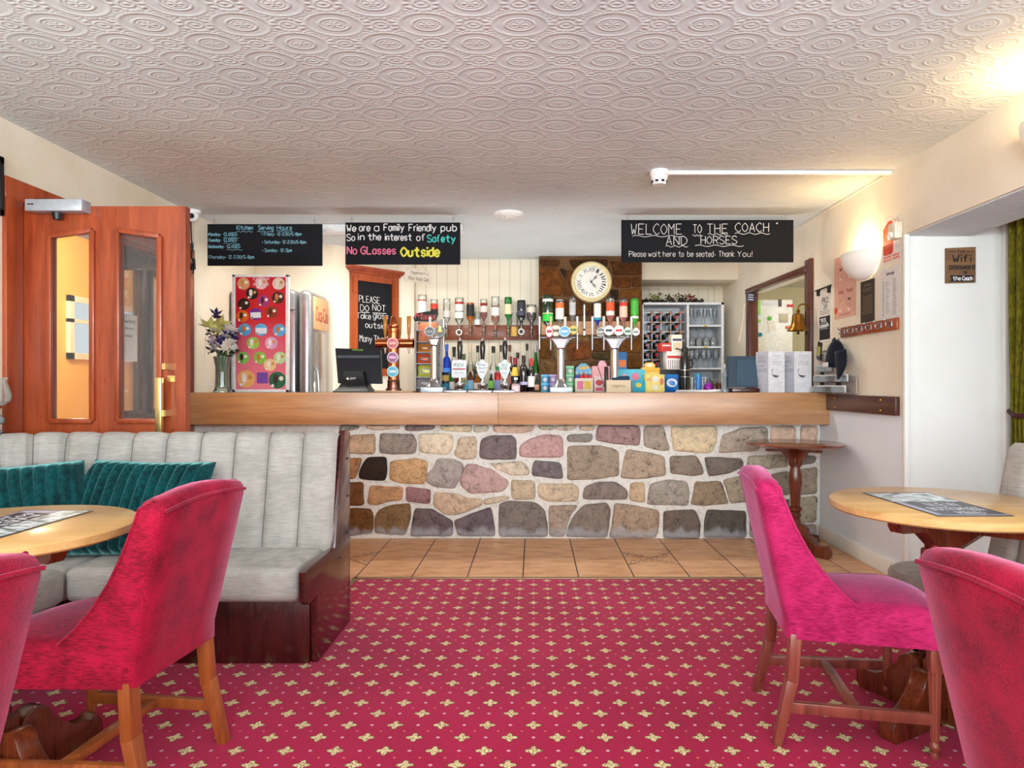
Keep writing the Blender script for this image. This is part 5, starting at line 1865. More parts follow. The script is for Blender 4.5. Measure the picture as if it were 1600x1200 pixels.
# bell on the door jamb
bY = 5.22; c = P(1247, 517, bY)
t = thing('brass_bell', 'aged brass bell on a curved bracket at the kitchen doorway', 'bell', c)
k = bY / F
b = MB(); b.lathe([(0, 27 * k), (5 * k, 27 * k), (8.5 * k, 25 * k), (9.2 * k, 20 * k), (10 * k, 12 * k), (12 * k, 6 * k), (16.8 * k, 0.5 * k), (17 * k, 0), (15.5 * k, 0.2 * k), (10.5 * k, 6 * k), (8 * k, 20 * k), (0, 25 * k)], 36); obj('bell_body', b, M_oldbrass, t)
b = MB(); b.cyl((0, 0, 24 * k), (0, 0, -3 * k), 0.004); b.ball((0, 0, -3.5 * k), 0.011, 12); obj('clapper', b, M_softblack, t)
b = MB(); b.lathe([(0, 26 * k), (3 * k, 26 * k), (2 * k, 29 * k), (3 * k, 31 * k), (1.5 * k, 34 * k), (0, 34.5 * k)], 14)
jx = rx(KY0) - 0.03 - c.x
b.tube([(0, 0, 33 * k), (0.003, 0, 38 * k), (0.018, 0, 41 * k), (0.04, 0, 42 * k), (0.07, 0, 40 * k), (jx, 0.03, 39 * k)], 0.006, 8); b.cyl((jx - 0.004, 0.03, 39 * k), (jx + 0.008, 0.03, 39 * k), 0.018)
obj('bracket', b, M_oldbrass, t)
b = MB(); b.tube([(11 * k, -0.01, 30 * k), (11.5 * k, -0.015, 0), (11.5 * k, -0.015, -5 * k)], 0.005, 6); b.ball((11.5 * k, -0.015, -5 * k), 0.009, 10); obj('pull_cord', b, M_softblack, t)
t = thing('small_plaque', 'tiny navy plaque with a trailing cream string left of the kitchen doorway', 'sign', P(1165, 474, 6.60))
pY2 = 6.66
b = MB(); b.prism([(X_(1158.5, pY2), Z_(473.5, pY2)), (X_(1170, pY2), Z_(474.5, pY2)), (X_(1171, pY2), Z_(461.5, pY2)), (X_(1159.5, pY2), Z_(460, pY2))], front(pY2 - 0.15), 0, 0.008); obj('board', b, plain('navy_print', (52, 50, 82), 0.6), t, world=True)
b = MB()
for v in (464, 467.5, 471): b.bar((X_(1161, pY2), pY2 - 0.16, Z_(v, pY2)), (X_(1169, pY2), pY2 - 0.16, Z_(v, pY2) - 0.003), 0.002, 0.006)
obj('lettering', b, CH_white, t, world=True)
b = MB(); b.tube([P(x, y, 6.5) for x, y in ((1163, 474), (1161, 500), (1158, 515), (1155, 535))], 0.004, 5); obj('string', b, plain('cream_string', (232, 214, 176), 0.9), t, world=True)

# fridge with magnets in the kitchen
fY = 6.95
t = thing('kitchen_fridge', 'tall white fridge covered in magnets, seen through the kitchen doorway', 'fridge', (2.5, fY + 0.3, 0))
b = MB(); b.box(X_(1176, fY), X_(1239, fY), fY, fY + 0.55, 0.02, Z_(468, fY), 0.012); obj('body', b, plain('fridge_white', (238, 238, 234), 0.35), t, world=True)
MG = [('magnet', 'lime green notepad magnet at the top corner of the kitchen fridge', (1177, 1188, 469, 492), (150, 214, 60)), ('magnet', 'white strip magnet along the top of the kitchen fridge', (1191, 1214, 469, 477), (226, 226, 232)),
      ('magnet', 'small dark upright magnet on the kitchen fridge', (1216, 1221, 468, 479), (70, 66, 66)), ('magnet', 'red bow magnet near the fridge edge', (1230, 1240, 475, 480), (220, 48, 48)),
      ('magnet', 'pale green round magnet alone on the fridge', (1183, 1189, 499, 504), (160, 206, 90)), ('magnet', 'bright green magnet holding a tilted note', (1199, 1206, 495, 500), (110, 190, 60)),
      ('magnet', 'black and cream picture magnet in the middle of the fridge', (1217, 1231, 490, 504), (196, 184, 160)), ('magnet', 'orange flower magnet beside the bell', (1228, 1237, 509, 514), (232, 110, 60)), ('magnet', 'teal round magnet holding the lower note', (1184, 1191, 520, 526), (20, 130, 150))]
for nm, lb, (a, c_, e, f_), col in MG:
    o = MB()
    if a - c_ and abs((c_ - a) - (f_ - e)) < 3 and c_ - a < 9:
        o.lathe([(0, 0), ((c_ - a) / 2 * fY / F, 0), ((c_ - a) / 2 * fY / F * 0.9, 0.012), (0, 0.014)], 16, P((a + c_) / 2, (e + f_) / 2, fY - 0.001), RX)
    elif 'bow' in lb or 'flower' in lb:
        for s in (-1, 1): o.ball(P((a + c_) / 2 + s * 2.6, (e + f_) / 2, fY - 0.01), 2.6 * fY / F, 10, 1, 0.4, 0.9)
    else:
        o.box(X_(a, fY), X_(c_, fY), fY - 0.008, fY - 0.001, Z_(f_, fY), Z_(e, fY), 0.002)
    tag(obj(nm, o, plain('magnet_paint', col, 0.5), None, world=True), lb, 'magnet')
for lb, pts in (('cream note tilted under the bright green magnet', ((1199, 500), (1211, 502), (1212, 516), (1201, 519))), ('larger cream note under the teal magnet on the fridge', ((1181, 526), (1194, 527), (1197, 548), (1184, 549)))):
    o = MB(); o.prism([(X_(x, fY), Z_(y, fY)) for x, y in pts], front(fY - 0.001), 0, 0.003)
    tag(obj('paper_note', o, plain('cream_paper', (240, 234, 222), 0.8), None, world=True), lb, 'note')

# ------------------------------------------------------------------ bottles
SHAPES = {
    'wine': [(0, 0), (0.96, 0), (1, 0.02), (1, 0.60), (0.93, 0.67), (0.62, 0.74), (0.40, 0.79), (0.36, 0.84), (0.35, 0.955), (0.41, 0.96), (0.41, 0.985), (0, 0.985)],
    'spirit': [(0, 0), (0.95, 0), (1, 0.02), (1, 0.64), (0.9, 0.70), (0.5, 0.75), (0.37, 0.78), (0.35, 0.93), (0.4, 0.94), (0.4, 0.985), (0, 0.985)],
    'tall': [(0, 0), (0.95, 0), (1, 0.02), (1, 0.52), (0.85, 0.60), (0.5, 0.68), (0.36, 0.76), (0.33, 0.95), (0.38, 0.955), (0.38, 0.985), (0, 0.985)],
    'beer': [(0, 0), (0.95, 0), (1, 0.02), (1, 0.55), (0.8, 0.66), (0.45, 0.78), (0.38, 0.95), (0.45, 0.955), (0.45, 0.985), (0, 0.985)],
    'champ': [(0, 0), (0.96, 0), (1, 0.02), (1, 0.48), (0.85, 0.60), (0.55, 0.74), (0.42, 0.84), (0.40, 0.985), (0, 0.985)],
    'round': [(0, 0), (0.7, 0), (0.95, 0.06), (1, 0.2), (0.98, 0.42), (0.75, 0.56), (0.42, 0.64), (0.33, 0.72), (0.33, 0.94), (0.4, 0.95), (0.4, 0.985), (0, 0.985)],
}


def shape_r(sh, z):
    p = SHAPES[sh]
    for (r0, z0_), (r1, z1_) in zip(p[1:], p[2:]):
        if z0_ <= z <= z1_ and z1_ > z0_: return r0 + (r1 - r0) * (z - z0_) / (z1_ - z0_)
    return 1.0


def darkglass(name, rgb):
    return plain(name, rgb, 0.08, 0.0, 0.4, 0.6)


GL = {'green': glassy('green_glass', (50, 150, 60), 0.55), 'dgreen': darkglass('dark_green_glass', (20, 46, 26)), 'black': darkglass('black_glass', (16, 13, 15)), 'blue': glassy('blue_glass', (20, 70, 200), 0.45),
      'clear': glassy('bottle_clear_glass', (250, 252, 250), 0.93), 'amber': glassy('amber_spirit', (206, 110, 30), 0.5), 'red': glassy('red_spirit', (184, 40, 24), 0.45), 'brown': darkglass('brown_glass', (84, 40, 16)),
      'darkred': darkglass('dark_red_spirit', (72, 20, 20)), 'orange': glassy('orange_spirit', (232, 88, 40), 0.4), 'pink': glassy('pink_spirit', (232, 90, 80), 0.45), 'pale': glassy('pale_spirit', (220, 200, 130), 0.75), 'lime': glassy('lime_spirit', (80, 180, 60), 0.4)}
PAPER = {}


def paper(rgb):
    if rgb not in PAPER: PAPER[rgb] = plain('label_paper', rgb, 0.6)
    return PAPER[rgb]


def bottle(label, px, yt, w, Y, zb, sh, glass, cap=(20, 20, 22), lab=None, lz=(0.12, 0.5), fill=None, group='bottles on the back bar', lab2=None, cap_z=0.86):
    r = w / 2 * Y / F; h = Z_(yt, Y) - zb
    t = thing('bottle', label, 'bottle', (X_(px, Y), Y, zb), 0, group)
    b = MB(); b.lathe([(q[0] * r, q[1] * h) for q in SHAPES[sh]], 20); obj('glass_body', b, GL[glass], t)
    if fill:
        b = MB(); p = [(q[0] * r * 0.93, max(q[1] * h, 0.003)) for q in SHAPES[sh] if q[1] <= fill[1]]
        p += [(shape_r(sh, fill[1]) * r * 0.93, fill[1] * h), (0, fill[1] * h)]
        b.lathe(p, 20); obj('liquid', b, GL[fill[0]], t)
    if cap:
        b = MB(); rc = shape_r(sh, 0.9) * r * 1.12
        b.lathe([(0, cap_z * h), (rc, cap_z * h), (rc * 1.05, 0.9 * h), (rc * 1.12, 0.95 * h), (rc * 1.12, h), (0, h)], 16); obj('cap', b, plain('bottle_cap', cap, 0.4), t)
    for L, (a, c_) in ((lab, lz), (lab2, (0.70, 0.78)) if lab2 else (None, (0, 0))):
        if L:
            b = MB(); n_ = 5
            b.lathe([(shape_r(sh, a + (c_ - a) * i / n_) * r * 1.02, (a + (c_ - a) * i / n_) * h) for i in range(n_ + 1)], 20); obj('paper_label', b, paper(L), t)
    return t


def optic(label, px, yt, yb, yn, w, Y, sh, glass, lab=None, lz=(0.25, 0.6), fill=None, measure=None, cap_top=None, badge=None):
    """upside-down bottle in an optic clamp: body from yt to yb, neck to yn, measure hanging below"""
    r = w / 2 * Y / F; k = Y / F
    zt, zbm, zn = Z_(yt, Y), Z_(yb, Y), Z_(yn, Y)
    t = thing('optic_bottle', label, 'bottle', (X_(px, Y), Y, zn - 0.10), 0, 'upside-down spirit bottles on the wall rails')
    H0 = zn - 0.10
    zs = lambda z: z - H0
    hb = zt - zbm
    prof = [(0, zs(zt) - 0.01), (r * 0.6, zs(zt)), (r * 0.95, zs(zt)), (r, zs(zt) - 0.012), (r, zs(zbm) + hb * 0.12), (r * 0.85, zs(zbm) + 0.004), (r * 0.42, zs(zbm) - 0.02), (r * 0.34, zs(zbm) - 0.035), (r * 0.33, zs(zn)), (0, zs(zn))]
    b = MB(); b.lathe(prof, 20); obj('glass_body', b, GL[glass], t)
    if fill:
        fg, fr_ = fill; zf = zbm + hb * fr_
        p = [(0, zs(zf)), (r * 0.94, zs(zf)), (r * 0.94, zs(zbm) + hb * 0.13), (r * 0.8, zs(zbm) + 0.006), (r * 0.36, zs(zbm) - 0.02), (r * 0.28, zs(zbm) - 0.035), (r * 0.27, zs(zn)), (0, zs(zn))]
        b = MB(); b.lathe(p, 18); obj('liquid', b, GL[fg], t)
    if lab:
        for L, (a, c_) in (lab if isinstance(lab, list) else [(lab, lz)]):
            b = MB(); b.lathe([(r * 1.02, zs(zbm) + hb * a), (r * 1.02, zs(zbm) + hb * c_)], 20); obj('paper_label', b, paper(L), t)
    if cap_top:
        b = MB(); b.lathe([(0, zs(zt) + 0.014), (r * 0.5, zs(zt) + 0.014), (r * 0.9, zs(zt) + 0.003), (r * 0.9, zs(zt) - 0.003)], 20); obj('base_cap', b, paper(cap_top), t)
    b = MB()
    rm = 0.014
    b.lathe([(0, zs(zn) + 0.012), (rm * 1.25, zs(zn) + 0.012), (rm * 1.25, zs(zn) - 0.002), (rm * 0.7, zs(zn) - 0.008), (rm, zs(zn) - 0.02), (rm, zs(zn) - 0.06), (rm * 0.6, zs(zn) - 0.066), (rm * 0.45, zs(zn) - 0.095), (0, zs(zn) - 0.098)], 14)
    b.tube([(-0.022, -0.012, zs(zn) - 0.075), (-0.022, -0.03, zs(zn) - 0.085), (0.022, -0.03, zs(zn) - 0.085), (0.022, -0.012, zs(zn) - 0.075)], 0.0025, 5)
    b.box(-0.006, 0.006, 0.0, 0.074, zs(zn) - 0.05, zs(zn) - 0.03)
    om = obj('optic_measure', b, plain('smoked_chrome', (120, 112, 104), 0.2, 0.7), t)
    if badge:
        b = MB(); b.lathe([(0, 0), (0.032, 0), (0.032, 0.004), (0, 0.005)], 20, (0, -0.016, zs(zn) - 0.035), RX); obj('badge', b, paper(badge), om)
        b = MB(); b.lathe([(0, 0.005), (0.020, 0.005), (0.020, 0.006), (0, 0.0065)], 16, (0, -0.016, zs(zn) - 0.035), RX); obj('badge_print', b, paper((60, 50, 44)), om)
    return t


# wall rails carrying the optics
b = MB(); b.box(X_(655, 6.93), X_(841, 6.93), 6.925, 6.975, Z_(531, 6.93), Z_(508, 6.93), 0.004)
tag(obj('optic_rail', b, M_rail, None, world=True), 'brown wooden rail for spirit optics on the cream boarded wall', 'rail')
b = MB(); b.box(X_(846, 6.74), X_(1000, 6.74), 6.735, 6.765, Z_(523, 6.74), Z_(502, 6.74), 0.004)
tag(obj('optic_rail', b, wood('pale_rail_wood', (150, 104, 66), (196, 150, 104), 'x', 1, 0.5, 0), None, world=True), 'pale wooden optic rail across the brown stone pillar', 'rail')
OY, QY = 6.86, 6.665
optic('white-labelled upside-down bottle with a red dot, leftmost on the boarded wall', 660, 461, 492, 506, 14, OY, 'spirit', 'clear', [((236, 236, 232), (0.02, 0.68)), ((200, 30, 40), (0.70, 0.74))])
optic('upside-down bottle with red and black label, second from the left', 678.5, 468, 496, 508, 11.5, OY, 'spirit', 'clear', [((40, 26, 22), (0.1, 0.45)), ((206, 60, 40), (0.46, 0.75))], fill=('red', 0.75))
optic('nearly empty frosted upside-down bottle, third from the left', 698, 467, 500, 512, 11, OY, 'spirit', 'clear', [((214, 206, 204), (0.12, 0.42))])
optic('wide clear upside-down bottle with a long white label above the white badge', 717.5, 465.5, 502, 514, 14, OY, 'spirit', 'clear', [((232, 226, 220), (0.42, 0.72)), ((190, 50, 40), (0.74, 0.82)), ((236, 234, 228), (0.12, 0.38))], badge=(232, 228, 220))
optic('upside-down square whiskey bottle with black label on the boarded wall', 735, 473.5, 499, 511, 12, OY, 'spirit', 'amber', [((30, 28, 30), (0.18, 0.9))], fill=('darkred', 0.5))
optic('upside-down bottle of red spirit with white label', 756, 467.5, 496, 511, 11, OY, 'spirit', 'clear', [((232, 216, 208), (0.28, 0.62)), ((150, 30, 34), (0.64, 0.78))], fill=('red', 0.78))
optic('upside-down amber rum bottle, clear at the top, white label with red', 774, 463.5, 502, 516, 13, OY, 'spirit', 'clear', [((236, 228, 222), (0.22, 0.56))], fill=('amber', 0.62))
optic('upside-down green bottle with cream label on the boarded wall', 794, 464.5, 495, 512, 11.5, OY, 'spirit', 'green', [((236, 218, 180), (0.12, 0.64))])
optic('upside-down black-labelled bottle with a round white badge below', 814.5, 469.5, 498, 513, 13, OY, 'spirit', 'black', [((70, 72, 90), (0.15, 0.45)), ((46, 46, 56), (0.5, 0.9))], badge=(232, 228, 222))
optic('squat upside-down dark red bottle with cream label, last on the boarded wall', 830.5, 476.5, 500, 514, 15, OY, 'spirit', 'clear', [((232, 220, 200), (0.48, 0.82))], fill=('darkred', 0.5))
optic('large upside-down dark green bottle with bright green strip, leftmost on the pillar', 856, 461.5, 505, 514, 16.5, QY, 'spirit', 'dgreen', [((230, 232, 230), (0.76, 0.86)), ((40, 200, 70), (0.06, 0.3)), ((210, 230, 150), (0.32, 0.36))])
optic('upside-down bottle with orange and white label on the pillar', 874.5, 470, 501, 512, 13.5, QY, 'spirit', 'clear', [((226, 220, 214), (0.06, 0.62)), ((226, 110, 50), (0.62, 0.88))], cap_top=(210, 210, 214))
optic('slim silver upside-down bottle on the pillar', 894.5, 466, 499, 510, 10, QY, 'spirit', 'clear', [((190, 190, 192), (0.2, 0.8))], cap_top=(80, 70, 66))
optic('upside-down bottle with teal and white label under the clock', 933.5, 474, 501, 512, 11.5, QY, 'spirit', 'blue', [((226, 224, 214), (0.16, 0.98)), ((20, 140, 160), (0.02, 0.15))])
optic('upside-down bottle of bright orange liqueur with white band', 953.5, 466, 500, 512, 13, QY, 'spirit', 'clear', [((226, 214, 206), (0.2, 0.4)), ((232, 84, 40), (0.42, 0.8))], fill=('orange', 0.8), cap_top=(40, 34, 34))
optic('upside-down bottle of pink-red liqueur with pale picture label', 974, 468, 500, 512, 12.5, QY, 'spirit', 'clear', [((244, 190, 170), (0.12, 0.66)), ((226, 50, 40), (0.68, 0.84))], fill=('pink', 0.8), cap_top=(60, 50, 50))
optic('upside-down green liqueur bottle with white band, last on the pillar', 991.5, 467, 502, 513, 12.5, QY, 'spirit', 'lime', [((226, 226, 226), (0.12, 0.22)), ((70, 170, 60), (0.3, 0.9))], cap_top=(60, 60, 54), badge=(230, 226, 220))
t = thing('muddling_wand', 'thin white and black wand hanging on the pillar between the two pillar taps', 'wand', P(913, 524, 6.70))
b = MB(); b.cyl(P(913, 513.5, 6.70), P(913, 476, 6.70), 0.010, 0.009); b.tube([P(913, 512, 6.70), P(913, 512, 6.745)], 0.004, 6); obj('shaft', b, plain('pale_steel', (222, 222, 224), 0.3, 0.3), t, world=True)
b = MB(); b.cyl(P(913, 517, 6.70), P(913, 513.5, 6.70), 0.0105); b.cyl(P(913, 476, 6.70), P(913, 474, 6.70), 0.0095); obj('collar', b, M_black, t, world=True)
b = MB(); b.cyl(P(913, 524, 6.70), P(913, 517, 6.70), 0.0105); obj('tip', b, M_whiteplastic, t, world=True)
for lb, px_, yt, yb, w_, two in (('clear glass jar on the rail behind the whiskey bottle', 746, 487, 508, 10, False), ('glass jar half filled with gold, on the rail beside the green bottle', 803.5, 489, 526, 12, True)):
    t = thing('glass_jar', lb, 'jar', P(px_, yb, 6.90))
    k = 6.90 / F; hh_ = (yb - yt) * k; r = w_ / 2 * k
    b = MB(); b.lathe([(0, 0), (r, 0), (r, hh_ * 0.85), (r * 0.8, hh_ * 0.92), (r * 0.8, hh_), (0, hh_)], 18); obj('glass_body', b, GL['clear'], t)
    b = MB(); b.lathe([(0, 0.002), (r * 1.02, 0.002), (r * 1.02, hh_ * 0.4), (0, hh_ * 0.41)], 18); obj('paper_label', b, paper((206, 166, 80) if two else (232, 230, 226)), t)

BK = 6.86; MID = 6.68; FR = 6.48
bottle('slim green wine bottle behind the leftmost beer tap', 685.5, 541, 9.5, MID, ZB, 'wine', 'green', (30, 32, 30), (206, 214, 200), (0.3, 0.44))
bottle('bright blue bottle right of the leftmost beer tap', 698, 538, 12.5, MID, ZB, 'spirit', 'blue', (40, 90, 190), (60, 130, 226), (0.18, 0.52))
bottle('black port bottle with a pale neck mark left of the first hand pump', 709.5, 542, 13, BK, ZB, 'wine', 'black', (20, 18, 18), (120, 30, 50), (0.1, 0.45), lab2=(200, 196, 190))
bottle('dark green bottle peeping out behind the first hand pump', 724.5, 553, 13, 6.75, ZB, 'wine', 'dgreen', (70, 90, 50), (150, 160, 90), (0.2, 0.5))
bottle('clear bottle with pale label right of the first hand pump', 735, 539, 11, BK, ZB, 'tall', 'clear', (230, 200, 180), (226, 222, 216), (0.16, 0.46), ('clear', 0.6))
bottle('clear bottle with black cap left of the middle hand pump', 746.5, 540, 12, BK, ZB, 'tall', 'clear', (18, 18, 20), (50, 50, 56), (0.3, 0.50), ('pale', 0.6))
bottle('broad clear bottle with black stopper between the middle and last hand pumps', 771, 541, 15, BK, ZB, 'round', 'clear', (18, 18, 20), (214, 220, 226), (0.3, 0.5))
bottle('slim clear bottle with dark cap close left of the last hand pump', 782.5, 539, 9, MID, ZB, 'tall', 'clear', (60, 30, 20), (200, 190, 150), (0.2, 0.45), ('amber', 0.5))
bottle('pale bottle with brown cap behind the last hand pump', 796.5, 539, 11, BK, ZB, 'tall', 'clear', (96, 34, 26), (216, 208, 190), (0.2, 0.45), ('pale', 0.55))
bottle('dark bottle with red foil right behind the last hand pump', 798, 557, 9, MID, ZB, 'wine', 'black', (140, 40, 44), (180, 120, 110), (0.25, 0.5), cap_z=0.78)
bottle('wine bottle with gold shield label and dark red foil', 805, 559, 13.5, 6.51, ZB, 'champ', 'black', (128, 24, 44), (224, 186, 70), (0.5, 0.74), lab2=None, cap_z=0.76)
bottle('clear bottle with black stopper behind the gold-labelled wine', 809, 551, 12, BK, ZB, 'tall', 'clear', (24, 22, 22), (210, 206, 200), (0.2, 0.4))
bottle('tall black wine bottle with a thin lilac label band', 818, 555.5, 13.5, FR, ZB, 'wine', 'black', (32, 20, 24), (166, 160, 196), (0.24, 0.32), cap_z=0.78)
bottle('clear tall bottle with black stopper near the pillar', 823.5, 537, 10, BK, ZB, 'tall', 'clear', (24, 22, 22), (214, 200, 170), (0.2, 0.4), ('pale', 0.5))
bottle('wine bottle with bright red foil and red and white label', 830, 560, 11, FR, ZB, 'wine', 'black', (206, 30, 36), (226, 214, 212), (0.2, 0.5), cap_z=0.76)
bottle('green bottle with silver foil standing beside the pillar', 837, 540, 10, BK, ZB, 'champ', 'green', (190, 192, 196), (206, 206, 214), (0.2, 0.42))
bottle('small pink-labelled bottle in front of the gold-labelled wine', 806, 590, 13, 6.425, ZB, 'beer', 'black', (200, 210, 220), (226, 180, 184), (0.16, 0.62), group='small bottles at the front of the back bar')
bottle('small dark bottle at the foot of the pillar', 838.5, 586, 8, FR, ZB, 'beer', 'dgreen', (60, 40, 34), (196, 150, 130), (0.2, 0.5), group='small bottles at the front of the back bar')
# small bottles and cans standing on the bar behind the hand pumps
FB = 5.52
SB = 'small bottles and cans behind the hand pumps'
bottle('small green beer bottle with white oval label beside the dark blue can', 705, 581, 11, FB, ZC, 'beer', 'green', (40, 110, 60), (226, 226, 220), (0.12, 0.5), group=SB)
bottle('brown bottle with pale blue label between first and middle hand pumps', 735, 576, 11, FB, ZC, 'beer', 'brown', (214, 190, 120), (150, 200, 232), (0.1, 0.5), group=SB)
bottle('amber bottle with white label left of the middle hand pump', 745.5, 584, 11, FB, ZC, 'beer', 'amber', (190, 140, 50), (232, 222, 200), (0.15, 0.5), ('amber', 0.6), group=SB)
bottle('small bottle with lime green label right of the middle hand pump', 767.5, 584, 9, FB, ZC, 'beer', 'dgreen', (60, 80, 60), (130, 206, 90), (0.2, 0.62), group=SB)
bottle('small bottle with teal label left of the first hand pump foot', 728, 590, 9, FB, ZC, 'beer', 'clear', (226, 220, 206), (60, 170, 196), (0.15, 0.55), group=SB)


def can(label, px, yt, w, Y, zb, col, top=(190, 192, 196), band=None, group=SB, h=None):
    k = Y / F; r = w / 2 * k; h = h or Z_(yt, Y) - zb
    t = thing('drink_can', label, 'can', (X_(px, Y), Y, zb), 0, group)
    b = MB(); b.lathe([(0, 0), (r * 0.85, 0), (r, h * 0.05), (r, h * 0.93), (r * 0.88, h * 0.985), (r * 0.88, h), (r * 0.82, h), (r * 0.82, h * 0.985), (0, h * 0.985)], 22); obj('can_body', b, plain('can_paint', col, 0.3, 0.3), t)
    if band:
        for (bc, a, c_) in band:
            b = MB(); b.lathe([(r * 1.01, h * a), (r * 1.01, h * c_)], 22); obj('printed_band', b, paper(bc), t)
    return t


can('dark blue and teal can with gold harp-shaped mark', 696, 581.5, 11.5, 5.46, ZC, (18, 30, 54), band=[((24, 120, 150), 0.02, 0.42), ((206, 170, 80), 0.55, 0.85)])
can('can with red top and lilac label left of the last hand pump', 777.5, 582, 10, FB, ZC, (200, 40, 44), band=[((150, 160, 220), 0.05, 0.6)])
bottle('white cup-like bottle with green round mark behind the red-topped can', 777, 573, 12, 5.60, ZC, 'beer', 'clear', (40, 130, 80), (232, 232, 226), (0.1, 0.75), group=SB)

# ------------------------------------------------------------------ beer taps
def lens(b_, c, r, th=0.012):
    b_.lathe([(0, -0.002), (r, -0.002), (r, th * 0.6), (r * 0.93, th), (0, th)], 26, c, RX)


def badge(t, px, py, Y, rpx, rim, face, mark=None, oval=1.0, name='badge'):
    r = rpx * Y / F
    b = MB(); b.lathe([(0, -0.004), (r, -0.004), (r, 0.010), (r * 0.9, 0.014), (0, 0.014)], 28, P(px, py, Y), RX, oval, 1.0)
    o = obj(name, b, plain('badge_rim', rim, 0.25, 0.4), t, world=True)
    b = MB(); b.lathe([(0, 0.014), (r * 0.86, 0.014), (r * 0.86, 0.0155), (0, 0.016)], 28, P(px, py, Y), RX, oval, 1.0)
    obj('badge_face', b, plain('badge_enamel', face, 0.3), o, world=True)
    if mark:
        b = MB(); b.box(X_(px - rpx * 0.6 * oval, Y), X_(px + rpx * 0.6 * oval, Y), Y - 0.0175, Y - 0.0155, Z_(py + rpx * 0.22, Y), Z_(py - rpx * 0.22, Y), 0.0005)
        obj('badge_print', b, plain('badge_print', mark, 0.4), o, world=True)
    return o


def tap(t, px, Y, yh0, yh1, ys, hm, lean=0):
    """lever, body and spout of one beer tap at pixel column px"""
    b = MB(); b.cyl(P(px, yh1, Y), P(px + lean, yh0, Y), 0.007, 0.011, 12); b.ball(P(px + lean, yh0, Y), 0.011, 10)
    o = obj('tap_handle', b, hm, t, world=True)
    b = MB(); b.cyl(P(px, yh1 + 9, Y), P(px, yh1 - 1, Y), 0.011, 0.009, 14); b.cyl(P(px, ys, Y), P(px, yh1 + 8, Y), 0.006, 0.009, 12)
    b.cyl(P(px, yh1 + 5, Y - 0.0), P(px, yh1 + 5, Y + 0.08), 0.009)
    obj('spout', b, M_dchrome, t, world=True)


def t_tap(label, px, Y, ytop, ysh, ybase, wt, wc, badges, taps, base=True):
    t = thing('beer_tap', label, 'beer tap', (X_(px, Y), Y + 0.06, ZC))
    k = Y / F
    b = MB()
    fn = front(Y)
    pts = [(px - wt, ytop), (px - wt, ytop + 3)]
    for i in range(1, 9):
        a = i / 8; pts.append((px - wc - (wt - wc) * (1 - a) ** 1.25, ytop + 3 + (ysh - ytop - 3) * a))
    poly = [(X_(x, Y), Z_(y, Y)) for x, y in pts]; poly += [(X_(2 * px - x, Y), Z_(y, Y)) for x, y in pts[::-1]]
    b.prism(poly, lambda u, v, d: (u, Y + d, v), 0.0, 0.075, 0.012)
    r_ = wc * k
    zf = Z_(ybase, Y); zz_ = lambda y: Z_(y, Y)
    b.lathe([(0, zf), (r_ * 2.2, zf), (r_ * 2.0, zf + 1.5 * k), (r_ * 1.35, zz_(ybase - 6)), (r_ * 1.05, zz_(ybase - 11)), (r_, zz_(ybase - 14)), (r_, zz_(ysh - 1)), (0, zz_(ysh - 1))], 36, (X_(px, Y), Y + 0.0375, 0))
    obj('column', b, plain('polished_steel', (206, 208, 212), 0.18, 1.0), t, world=True)
    b = MB(); b.box(X_(px - 17, Y), X_(px + 17, Y), Y - 0.08, Y + 0.12, ZC, ZC + 8 * k, 0.003); obj('base', b, plain('pale_steel_tray', (206, 222, 232), 0.3, 0.3), t, world=True)
    b = MB(); xs_ = [q[0] for q in taps]
    if xs_: b.cyl(P(min(xs_), 527.5, Y + 0.06), P(max(xs_), 527.5, Y + 0.06), 0.008)
    if xs_: obj('crossbar', b, M_dchrome, t, world=True)
    for q in taps: tap(t, *q)
    for q in badges: badge(t, *q)
    return t


M_dchrome = plain('dull_chrome', (150, 150, 154), 0.25, 1.0)
WH = plain('ivory_lever', (236, 232, 226), 0.3); GO = plain('gold_lever', (226, 180, 130), 0.3, 0.4); SI = plain('silver_lever', (206, 210, 216), 0.25, 0.6)
TY = 5.22
t = t_tap('chrome beer tap with two round black badges, leftmost on the bar', 677, TY, 528, 541, 604, 9, 6, [(671.5, 518, TY - 0.03, 8, (190, 190, 192), (22, 24, 26), (170, 170, 172)), (687.5, 518, TY - 0.03, 9, (150, 150, 152), (20, 18, 18), (190, 160, 100))],
          [(672, TY + 0.0, 497, 514, 520, WH), (693, TY - 0.0, 500, 524, 546, SI)])
b = MB(); b.lathe([(0, 0), (4.5 * TY / F, 0), (4.5 * TY / F, 0.004), (0, 0.004)], 16, P(687.5, 514, TY - 0.048), RX, 0.5, 1); obj('gold_mark', b, M_brass, t, world=True)
t = t_tap('chrome beer tap with a round blue badge, in the middle of the pillar', 876.5, TY, 527, 546, 604, 17, 6, [(858, 518, TY - 0.02, 10, (226, 40, 40), (238, 232, 230), (220, 40, 40), 0.62), (868, 517, TY, 9, (200, 186, 160), (236, 226, 200), (120, 110, 80)), (882, 518, TY - 0.04, 8.8, (220, 226, 230), (40, 160, 222), (232, 244, 250)), (896, 515.5, TY, 7.5, (160, 140, 30), (226, 186, 30), (60, 130, 50))],
          [(843, TY, 496, 523, 546, SI), (860.5, TY + 0.03, 496, 523, 547, GO), (883, TY + 0.04, 497, 520, 528, WH), (902, TY, 496, 524, 546, SI)])
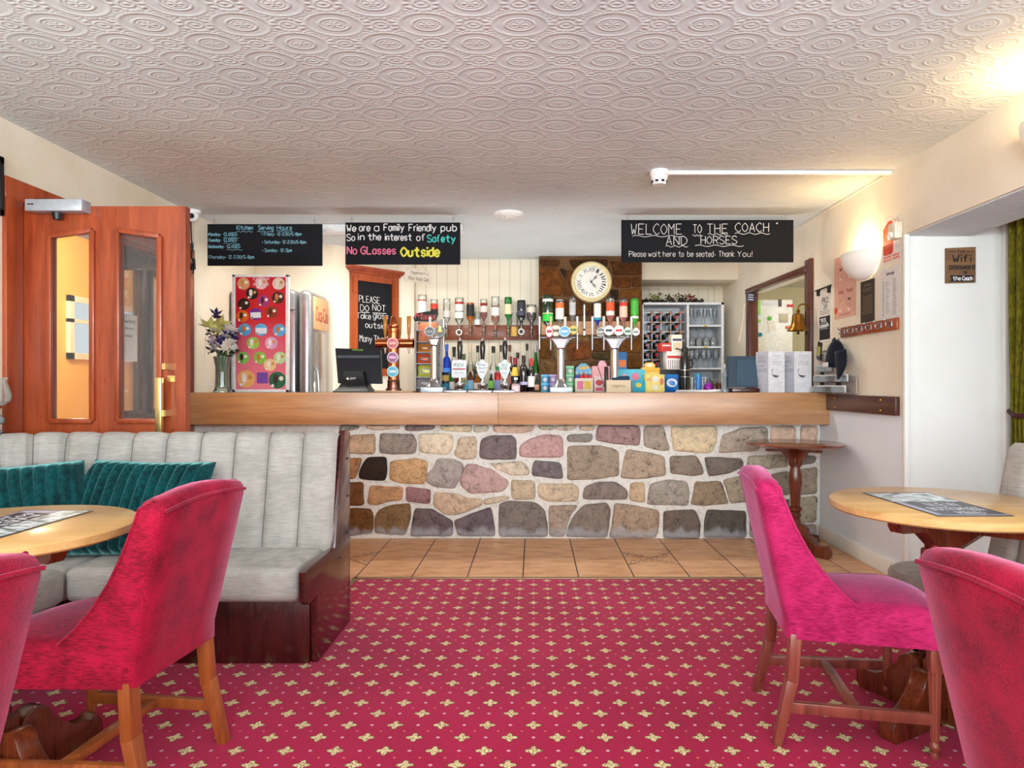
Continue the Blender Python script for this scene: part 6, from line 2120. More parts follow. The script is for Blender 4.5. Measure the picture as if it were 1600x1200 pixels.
t = t_tap('chrome beer tap with white round badges, nearest the wine rack', 961, TY, 527, 546, 604, 16, 6, [(938.5, 519, TY, 7.5, (190, 186, 170), (110, 110, 106), (230, 226, 216)), (951, 516.5, TY - 0.04, 8, (222, 222, 224), (240, 240, 240), (40, 40, 44)), (966.5, 516.5, TY - 0.04, 8.2, (216, 216, 220), (242, 242, 242), (214, 50, 50)), (980.5, 518, TY - 0.01, 6.8, (120, 160, 120), (216, 232, 220), (60, 120, 80)), (993, 519, TY, 6.2, (200, 200, 200), (226, 226, 222), (150, 150, 150))],
          [(925.5, TY, 496, 523, 547, SI), (943.5, TY + 0.03, 496, 523, 547, WH), (965, TY + 0.03, 497, 520, 528, WH), (986.5, TY, 496, 524, 547, SI)])
# copper tower
CYt = 5.25
t = thing('beer_tap', 'tall copper beer tower with crossbar and three round badges, right of the till', 'beer tap', (X_(615, CYt), CYt, ZC))
k = CYt / F
b = MB(); b.lathe([(0, 0), (12 * k, 0), (12 * k, 3 * k), (10 * k, 4 * k), (9.4 * k, 14 * k), (9.8 * k, 16 * k), (8.6 * k, 17 * k), (0, 17 * k)], 32); obj('base', b, plain('bronze_collar', (122, 84, 70), 0.25, 0.9), t)
zt = Z_(522, CYt) - ZC
b = MB(); b.lathe([(0, 16 * k), (8.6 * k, 16 * k), (8.6 * k, zt), (0, zt)], 36); obj('column', b, M_copper, t)
b = MB(); b.lathe([(8.6 * k, zt), (9.5 * k, zt + 1 * k), (9.5 * k, zt + 6 * k), (8.2 * k, zt + 7 * k), (8.8 * k, zt + 9 * k), (8.8 * k, zt + 11 * k), (6 * k, zt + 13 * k), (5 * k, zt + 22 * k), (3 * k, zt + 25 * k), (0, zt + 26 * k)], 32); obj('finial', b, M_copper, t)
b = MB()
for s in (-1, 1):
    x1 = (588 - 615 if s < 0 else 646 - 615) * k; zc = Z_(539, CYt) - ZC
    b.cyl((0, 0, zc), (x1, 0, zc), 7.2 * k, 7.2 * k, 24)
    b.cyl((x1, 0, zc), (x1 - s * 2 * k, 0, zc), 7.9 * k, 7.9 * k, 24)
obj('crossbar', b, M_copper, t)
AMB = plain('amber_wood_lever', (196, 130, 56), 0.3, 0.1)
for px_ in (602, 620.5, 639):
    b = MB(); zb_ = Z_(532, CYt) - ZC; x = (px_ - 615) * k; yy = 0.0 if px_ != 620.5 else 0.10
    b.lathe([(0, zb_), (0.008, zb_), (0.008, zb_ + 6 * k), (0.012, zb_ + 8 * k), (0.017, zb_ + 34 * k), (0.014, zb_ + 35.5 * k), (0, zb_ + 36 * k)], 14, (x, yy, 0))
    obj('tap_handle', b, AMB, t)
    if yy == 0.0:
        b = MB(); z1 = Z_(546, CYt) - ZC; b.cyl((x, 0, z1), (x, 0, z1 - 9 * k), 0.010, 0.006); obj('spout', b, M_chrome, t)
for py_, rim, face, mk_ in ((539, (226, 200, 196), (186, 40, 36), (232, 190, 180)), (561, (226, 206, 214), (130, 30, 110), (236, 190, 226)), (583, (206, 226, 232), (40, 170, 206), (226, 242, 246))):
    badge(t, 614, py_, CYt - 0.062, 9, rim, face, mk_)
b = MB(); b.box(X_(587, CYt), X_(647, CYt), CYt - 0.06, CYt + 0.12, ZC, ZC + 2.5 * k, 0.003)
tag(obj('drip_tray', b, plain('tray_wood', (206, 170, 130), 0.5), None, world=True), 'thin pale drip tray under the copper beer tower', 'tray')
bpy.context.view_layer.update()
bpy.data.objects[t.name].location.z += 2.5 * k

# hand pumps
PYm = 5.22


def pump(label, px, shape, rim, text, tcol, bandc=None):
    t = thing('hand_pump', label, 'hand pump', (X_(px, PYm), PYm, ZC))
    k = PYm / F
    zz = lambda y: Z_(y, PYm) - ZC
    b = MB(); b.lathe([(0, 0), (8 * k, 0), (9 * k, 3 * k), (6 * k, 5 * k), (8 * k, 9 * k), (8 * k, 13 * k), (4 * k, 15 * k), (2.2 * k, 17 * k), (2.2 * k, zz(562)), (0, zz(562))], 24); obj('pump_base', b, M_chrome, t)
    b = MB(); b.lathe([(0, zz(562)), (2.8 * k, zz(562)), (4.2 * k, zz(548)), (4.4 * k, zz(541)), (3.2 * k, zz(533)), (1.6 * k, zz(531.5)), (0, zz(531))], 22); obj('pump_handle', b, plain('glossy_black_handle', (14, 14, 16), 0.15, 0.0, 0.4), t)
    b = MB(); b.lathe([(0, zz(533)), (1.8 * k, zz(533)), (2.0 * k, zz(530)), (1.0 * k, zz(527.5)), (0, zz(527))], 14); obj('finial', b, M_chrome, t)
    fn = lambda u, v, d: (u * k, -0.05 - d, (Z_(577, PYm) - ZC) + v * k)
    b = MB(); b.prism(shape, fn, 0, 0.01, 0.002); o = obj('pump_clip', b, plain('clip_rim', rim, 0.4), t)
    b = MB(); b.prism([(x * 0.9, y * 0.92) for x, y in shape], fn, 0.009, 0.0115); obj('clip_face', b, plain('clip_face', (232, 240, 242), 0.4), o)
    f2 = lambda u, v, d: fn(u, v, 0.0118 + d)
    b = MB()
    for s, u0_, u1_, v0, hh_ in text: typed(b, s, f2, u0_, u1_, v0, hh_)
    obj('lettering', b, plain('clip_print', tcol, 0.5), o)
    if bandc:
        b = MB(); b.prism([(-10, -1.0), (10, -1.0), (10, 1.2), (-10, 1.2)], f2, 0, 0.0006); obj('printed_band', b, plain('clip_band', bandc, 0.5), o)
    return t


rect = [(-11.5, -12), (-9, -13.5), (9, -13.5), (11.5, -12), (11.5, 11.5), (9.5, 14), (-9.5, 14), (-11.5, 11.5)]
shield = [(0, -15.5), (3, -14), (6, -8), (8.5, -1), (7.5, 2), (10.5, 6), (9, 9.5), (5, 10), (4, 13), (0, 15), (-4, 13), (-5, 10), (-9, 9.5), (-10.5, 6), (-7.5, 2), (-8.5, -1), (-6, -8), (-3, -14)]
pump('black-handled hand pump with square white clip, first of three', 718.5, rect, (240, 244, 244), [('REV', -7.5, 7.5, 3.5, 5.5), ('PALE ALE', -6, 6, -7, 2.2)], (70, 130, 110), (190, 90, 100))
pump('black-handled hand pump with ornate pale clip, middle of three', 754, shield, (232, 238, 236), [('Butty', -7, 6, 4, 5), ('Bach', -5, 6, 0.2, 3.2), ('ALE', -4, 4, -6, 3)], (80, 110, 130), None)
pump('black-handled hand pump with green and white shield clip, last of three', 789, shield, (226, 240, 230), [('BEST', -5, 5, 4.5, 3.5), ('BITTER', -6.5, 4, -1, 4), ('PALE', -3, 3, -7.5, 2.4)], (60, 130, 130), None)
# drip trays under the pumps
k = PYm / F
for lb, (x0, x1) in (('steel drip tray under the first hand pump', (698, 733)), ('steel drip tray under the middle hand pump', (734.5, 771)), ('steel drip tray under the last hand pump', (772.5, 806))):
    t = thing('drip_tray', lb, 'tray', (X_((x0 + x1) / 2, PYm), PYm - 0.08, ZC))
    w_ = (x1 - x0) * k
    b = MB(); b.box(-w_ / 2, w_ / 2, -0.12, 0.01, 0, 0.016, 0.003); obj('tray', b, M_steel, t)
    b = MB(); b.box(-w_ / 2 + 0.012, w_ / 2 - 0.012, -0.11, 0.0, 0.016, 0.019, 0.001); obj('grille', b, M_black, t)

# ------------------------------------------------------------------ things along the bar top, from the door side
# flowers in a glass vase
vY = 5.08; vk = vY / F
t = thing('flower_vase', 'ribbed clear glass vase at the door end of the bar', 'vase', (X_(347, vY), vY, ZC))
b = MB(); b.lathe([(0, 0), (13 * vk, 0), (13 * vk, 2 * vk), (11 * vk, 6 * vk), (10 * vk, 20 * vk), (10 * vk, 40 * vk), (13 * vk, 56 * vk), (12.2 * vk, 56 * vk), (9.2 * vk, 40 * vk), (9 * vk, 8 * vk), (0, 6 * vk)], 14); obj('glass_body', b, glassy('vase_glass', (228, 240, 234), 0.92, 0.05), t, sharp=15)
t = thing('flower_bouquet', 'bunch of white, lilac and violet flowers in the glass vase', 'flowers', (X_(347, vY), vY, ZC + 0.04))
rf = random.Random(11)
b = MB()
c0 = Vector((X_(347, vY), vY, ZC + 0.05))
for i in range(14):
    tp = P(rf.uniform(328, 366), rf.uniform(520, 552), vY + rf.uniform(-0.05, 0.05))
    b.tube([c0 + Vector((rf.uniform(-.02, .02), rf.uniform(-.02, .02), 0)), c0 + Vector((rf.uniform(-.035, .035), rf.uniform(-.03, .03), 0.24)), tp], 0.004, 5)
obj('stem', b, plain('flower_stem', (60, 110, 50), 0.6), t, world=True)


def blossom(mb, c, r, n, cup, rng, wd=0.45):
    ax = Euler((rng.uniform(-0.7, 0.9) + 0.5, rng.uniform(-0.6, 0.6), rng.uniform(0, 6))).to_matrix()
    for i in range(n):
        a = 2 * math.pi * i / n
        d = Vector((math.cos(a), math.sin(a), 0)); s = Vector((-math.sin(a), math.cos(a), 0)); u = Vector((0, 0, 1))
        pts = [Vector((0, 0, 0)), d * r * 0.5 + s * r * wd * 0.5 + u * r * cup * 0.5, d * r + u * r * cup, d * r * 0.5 - s * r * wd * 0.5 + u * r * cup * 0.5]
        mb.face([c + ax @ p for p in pts]); mb.face([c + ax @ (p + u * 0.0015) for p in pts[::-1]])


groups = [('lily', 'yellow_green_lily', (216, 216, 130), [(343, 508), (328, 512), (349, 514)], 0.058, 6, 0.7), ('white_flower', 'white_petals', (240, 240, 236), [(360, 516), (357, 526), (352, 523), (360, 546), (362, 538), (355, 540)], 0.046, 9, 0.25),
          ('lilac_flower', 'pale_lilac_petals', (214, 196, 214), [(x, y) for x, y in ((327, 522), (330, 526), (337, 524), (329, 534), (333, 540), (339, 537), (331, 545), (336, 549), (342, 551), (340, 529), (335, 516), (333, 530))], 0.022, 5, 0.2),
          ('violet_iris', 'deep_violet_petals', (54, 40, 110), [(336, 496), (337, 492), (358, 522), (364, 530), (346, 535), (345, 540), (349, 540), (361, 525), (343, 531)], 0.036, 5, 0.8)]
for nm, mn_, col, pos, r_, n_, cup in groups:
    for (x, y) in pos:
        b = MB(); blossom(b, P(x, y, vY - 0.03 + rf.uniform(-0.03, 0.03)), r_ * 1.35, n_, cup, rf, 0.6); blossom(b, P(x, y, vY - 0.028), r_ * 0.8, n_, cup * 1.4, rf, 0.6)
        obj(nm, b, plain(mn_, col, 0.7), t, world=True, smooth=False, fixn=False)
b = MB()
for i in range(70):
    c_ = P(rf.uniform(326, 366), rf.uniform(512, 556), vY + rf.uniform(-0.02, 0.05))
    blossom(b, c_, rf.uniform(0.04, 0.065), 2, 0.3, rf, 0.4)
obj('leaves', b, plain('dark_leaf', (34, 66, 34), 0.6), t, world=True, smooth=False, fixn=False)

# ice-cream board
iY = 5.18; ik = iY / F
t = thing('ice_cream_board', 'white-framed red ice cream price board standing on the bar', 'sign', (X_(407, iY), iY, ZC))
bx0, bx1, bz0, bz1 = X_(362.5, iY), X_(451, iY), ZC, Z_(429, iY)
b = MB()
for (x0, x1, z0, z1) in ((bx0, bx0 + 5 * ik, bz0, bz1), (bx1 - 5 * ik, bx1, bz0, bz1), (bx0, bx1, bz0, bz0 + 4.5 * ik), (bx0, bx1, bz1 - 4 * ik, bz1)): b.box(x0, x1, iY, iY + 0.03, z0, z1, 0.003)
obj('frame', b, M_whiteplastic, t, world=True)
mred = Mat('ice_cream_print', C(206, 30, 50), 0.25, 0, 0.5)
px_, py_, pz_ = mred.xyz(mred.coord('Object'))
mred.color(mred.ramp((pz_ / 0.9), [(0.05, C(236, 130, 150)), (0.45, C(222, 90, 112)), (0.62, C(206, 24, 44))]))
b = MB(); b.box(bx0 + 4 * ik, bx1 - 4 * ik, iY + 0.006, iY + 0.028, bz0 + 4 * ik, bz1 - 3.5 * ik); obj('panel', b, mred.m, t, world=True)
fI = front(iY + 0.0058)
DISCS = [(380, 443, 9.7, (232, 170, 120), 0), (408, 442.5, 9.7, (240, 190, 196), 1), (435, 443, 9.7, (236, 214, 190), 1), (393.5, 458.5, 9.5, (28, 16, 16), 1), (411.5, 470, 9.5, (170, 50, 120), 2), (434, 465, 9.5, (60, 26, 16), 3), (380.5, 475, 9.5, (30, 14, 14), 2),
         (378.5, 494, 9.5, (226, 110, 30), 2), (399, 490.5, 9.5, (110, 40, 150), 4), (424, 487.5, 9.5, (150, 50, 20), 2), (382, 515, 9.8, (80, 180, 232), 3), (407.5, 515, 9.8, (90, 186, 236), 4), (436, 516, 9.8, (80, 180, 232), 3),
         (395, 536, 9.8, (160, 206, 90), 1), (423.5, 536, 9.8, (232, 170, 206), 1), (379, 559, 9.8, (130, 200, 90), 2), (405.5, 559, 9.8, (140, 206, 80), 3), (437, 559, 9.8, (190, 226, 160), 1), (421.5, 570, 9.8, (246, 206, 150), 1),
         (384, 592, 14, (246, 180, 110), 1), (433, 594, 13.5, (30, 110, 80), 2)]
POP = [plain('wafer_print', (214, 150, 80), 0.4), plain('vanilla_print', (248, 240, 226), 0.4), plain('chocolate_print', (60, 28, 18), 0.4), plain('caramel_print', (214, 120, 50), 0.4), plain('white_slip', (240, 240, 244), 0.6)]
for (x, y, r, col, kind) in DISCS:
    b = MB(); disc(b, fI, X_(x, iY), Z_(y, iY), r * ik, r * ik * 0.98, 0, 0.0015); o = obj('sticker', b, plain('sticker_print', col, 0.3), t, world=True)
    b = MB()
    u, v, s = X_(x, iY), Z_(y, iY), r * ik
    if kind == 4: b.prism([(u - s * 0.8, v - s * 0.7), (u + s * 0.9, v - s * 0.6), (u + s * 0.85, v + s * 0.3), (u - s * 0.85, v + s * 0.25)], fI, 0.0015, 0.003)
    else:
        w_ = s * 0.26; uo = u - s * 0.2
        b.prism([(uo - w_, v - s * 0.3), (uo + w_, v - s * 0.3)] + [(uo + w_ * math.cos(a * math.pi / 6), v + s * 0.35 + w_ * 1.2 * math.sin(a * math.pi / 6)) for a in range(7)], fI, 0.0015, 0.003)
        b.prism([(uo - w_ * 0.3, v - s * 0.7), (uo + w_ * 0.3, v - s * 0.7), (uo + w_ * 0.3, v - s * 0.3), (uo - w_ * 0.3, v - s * 0.3)], fI, 0.0015, 0.0025)
    obj('ice_lolly_print', b, POP[kind], o, world=True)
    b = MB(); disc(b, fI, u - s * 0.55, v - s * 0.65, s * 0.18, s * 0.18, 0.0015, 0.003, 12)
    obj('price_dot', b, POP[1], o, world=True)
    if kind != 4:
        b = MB(); disc(b, fI, u + s * 0.45, v + s * 0.2, s * 0.26, s * 0.26, 0.0015, 0.003, 14); obj('price_dot', b, POP[0] if kind == 1 else POP[1], o, world=True)
b = MB(); b.prism([(X_(401, iY), Z_(599, iY)), (X_(418, iY), Z_(599, iY)), (X_(418, iY), Z_(582, iY)), (X_(401, iY), Z_(582, iY))], fI, 0, 0.0012); obj('sticker', b, plain('purple_print', (120, 70, 170), 0.3), t, world=True)
b = MB(); typed(b, 'ICE CREAM', lambda u, v, d: fI(u, v, d), X_(395, iY), X_(420, iY), Z_(438, iY), 4.2 * ik); typed(b, 'SCENE', lambda u, v, d: fI(u, v, d), X_(395, iY), X_(420, iY), Z_(446, iY), 4.2 * ik)
obj('lettering', b, CH_white, t, world=True)

# drinks cooler by the left wall
t = thing('drinks_cooler', 'silver drinks cooler with rounded door, behind the ice cream board', 'fridge', (-2.2, 5.95, 0))
M_silver = plain('silver_cooler_paint', (176, 178, 182), 0.3, 0.75)
b = MB(); b.box(X_(357, 5.7), X_(462.5, 5.7), 5.70, 6.20, 0.0, Z_(451, 5.7), 0.05); obj('body', b, M_silver, t, world=True)
b = MB(); b.box(X_(464.5, 5.7), X_(486, 5.7), 5.70, 6.20, 0.05, Z_(452, 5.7), 0.05, 5); o = obj('door', b, M_silver, t, world=True)
xf = X_(486, 5.7)
b = MB(); b.box(xf - 0.01, xf + 0.012, 5.76, 6.16, 1.62, 1.90, 0.012); obj('sign_panel', b, plain('tan_sign_panel', (222, 176, 128), 0.5), o, world=True)
b = MB(); typed(b, 'Coca-Cola', lambda u, v, d: (xf + 0.013 + d, 5.79 + u, v), 0.0, 0.34, 1.69, 0.13); obj('lettering', b, plain('red_print', (196, 56, 50), 0.5), o, world=True)
b = MB(); b.box(xf - 0.01, xf + 0.01, 5.78, 6.14, 0.3, 1.60, 0.01); obj('glass_panel', b, plain('cooler_glass', (150, 140, 130), 0.06, 0.2), o, world=True)
b = MB(); b.tube([(xf + 0.015, 5.75, 1.30), (xf + 0.04, 5.75, 1.26), (xf + 0.05, 5.75, 1.10), (xf + 0.04, 5.75, 0.92), (xf + 0.015, 5.75, 0.88)], 0.012, 8); obj('handle', b, M_steel, o, world=True)
b = MB(); b.box(X_(357, 5.7) + 0.02, X_(461, 5.7), 5.697, 5.705, Z_(484.5, 5.7), Z_(483.5, 5.7)); obj('seam', b, M_black, t, world=True)

# till
tY = 5.22
t = thing('till_terminal', 'black till with screen facing the staff, between cooler and copper tower', 'till', (X_(556, tY), tY, ZC))
fT = front(tY)
q = lambda pts: [(X_(x, tY), Z_(y, tY)) for x, y in pts]
b = MB(); b.prism(q([(518, 543), (590, 545), (595, 600), (527, 599)]), lambda u, v, d: (u, tY + d + (v - ZC) * 0.28, v), 0.0, 0.05, 0.006); obj('screen', b, plain('till_plastic', (20, 24, 32), 0.35), t, world=True)
b = MB(); b.prism(q([(522, 554.5), (590, 554.5), (590, 559), (523, 559)]), lambda u, v, d: (u, tY - 0.004 - d + (v - ZC) * 0.28, v), 0, 0.006); obj('trim_strip', b, plain('grey_plastic', (74, 82, 94), 0.4), t, world=True)
b = MB(); b.prism(q([(546, 544.5), (563, 545), (563, 547.5), (546, 547)]), lambda u, v, d: (u, tY - 0.003 - d + (v - ZC) * 0.28, v), 0, 0.004); obj('indicator', b, plain('green_indicator', (96, 140, 40), 0.5), t, world=True)
b = MB()
rows = []
for (y, w0, w1, dep) in ((611, 527, 583, 0.13), (609, 528, 582, 0.13), (604, 534, 577, 0.10), (597, 537, 574, 0.075), (585, 539, 571, 0.06), (578.5, 541, 569, 0.055)):
    rows.append([Vector((X_(w0, tY), tY - dep, Z_(y, tY))), Vector((X_(w1, tY), tY - dep, Z_(y, tY))), Vector((X_(w1, tY), tY + 0.10, Z_(y, tY))), Vector((X_(w0, tY), tY + 0.10, Z_(y, tY)))])
dz = rows[0][0].z - ZC
for r_ in rows:
    for p in r_: p.z -= dz
b.grid(rows, closed_v=True); b.face(rows[-1]); b.face(rows[0][::-1]); obj('stand', b, plain('stand_plastic', (16, 18, 24), 0.4), t, world=True)
b = MB(); yy = Z_(594, tY)
typed(b, 'par', lambda u, v, d: (u, tY - 0.0755 - d, v), X_(551.5, tY), X_(560.5, tY), yy, 4.2 * tY / F); disc(b, lambda u, v, d: (u, tY - 0.0755 - d, v), X_(547.5, tY), yy + 2.2 * tY / F, 2.2 * tY / F, 1.8 * tY / F, 0, 0.001, 10)
obj('lettering', b, CH_white, t, world=True)

# snack stand with packets
sY = 5.46; sk = sY / F
t = thing('snack_stand', 'cardboard snack stand with a black and red header, left of the first tap', 'display stand', (X_(667, sY), sY, ZC))
b = MB(); b.box(X_(651, sY), X_(690, sY), sY + 0.05, sY + 0.06, ZC, Z_(500, sY)); b.box(X_(650, sY), X_(652, sY), sY - 0.06, sY + 0.06, ZC, Z_(500, sY)); b.box(X_(689, sY), X_(691, sY), sY - 0.06, sY + 0.06, ZC, Z_(500, sY))
for y in (518, 535.5, 551.5, 569, 590, 607.5): b.box(X_(651, sY), X_(690, sY), sY - 0.06, sY + 0.055, Z_(y, sY) + (0 if y < 600 else 0.004), Z_(y, sY) + 0.006 + (0 if y < 600 else 0.004))
obj('rack', b, plain('grey_card', (196, 192, 190), 0.6), t, world=True)
b = MB(); b.prism([(X_(x, sY), Z_(y, sY)) for x, y in ((648, 498), (653, 491), (668, 488), (683, 487), (687, 490), (684, 500), (678, 503), (650, 503))], front(sY - 0.062), 0, 0.006, 0.002); o = obj('header', b, plain('black_card', (22, 18, 18), 0.5), t, world=True)
b = MB(); typed(b, 'Mars', lambda u, v, d: front(sY - 0.0685)(u, v, d), X_(650, sY), X_(682, sY), Z_(500.5, sY), 10 * sk, 0.001, 0.2); obj('lettering', b, plain('red_print', (220, 60, 56), 0.5), o, world=True)
PK = [('orange snack packet with red print, under the black header', 669, 535, 504, 31, (240, 150, 110), (226, 90, 60)), ('orange snack packet, upper of the two in the stand', 664, 551, 537.5, 22, (232, 140, 40), (40, 26, 24)), ('red and orange snack packet, lower of the two in the stand', 664, 569, 553.5, 24, (222, 84, 40), (70, 24, 30)),
      ('yellow-green snack packet in the middle of the stand', 666, 589.5, 571, 26, (206, 206, 80), (150, 150, 150)), ('silver and brown snack packet at the foot of the stand', 665, 607, 592, 28, (150, 146, 150), (120, 80, 66))]


def packet(label, px, yb, yt, w, Y, col, col2, group=None, name='snack_packet'):
    k = Y / F
    zb = Z_(yb, Y); h = Z_(yt, Y) - zb; W = w * k
    t = thing(name, label, 'snack packet', (X_(px, Y), Y, zb), 0, group)
    rows = []
    for side in (-1, 1):
        rr_ = []
        for i in range(11):
            u = -1 + i / 5
            rr_.append([Vector((u * W / 2 * (1 - 0.05 * (1 - abs(2 * j / 8 - 1))), side * 0.022 * (1 - u ** 4) * (1 - abs(2 * j / 8 - 1) ** 3), h * j / 8)) for j in range(9)])
        rows.append(rr_)
    b = MB(); b.grid(rows[0]); b.grid(rows[1]); obj('bag', b, plain('packet_foil', col, 0.3, 0.1), t, sharp=180)
    b = MB(); b.prism([(W * 0.36 * math.cos(a * math.pi / 8), h * 0.52 + h * 0.24 * math.sin(a * math.pi / 8)) for a in range(16)], lambda u, v, d: (u, -0.0215 - d + 0.008 * (2 * abs(u) / W) ** 2, v), 0, 0.002); obj('printed_patch', b, plain('packet_print', col2, 0.4), t)
    return t


for (lb, px_, yb, yt, w_, c1_, c2_) in PK: packet(lb, px_, yb, yt, w_, sY - 0.025, c1_, c2_, 'snack packets in the stand')


# ------------------------------------------------------------------ sweets in front of the pillar
def carton(name, label, x0, x1, yt, Y, depth, col, zb=ZC, panels=(), group=None, cat='box', rz=0.0, bottom=None):
    zt = Z_(yt, Y); X0, X1 = X_(x0, Y), X_(x1, Y); cx_ = (X0 + X1) / 2
    t = thing(name, label, cat, (cx_, Y + depth / 2, zb), rz, group)
    W = X1 - X0; h = zt - zb
    b = MB(); b.box(-W / 2, W / 2, -depth / 2, depth / 2, 0, h, 0.002); obj('carton', b, plain('printed_card', col, 0.5), t)
    for (u0, u1, v0, v1, c_, kind) in panels:
        b = MB(); fnx = lambda u, v, d: ((u - 0.5) * W, -depth / 2 - d, v * h)
        if kind == 'r': b.prism([(u0, v0), (u1, v0), (u1, v1), (u0, v1)], fnx, 0, 0.001)
        elif kind == 'o': disc(b, fnx, (u0 + u1) / 2, (v0 + v1) / 2, (u1 - u0) / 2, (v1 - v0) / 2, 0, 0.001, 18)
        else: typed(b, kind, fnx, u0, u1, v0, v1 - v0)
        obj('lettering' if kind not in 'ro' else 'printed_panel', b, plain('card_print', c_, 0.5), t)
    return t


CK = 5.50
for nm, xs_, n_, cols in (('blue', 851.5, 2, (70, 170, 214)), ('lilac', 864, 2, (170, 140, 196)), ('mint green', 890.5, 3, (130, 206, 160))):
    for j in range(n_):
        k = CK / F; r = 6.2 * k; hh_ = 13.4 * k
        t = thing('sweet_tub', '%s sweet tub, %s of its stack by the middle tap' % (nm, ('lowest', 'topmost' if n_ == 2 else 'second', 'topmost')[j]), 'tub', (X_(xs_, CK), CK, ZC + j * (hh_ + 0.0005)), 0, 'stacked sweet tubs')
        b = MB(); b.lathe([(0, 0), (r * 0.97, 0), (r * 0.97, hh_ * 0.8), (0, hh_ * 0.8)], 20); obj('tub_body', b, plain('tub_print', cols, 0.4), t)
        b = MB(); b.lathe([(0, hh_ * 0.8), (r, hh_ * 0.8), (r, hh_), (0, hh_)], 20); obj('lid', b, plain('tub_lid', tuple(min(255, q_ + 40) for q_ in cols), 0.4), t)
        b = MB(); b.lathe([(0, 0), (r * 0.5, 0), (r * 0.5, 0.002), (0, 0.002)], 14, (0, -r * 0.96, hh_ * 0.42), RX); obj('printed_spot', b, plain('tub_spot', (236, 232, 240), 0.5), t)
# spray sweets in a display box
t = carton('sweet_display', 'blue sweet display box with pointed header and small spray bottles', 899, 926.5, 591, 5.40, 0.12, (236, 226, 206), panels=((0.1, 0.45, 0.2, 0.8, (226, 110, 150), 'r'), (0.5, 0.9, 0.2, 0.8, (236, 190, 60), 'r')), cat='display')
b = MB(); k = 5.40 / F
b.prism([(-13 * k, 0), (13 * k, 0), (13 * k, 31 * k), (11.5 * k, 38 * k), (7 * k, 42 * k), (3, 0) and (4 * k, 45 * k), (-4 * k, 45 * k), (-7 * k, 42 * k), (-11.5 * k, 38 * k), (-13 * k, 31 * k)], lambda u, v, d: (u, 0.02 - d, v), 0, 0.003); obj('header_card', b, plain('sky_blue_card', (110, 186, 226), 0.5), t)
b = MB(); b.prism([(-8 * k, 35 * k), (8 * k, 37 * k), (9 * k, 41 * k), (-6 * k, 40 * k)], lambda u, v, d: (u, 0.0165 - d, v), 0, 0.001); obj('header_print', b, plain('orange_card', (240, 180, 70), 0.5), t)
b = MB(); b.prism([(-4 * k, 24 * k), (0, 20 * k), (5 * k, 26 * k), (2 * k, 32 * k), (-1 * k, 29 * k)], lambda u, v, d: (u, 0.0165 - d, v), 0, 0.001); obj('red_print', b, plain('red_card', (222, 60, 54), 0.5), t)
for i, c_ in enumerate(((40, 70, 180), (206, 40, 50), (210, 44, 54), (200, 40, 60))):
    bottle(('blue', 'first red', 'second red', 'last red')[i] + ' small spray bottle in the blue sweet display box', 901.5 + 6.7 * i, 581, 6, 5.44, ZC + 0.098, 'spirit', 'clear', (226, 236, 240), c_, (0.0, 0.55), group='spray bottles in the display box', cap_z=0.7)
carton('sweet_box', 'pale pink sweet box with ruffled header beside the blue display', 925.5, 953, 572, 5.47, 0.08, (244, 176, 180), panels=((0.1, 0.9, 0.25, 0.6, (246, 214, 214), 'r'),), group='sweet boxes on the bar')
carton('sweet_box', 'white and red sweet box in front of the pale pink one', 929, 943, 590, 5.38, 0.06, (238, 220, 220), panels=((0.1, 0.9, 0.45, 0.85, (222, 60, 70), 'o'), (0.1, 0.9, 0.08, 0.3, (226, 80, 100), 'r')), group='sweet boxes on the bar')
t = thing('header_card', 'ruffled pink card standing on the pale pink sweet box', 'card', (X_(941, 5.5), 5.50, Z_(572, 5.47)))
k = 5.5 / F
b = MB(); b.prism([(-7 * k, 0), (6 * k, 0), (7 * k, 4 * k), (4 * k, 6 * k), (5 * k, 8 * k), (-2 * k, 9 * k), (-5 * k, 7 * k)], lambda u, v, d: (u, -d, v), 0, 0.003); obj('card', b, plain('rose_card', (240, 190, 206), 0.5), t)
carton('sweet_box', 'tall dark blue sweet box with orange lettering behind the right-hand tap', 965.5, 979.5, 550, 5.50, 0.06, (40, 110, 170), panels=((0.1, 0.9, 0.62, 0.8, (240, 120, 40), 'r'), (0.25, 0.75, 0.2, 0.5, (190, 226, 240), 'o')), group='sweet boxes on the bar')
t = carton('sweet_box', 'wide turquoise sweet box behind the wooden caddy', 966, 1007.5, 577, 5.43, 0.06, (90, 196, 220), panels=((0.1, 0.35, 0.4, 0.8, (232, 170, 200), 'o'), (0.5, 0.8, 0.5, 0.85, (236, 130, 160), 'o'), (0.4, 0.95, 0.1, 0.4, (130, 222, 226), 'r')), group='sweet boxes on the bar')
carton('sweet_box', 'small turquoise sweet box with yellow splash right of the wooden caddy', 986.5, 1008, 594.5, 5.34, 0.06, (30, 176, 206), panels=((0.3, 0.75, 0.4, 0.8, (240, 214, 70), 'o'), (0.0, 0.07, 0, 1, (226, 140, 190), 'r')), group='sweet boxes on the bar')
carton('sweet_box', 'orange-yellow sweet box behind the yellow box', 1003, 1031, 574.5, 5.47, 0.08, (236, 180, 60), panels=((0.1, 0.9, 0.6, 0.8, (246, 214, 110), 'r'),), group='sweet boxes on the bar')
t = thing('header_card', 'cloud-shaped yellow header card on the orange-yellow sweet box', 'card', (X_(1015, 5.5), 5.50, Z_(574.5, 5.47)))
b = MB(); b.prism([(-8 * k, 0), (8 * k, 0), (9 * k, 4 * k), (6 * k, 8 * k), (0, 8.6 * k), (-6 * k, 8 * k), (-9 * k, 5 * k)], lambda u, v, d: (u, -d, v), 0, 0.003); obj('card', b, plain('yellow_card', (240, 190, 70), 0.5), t)
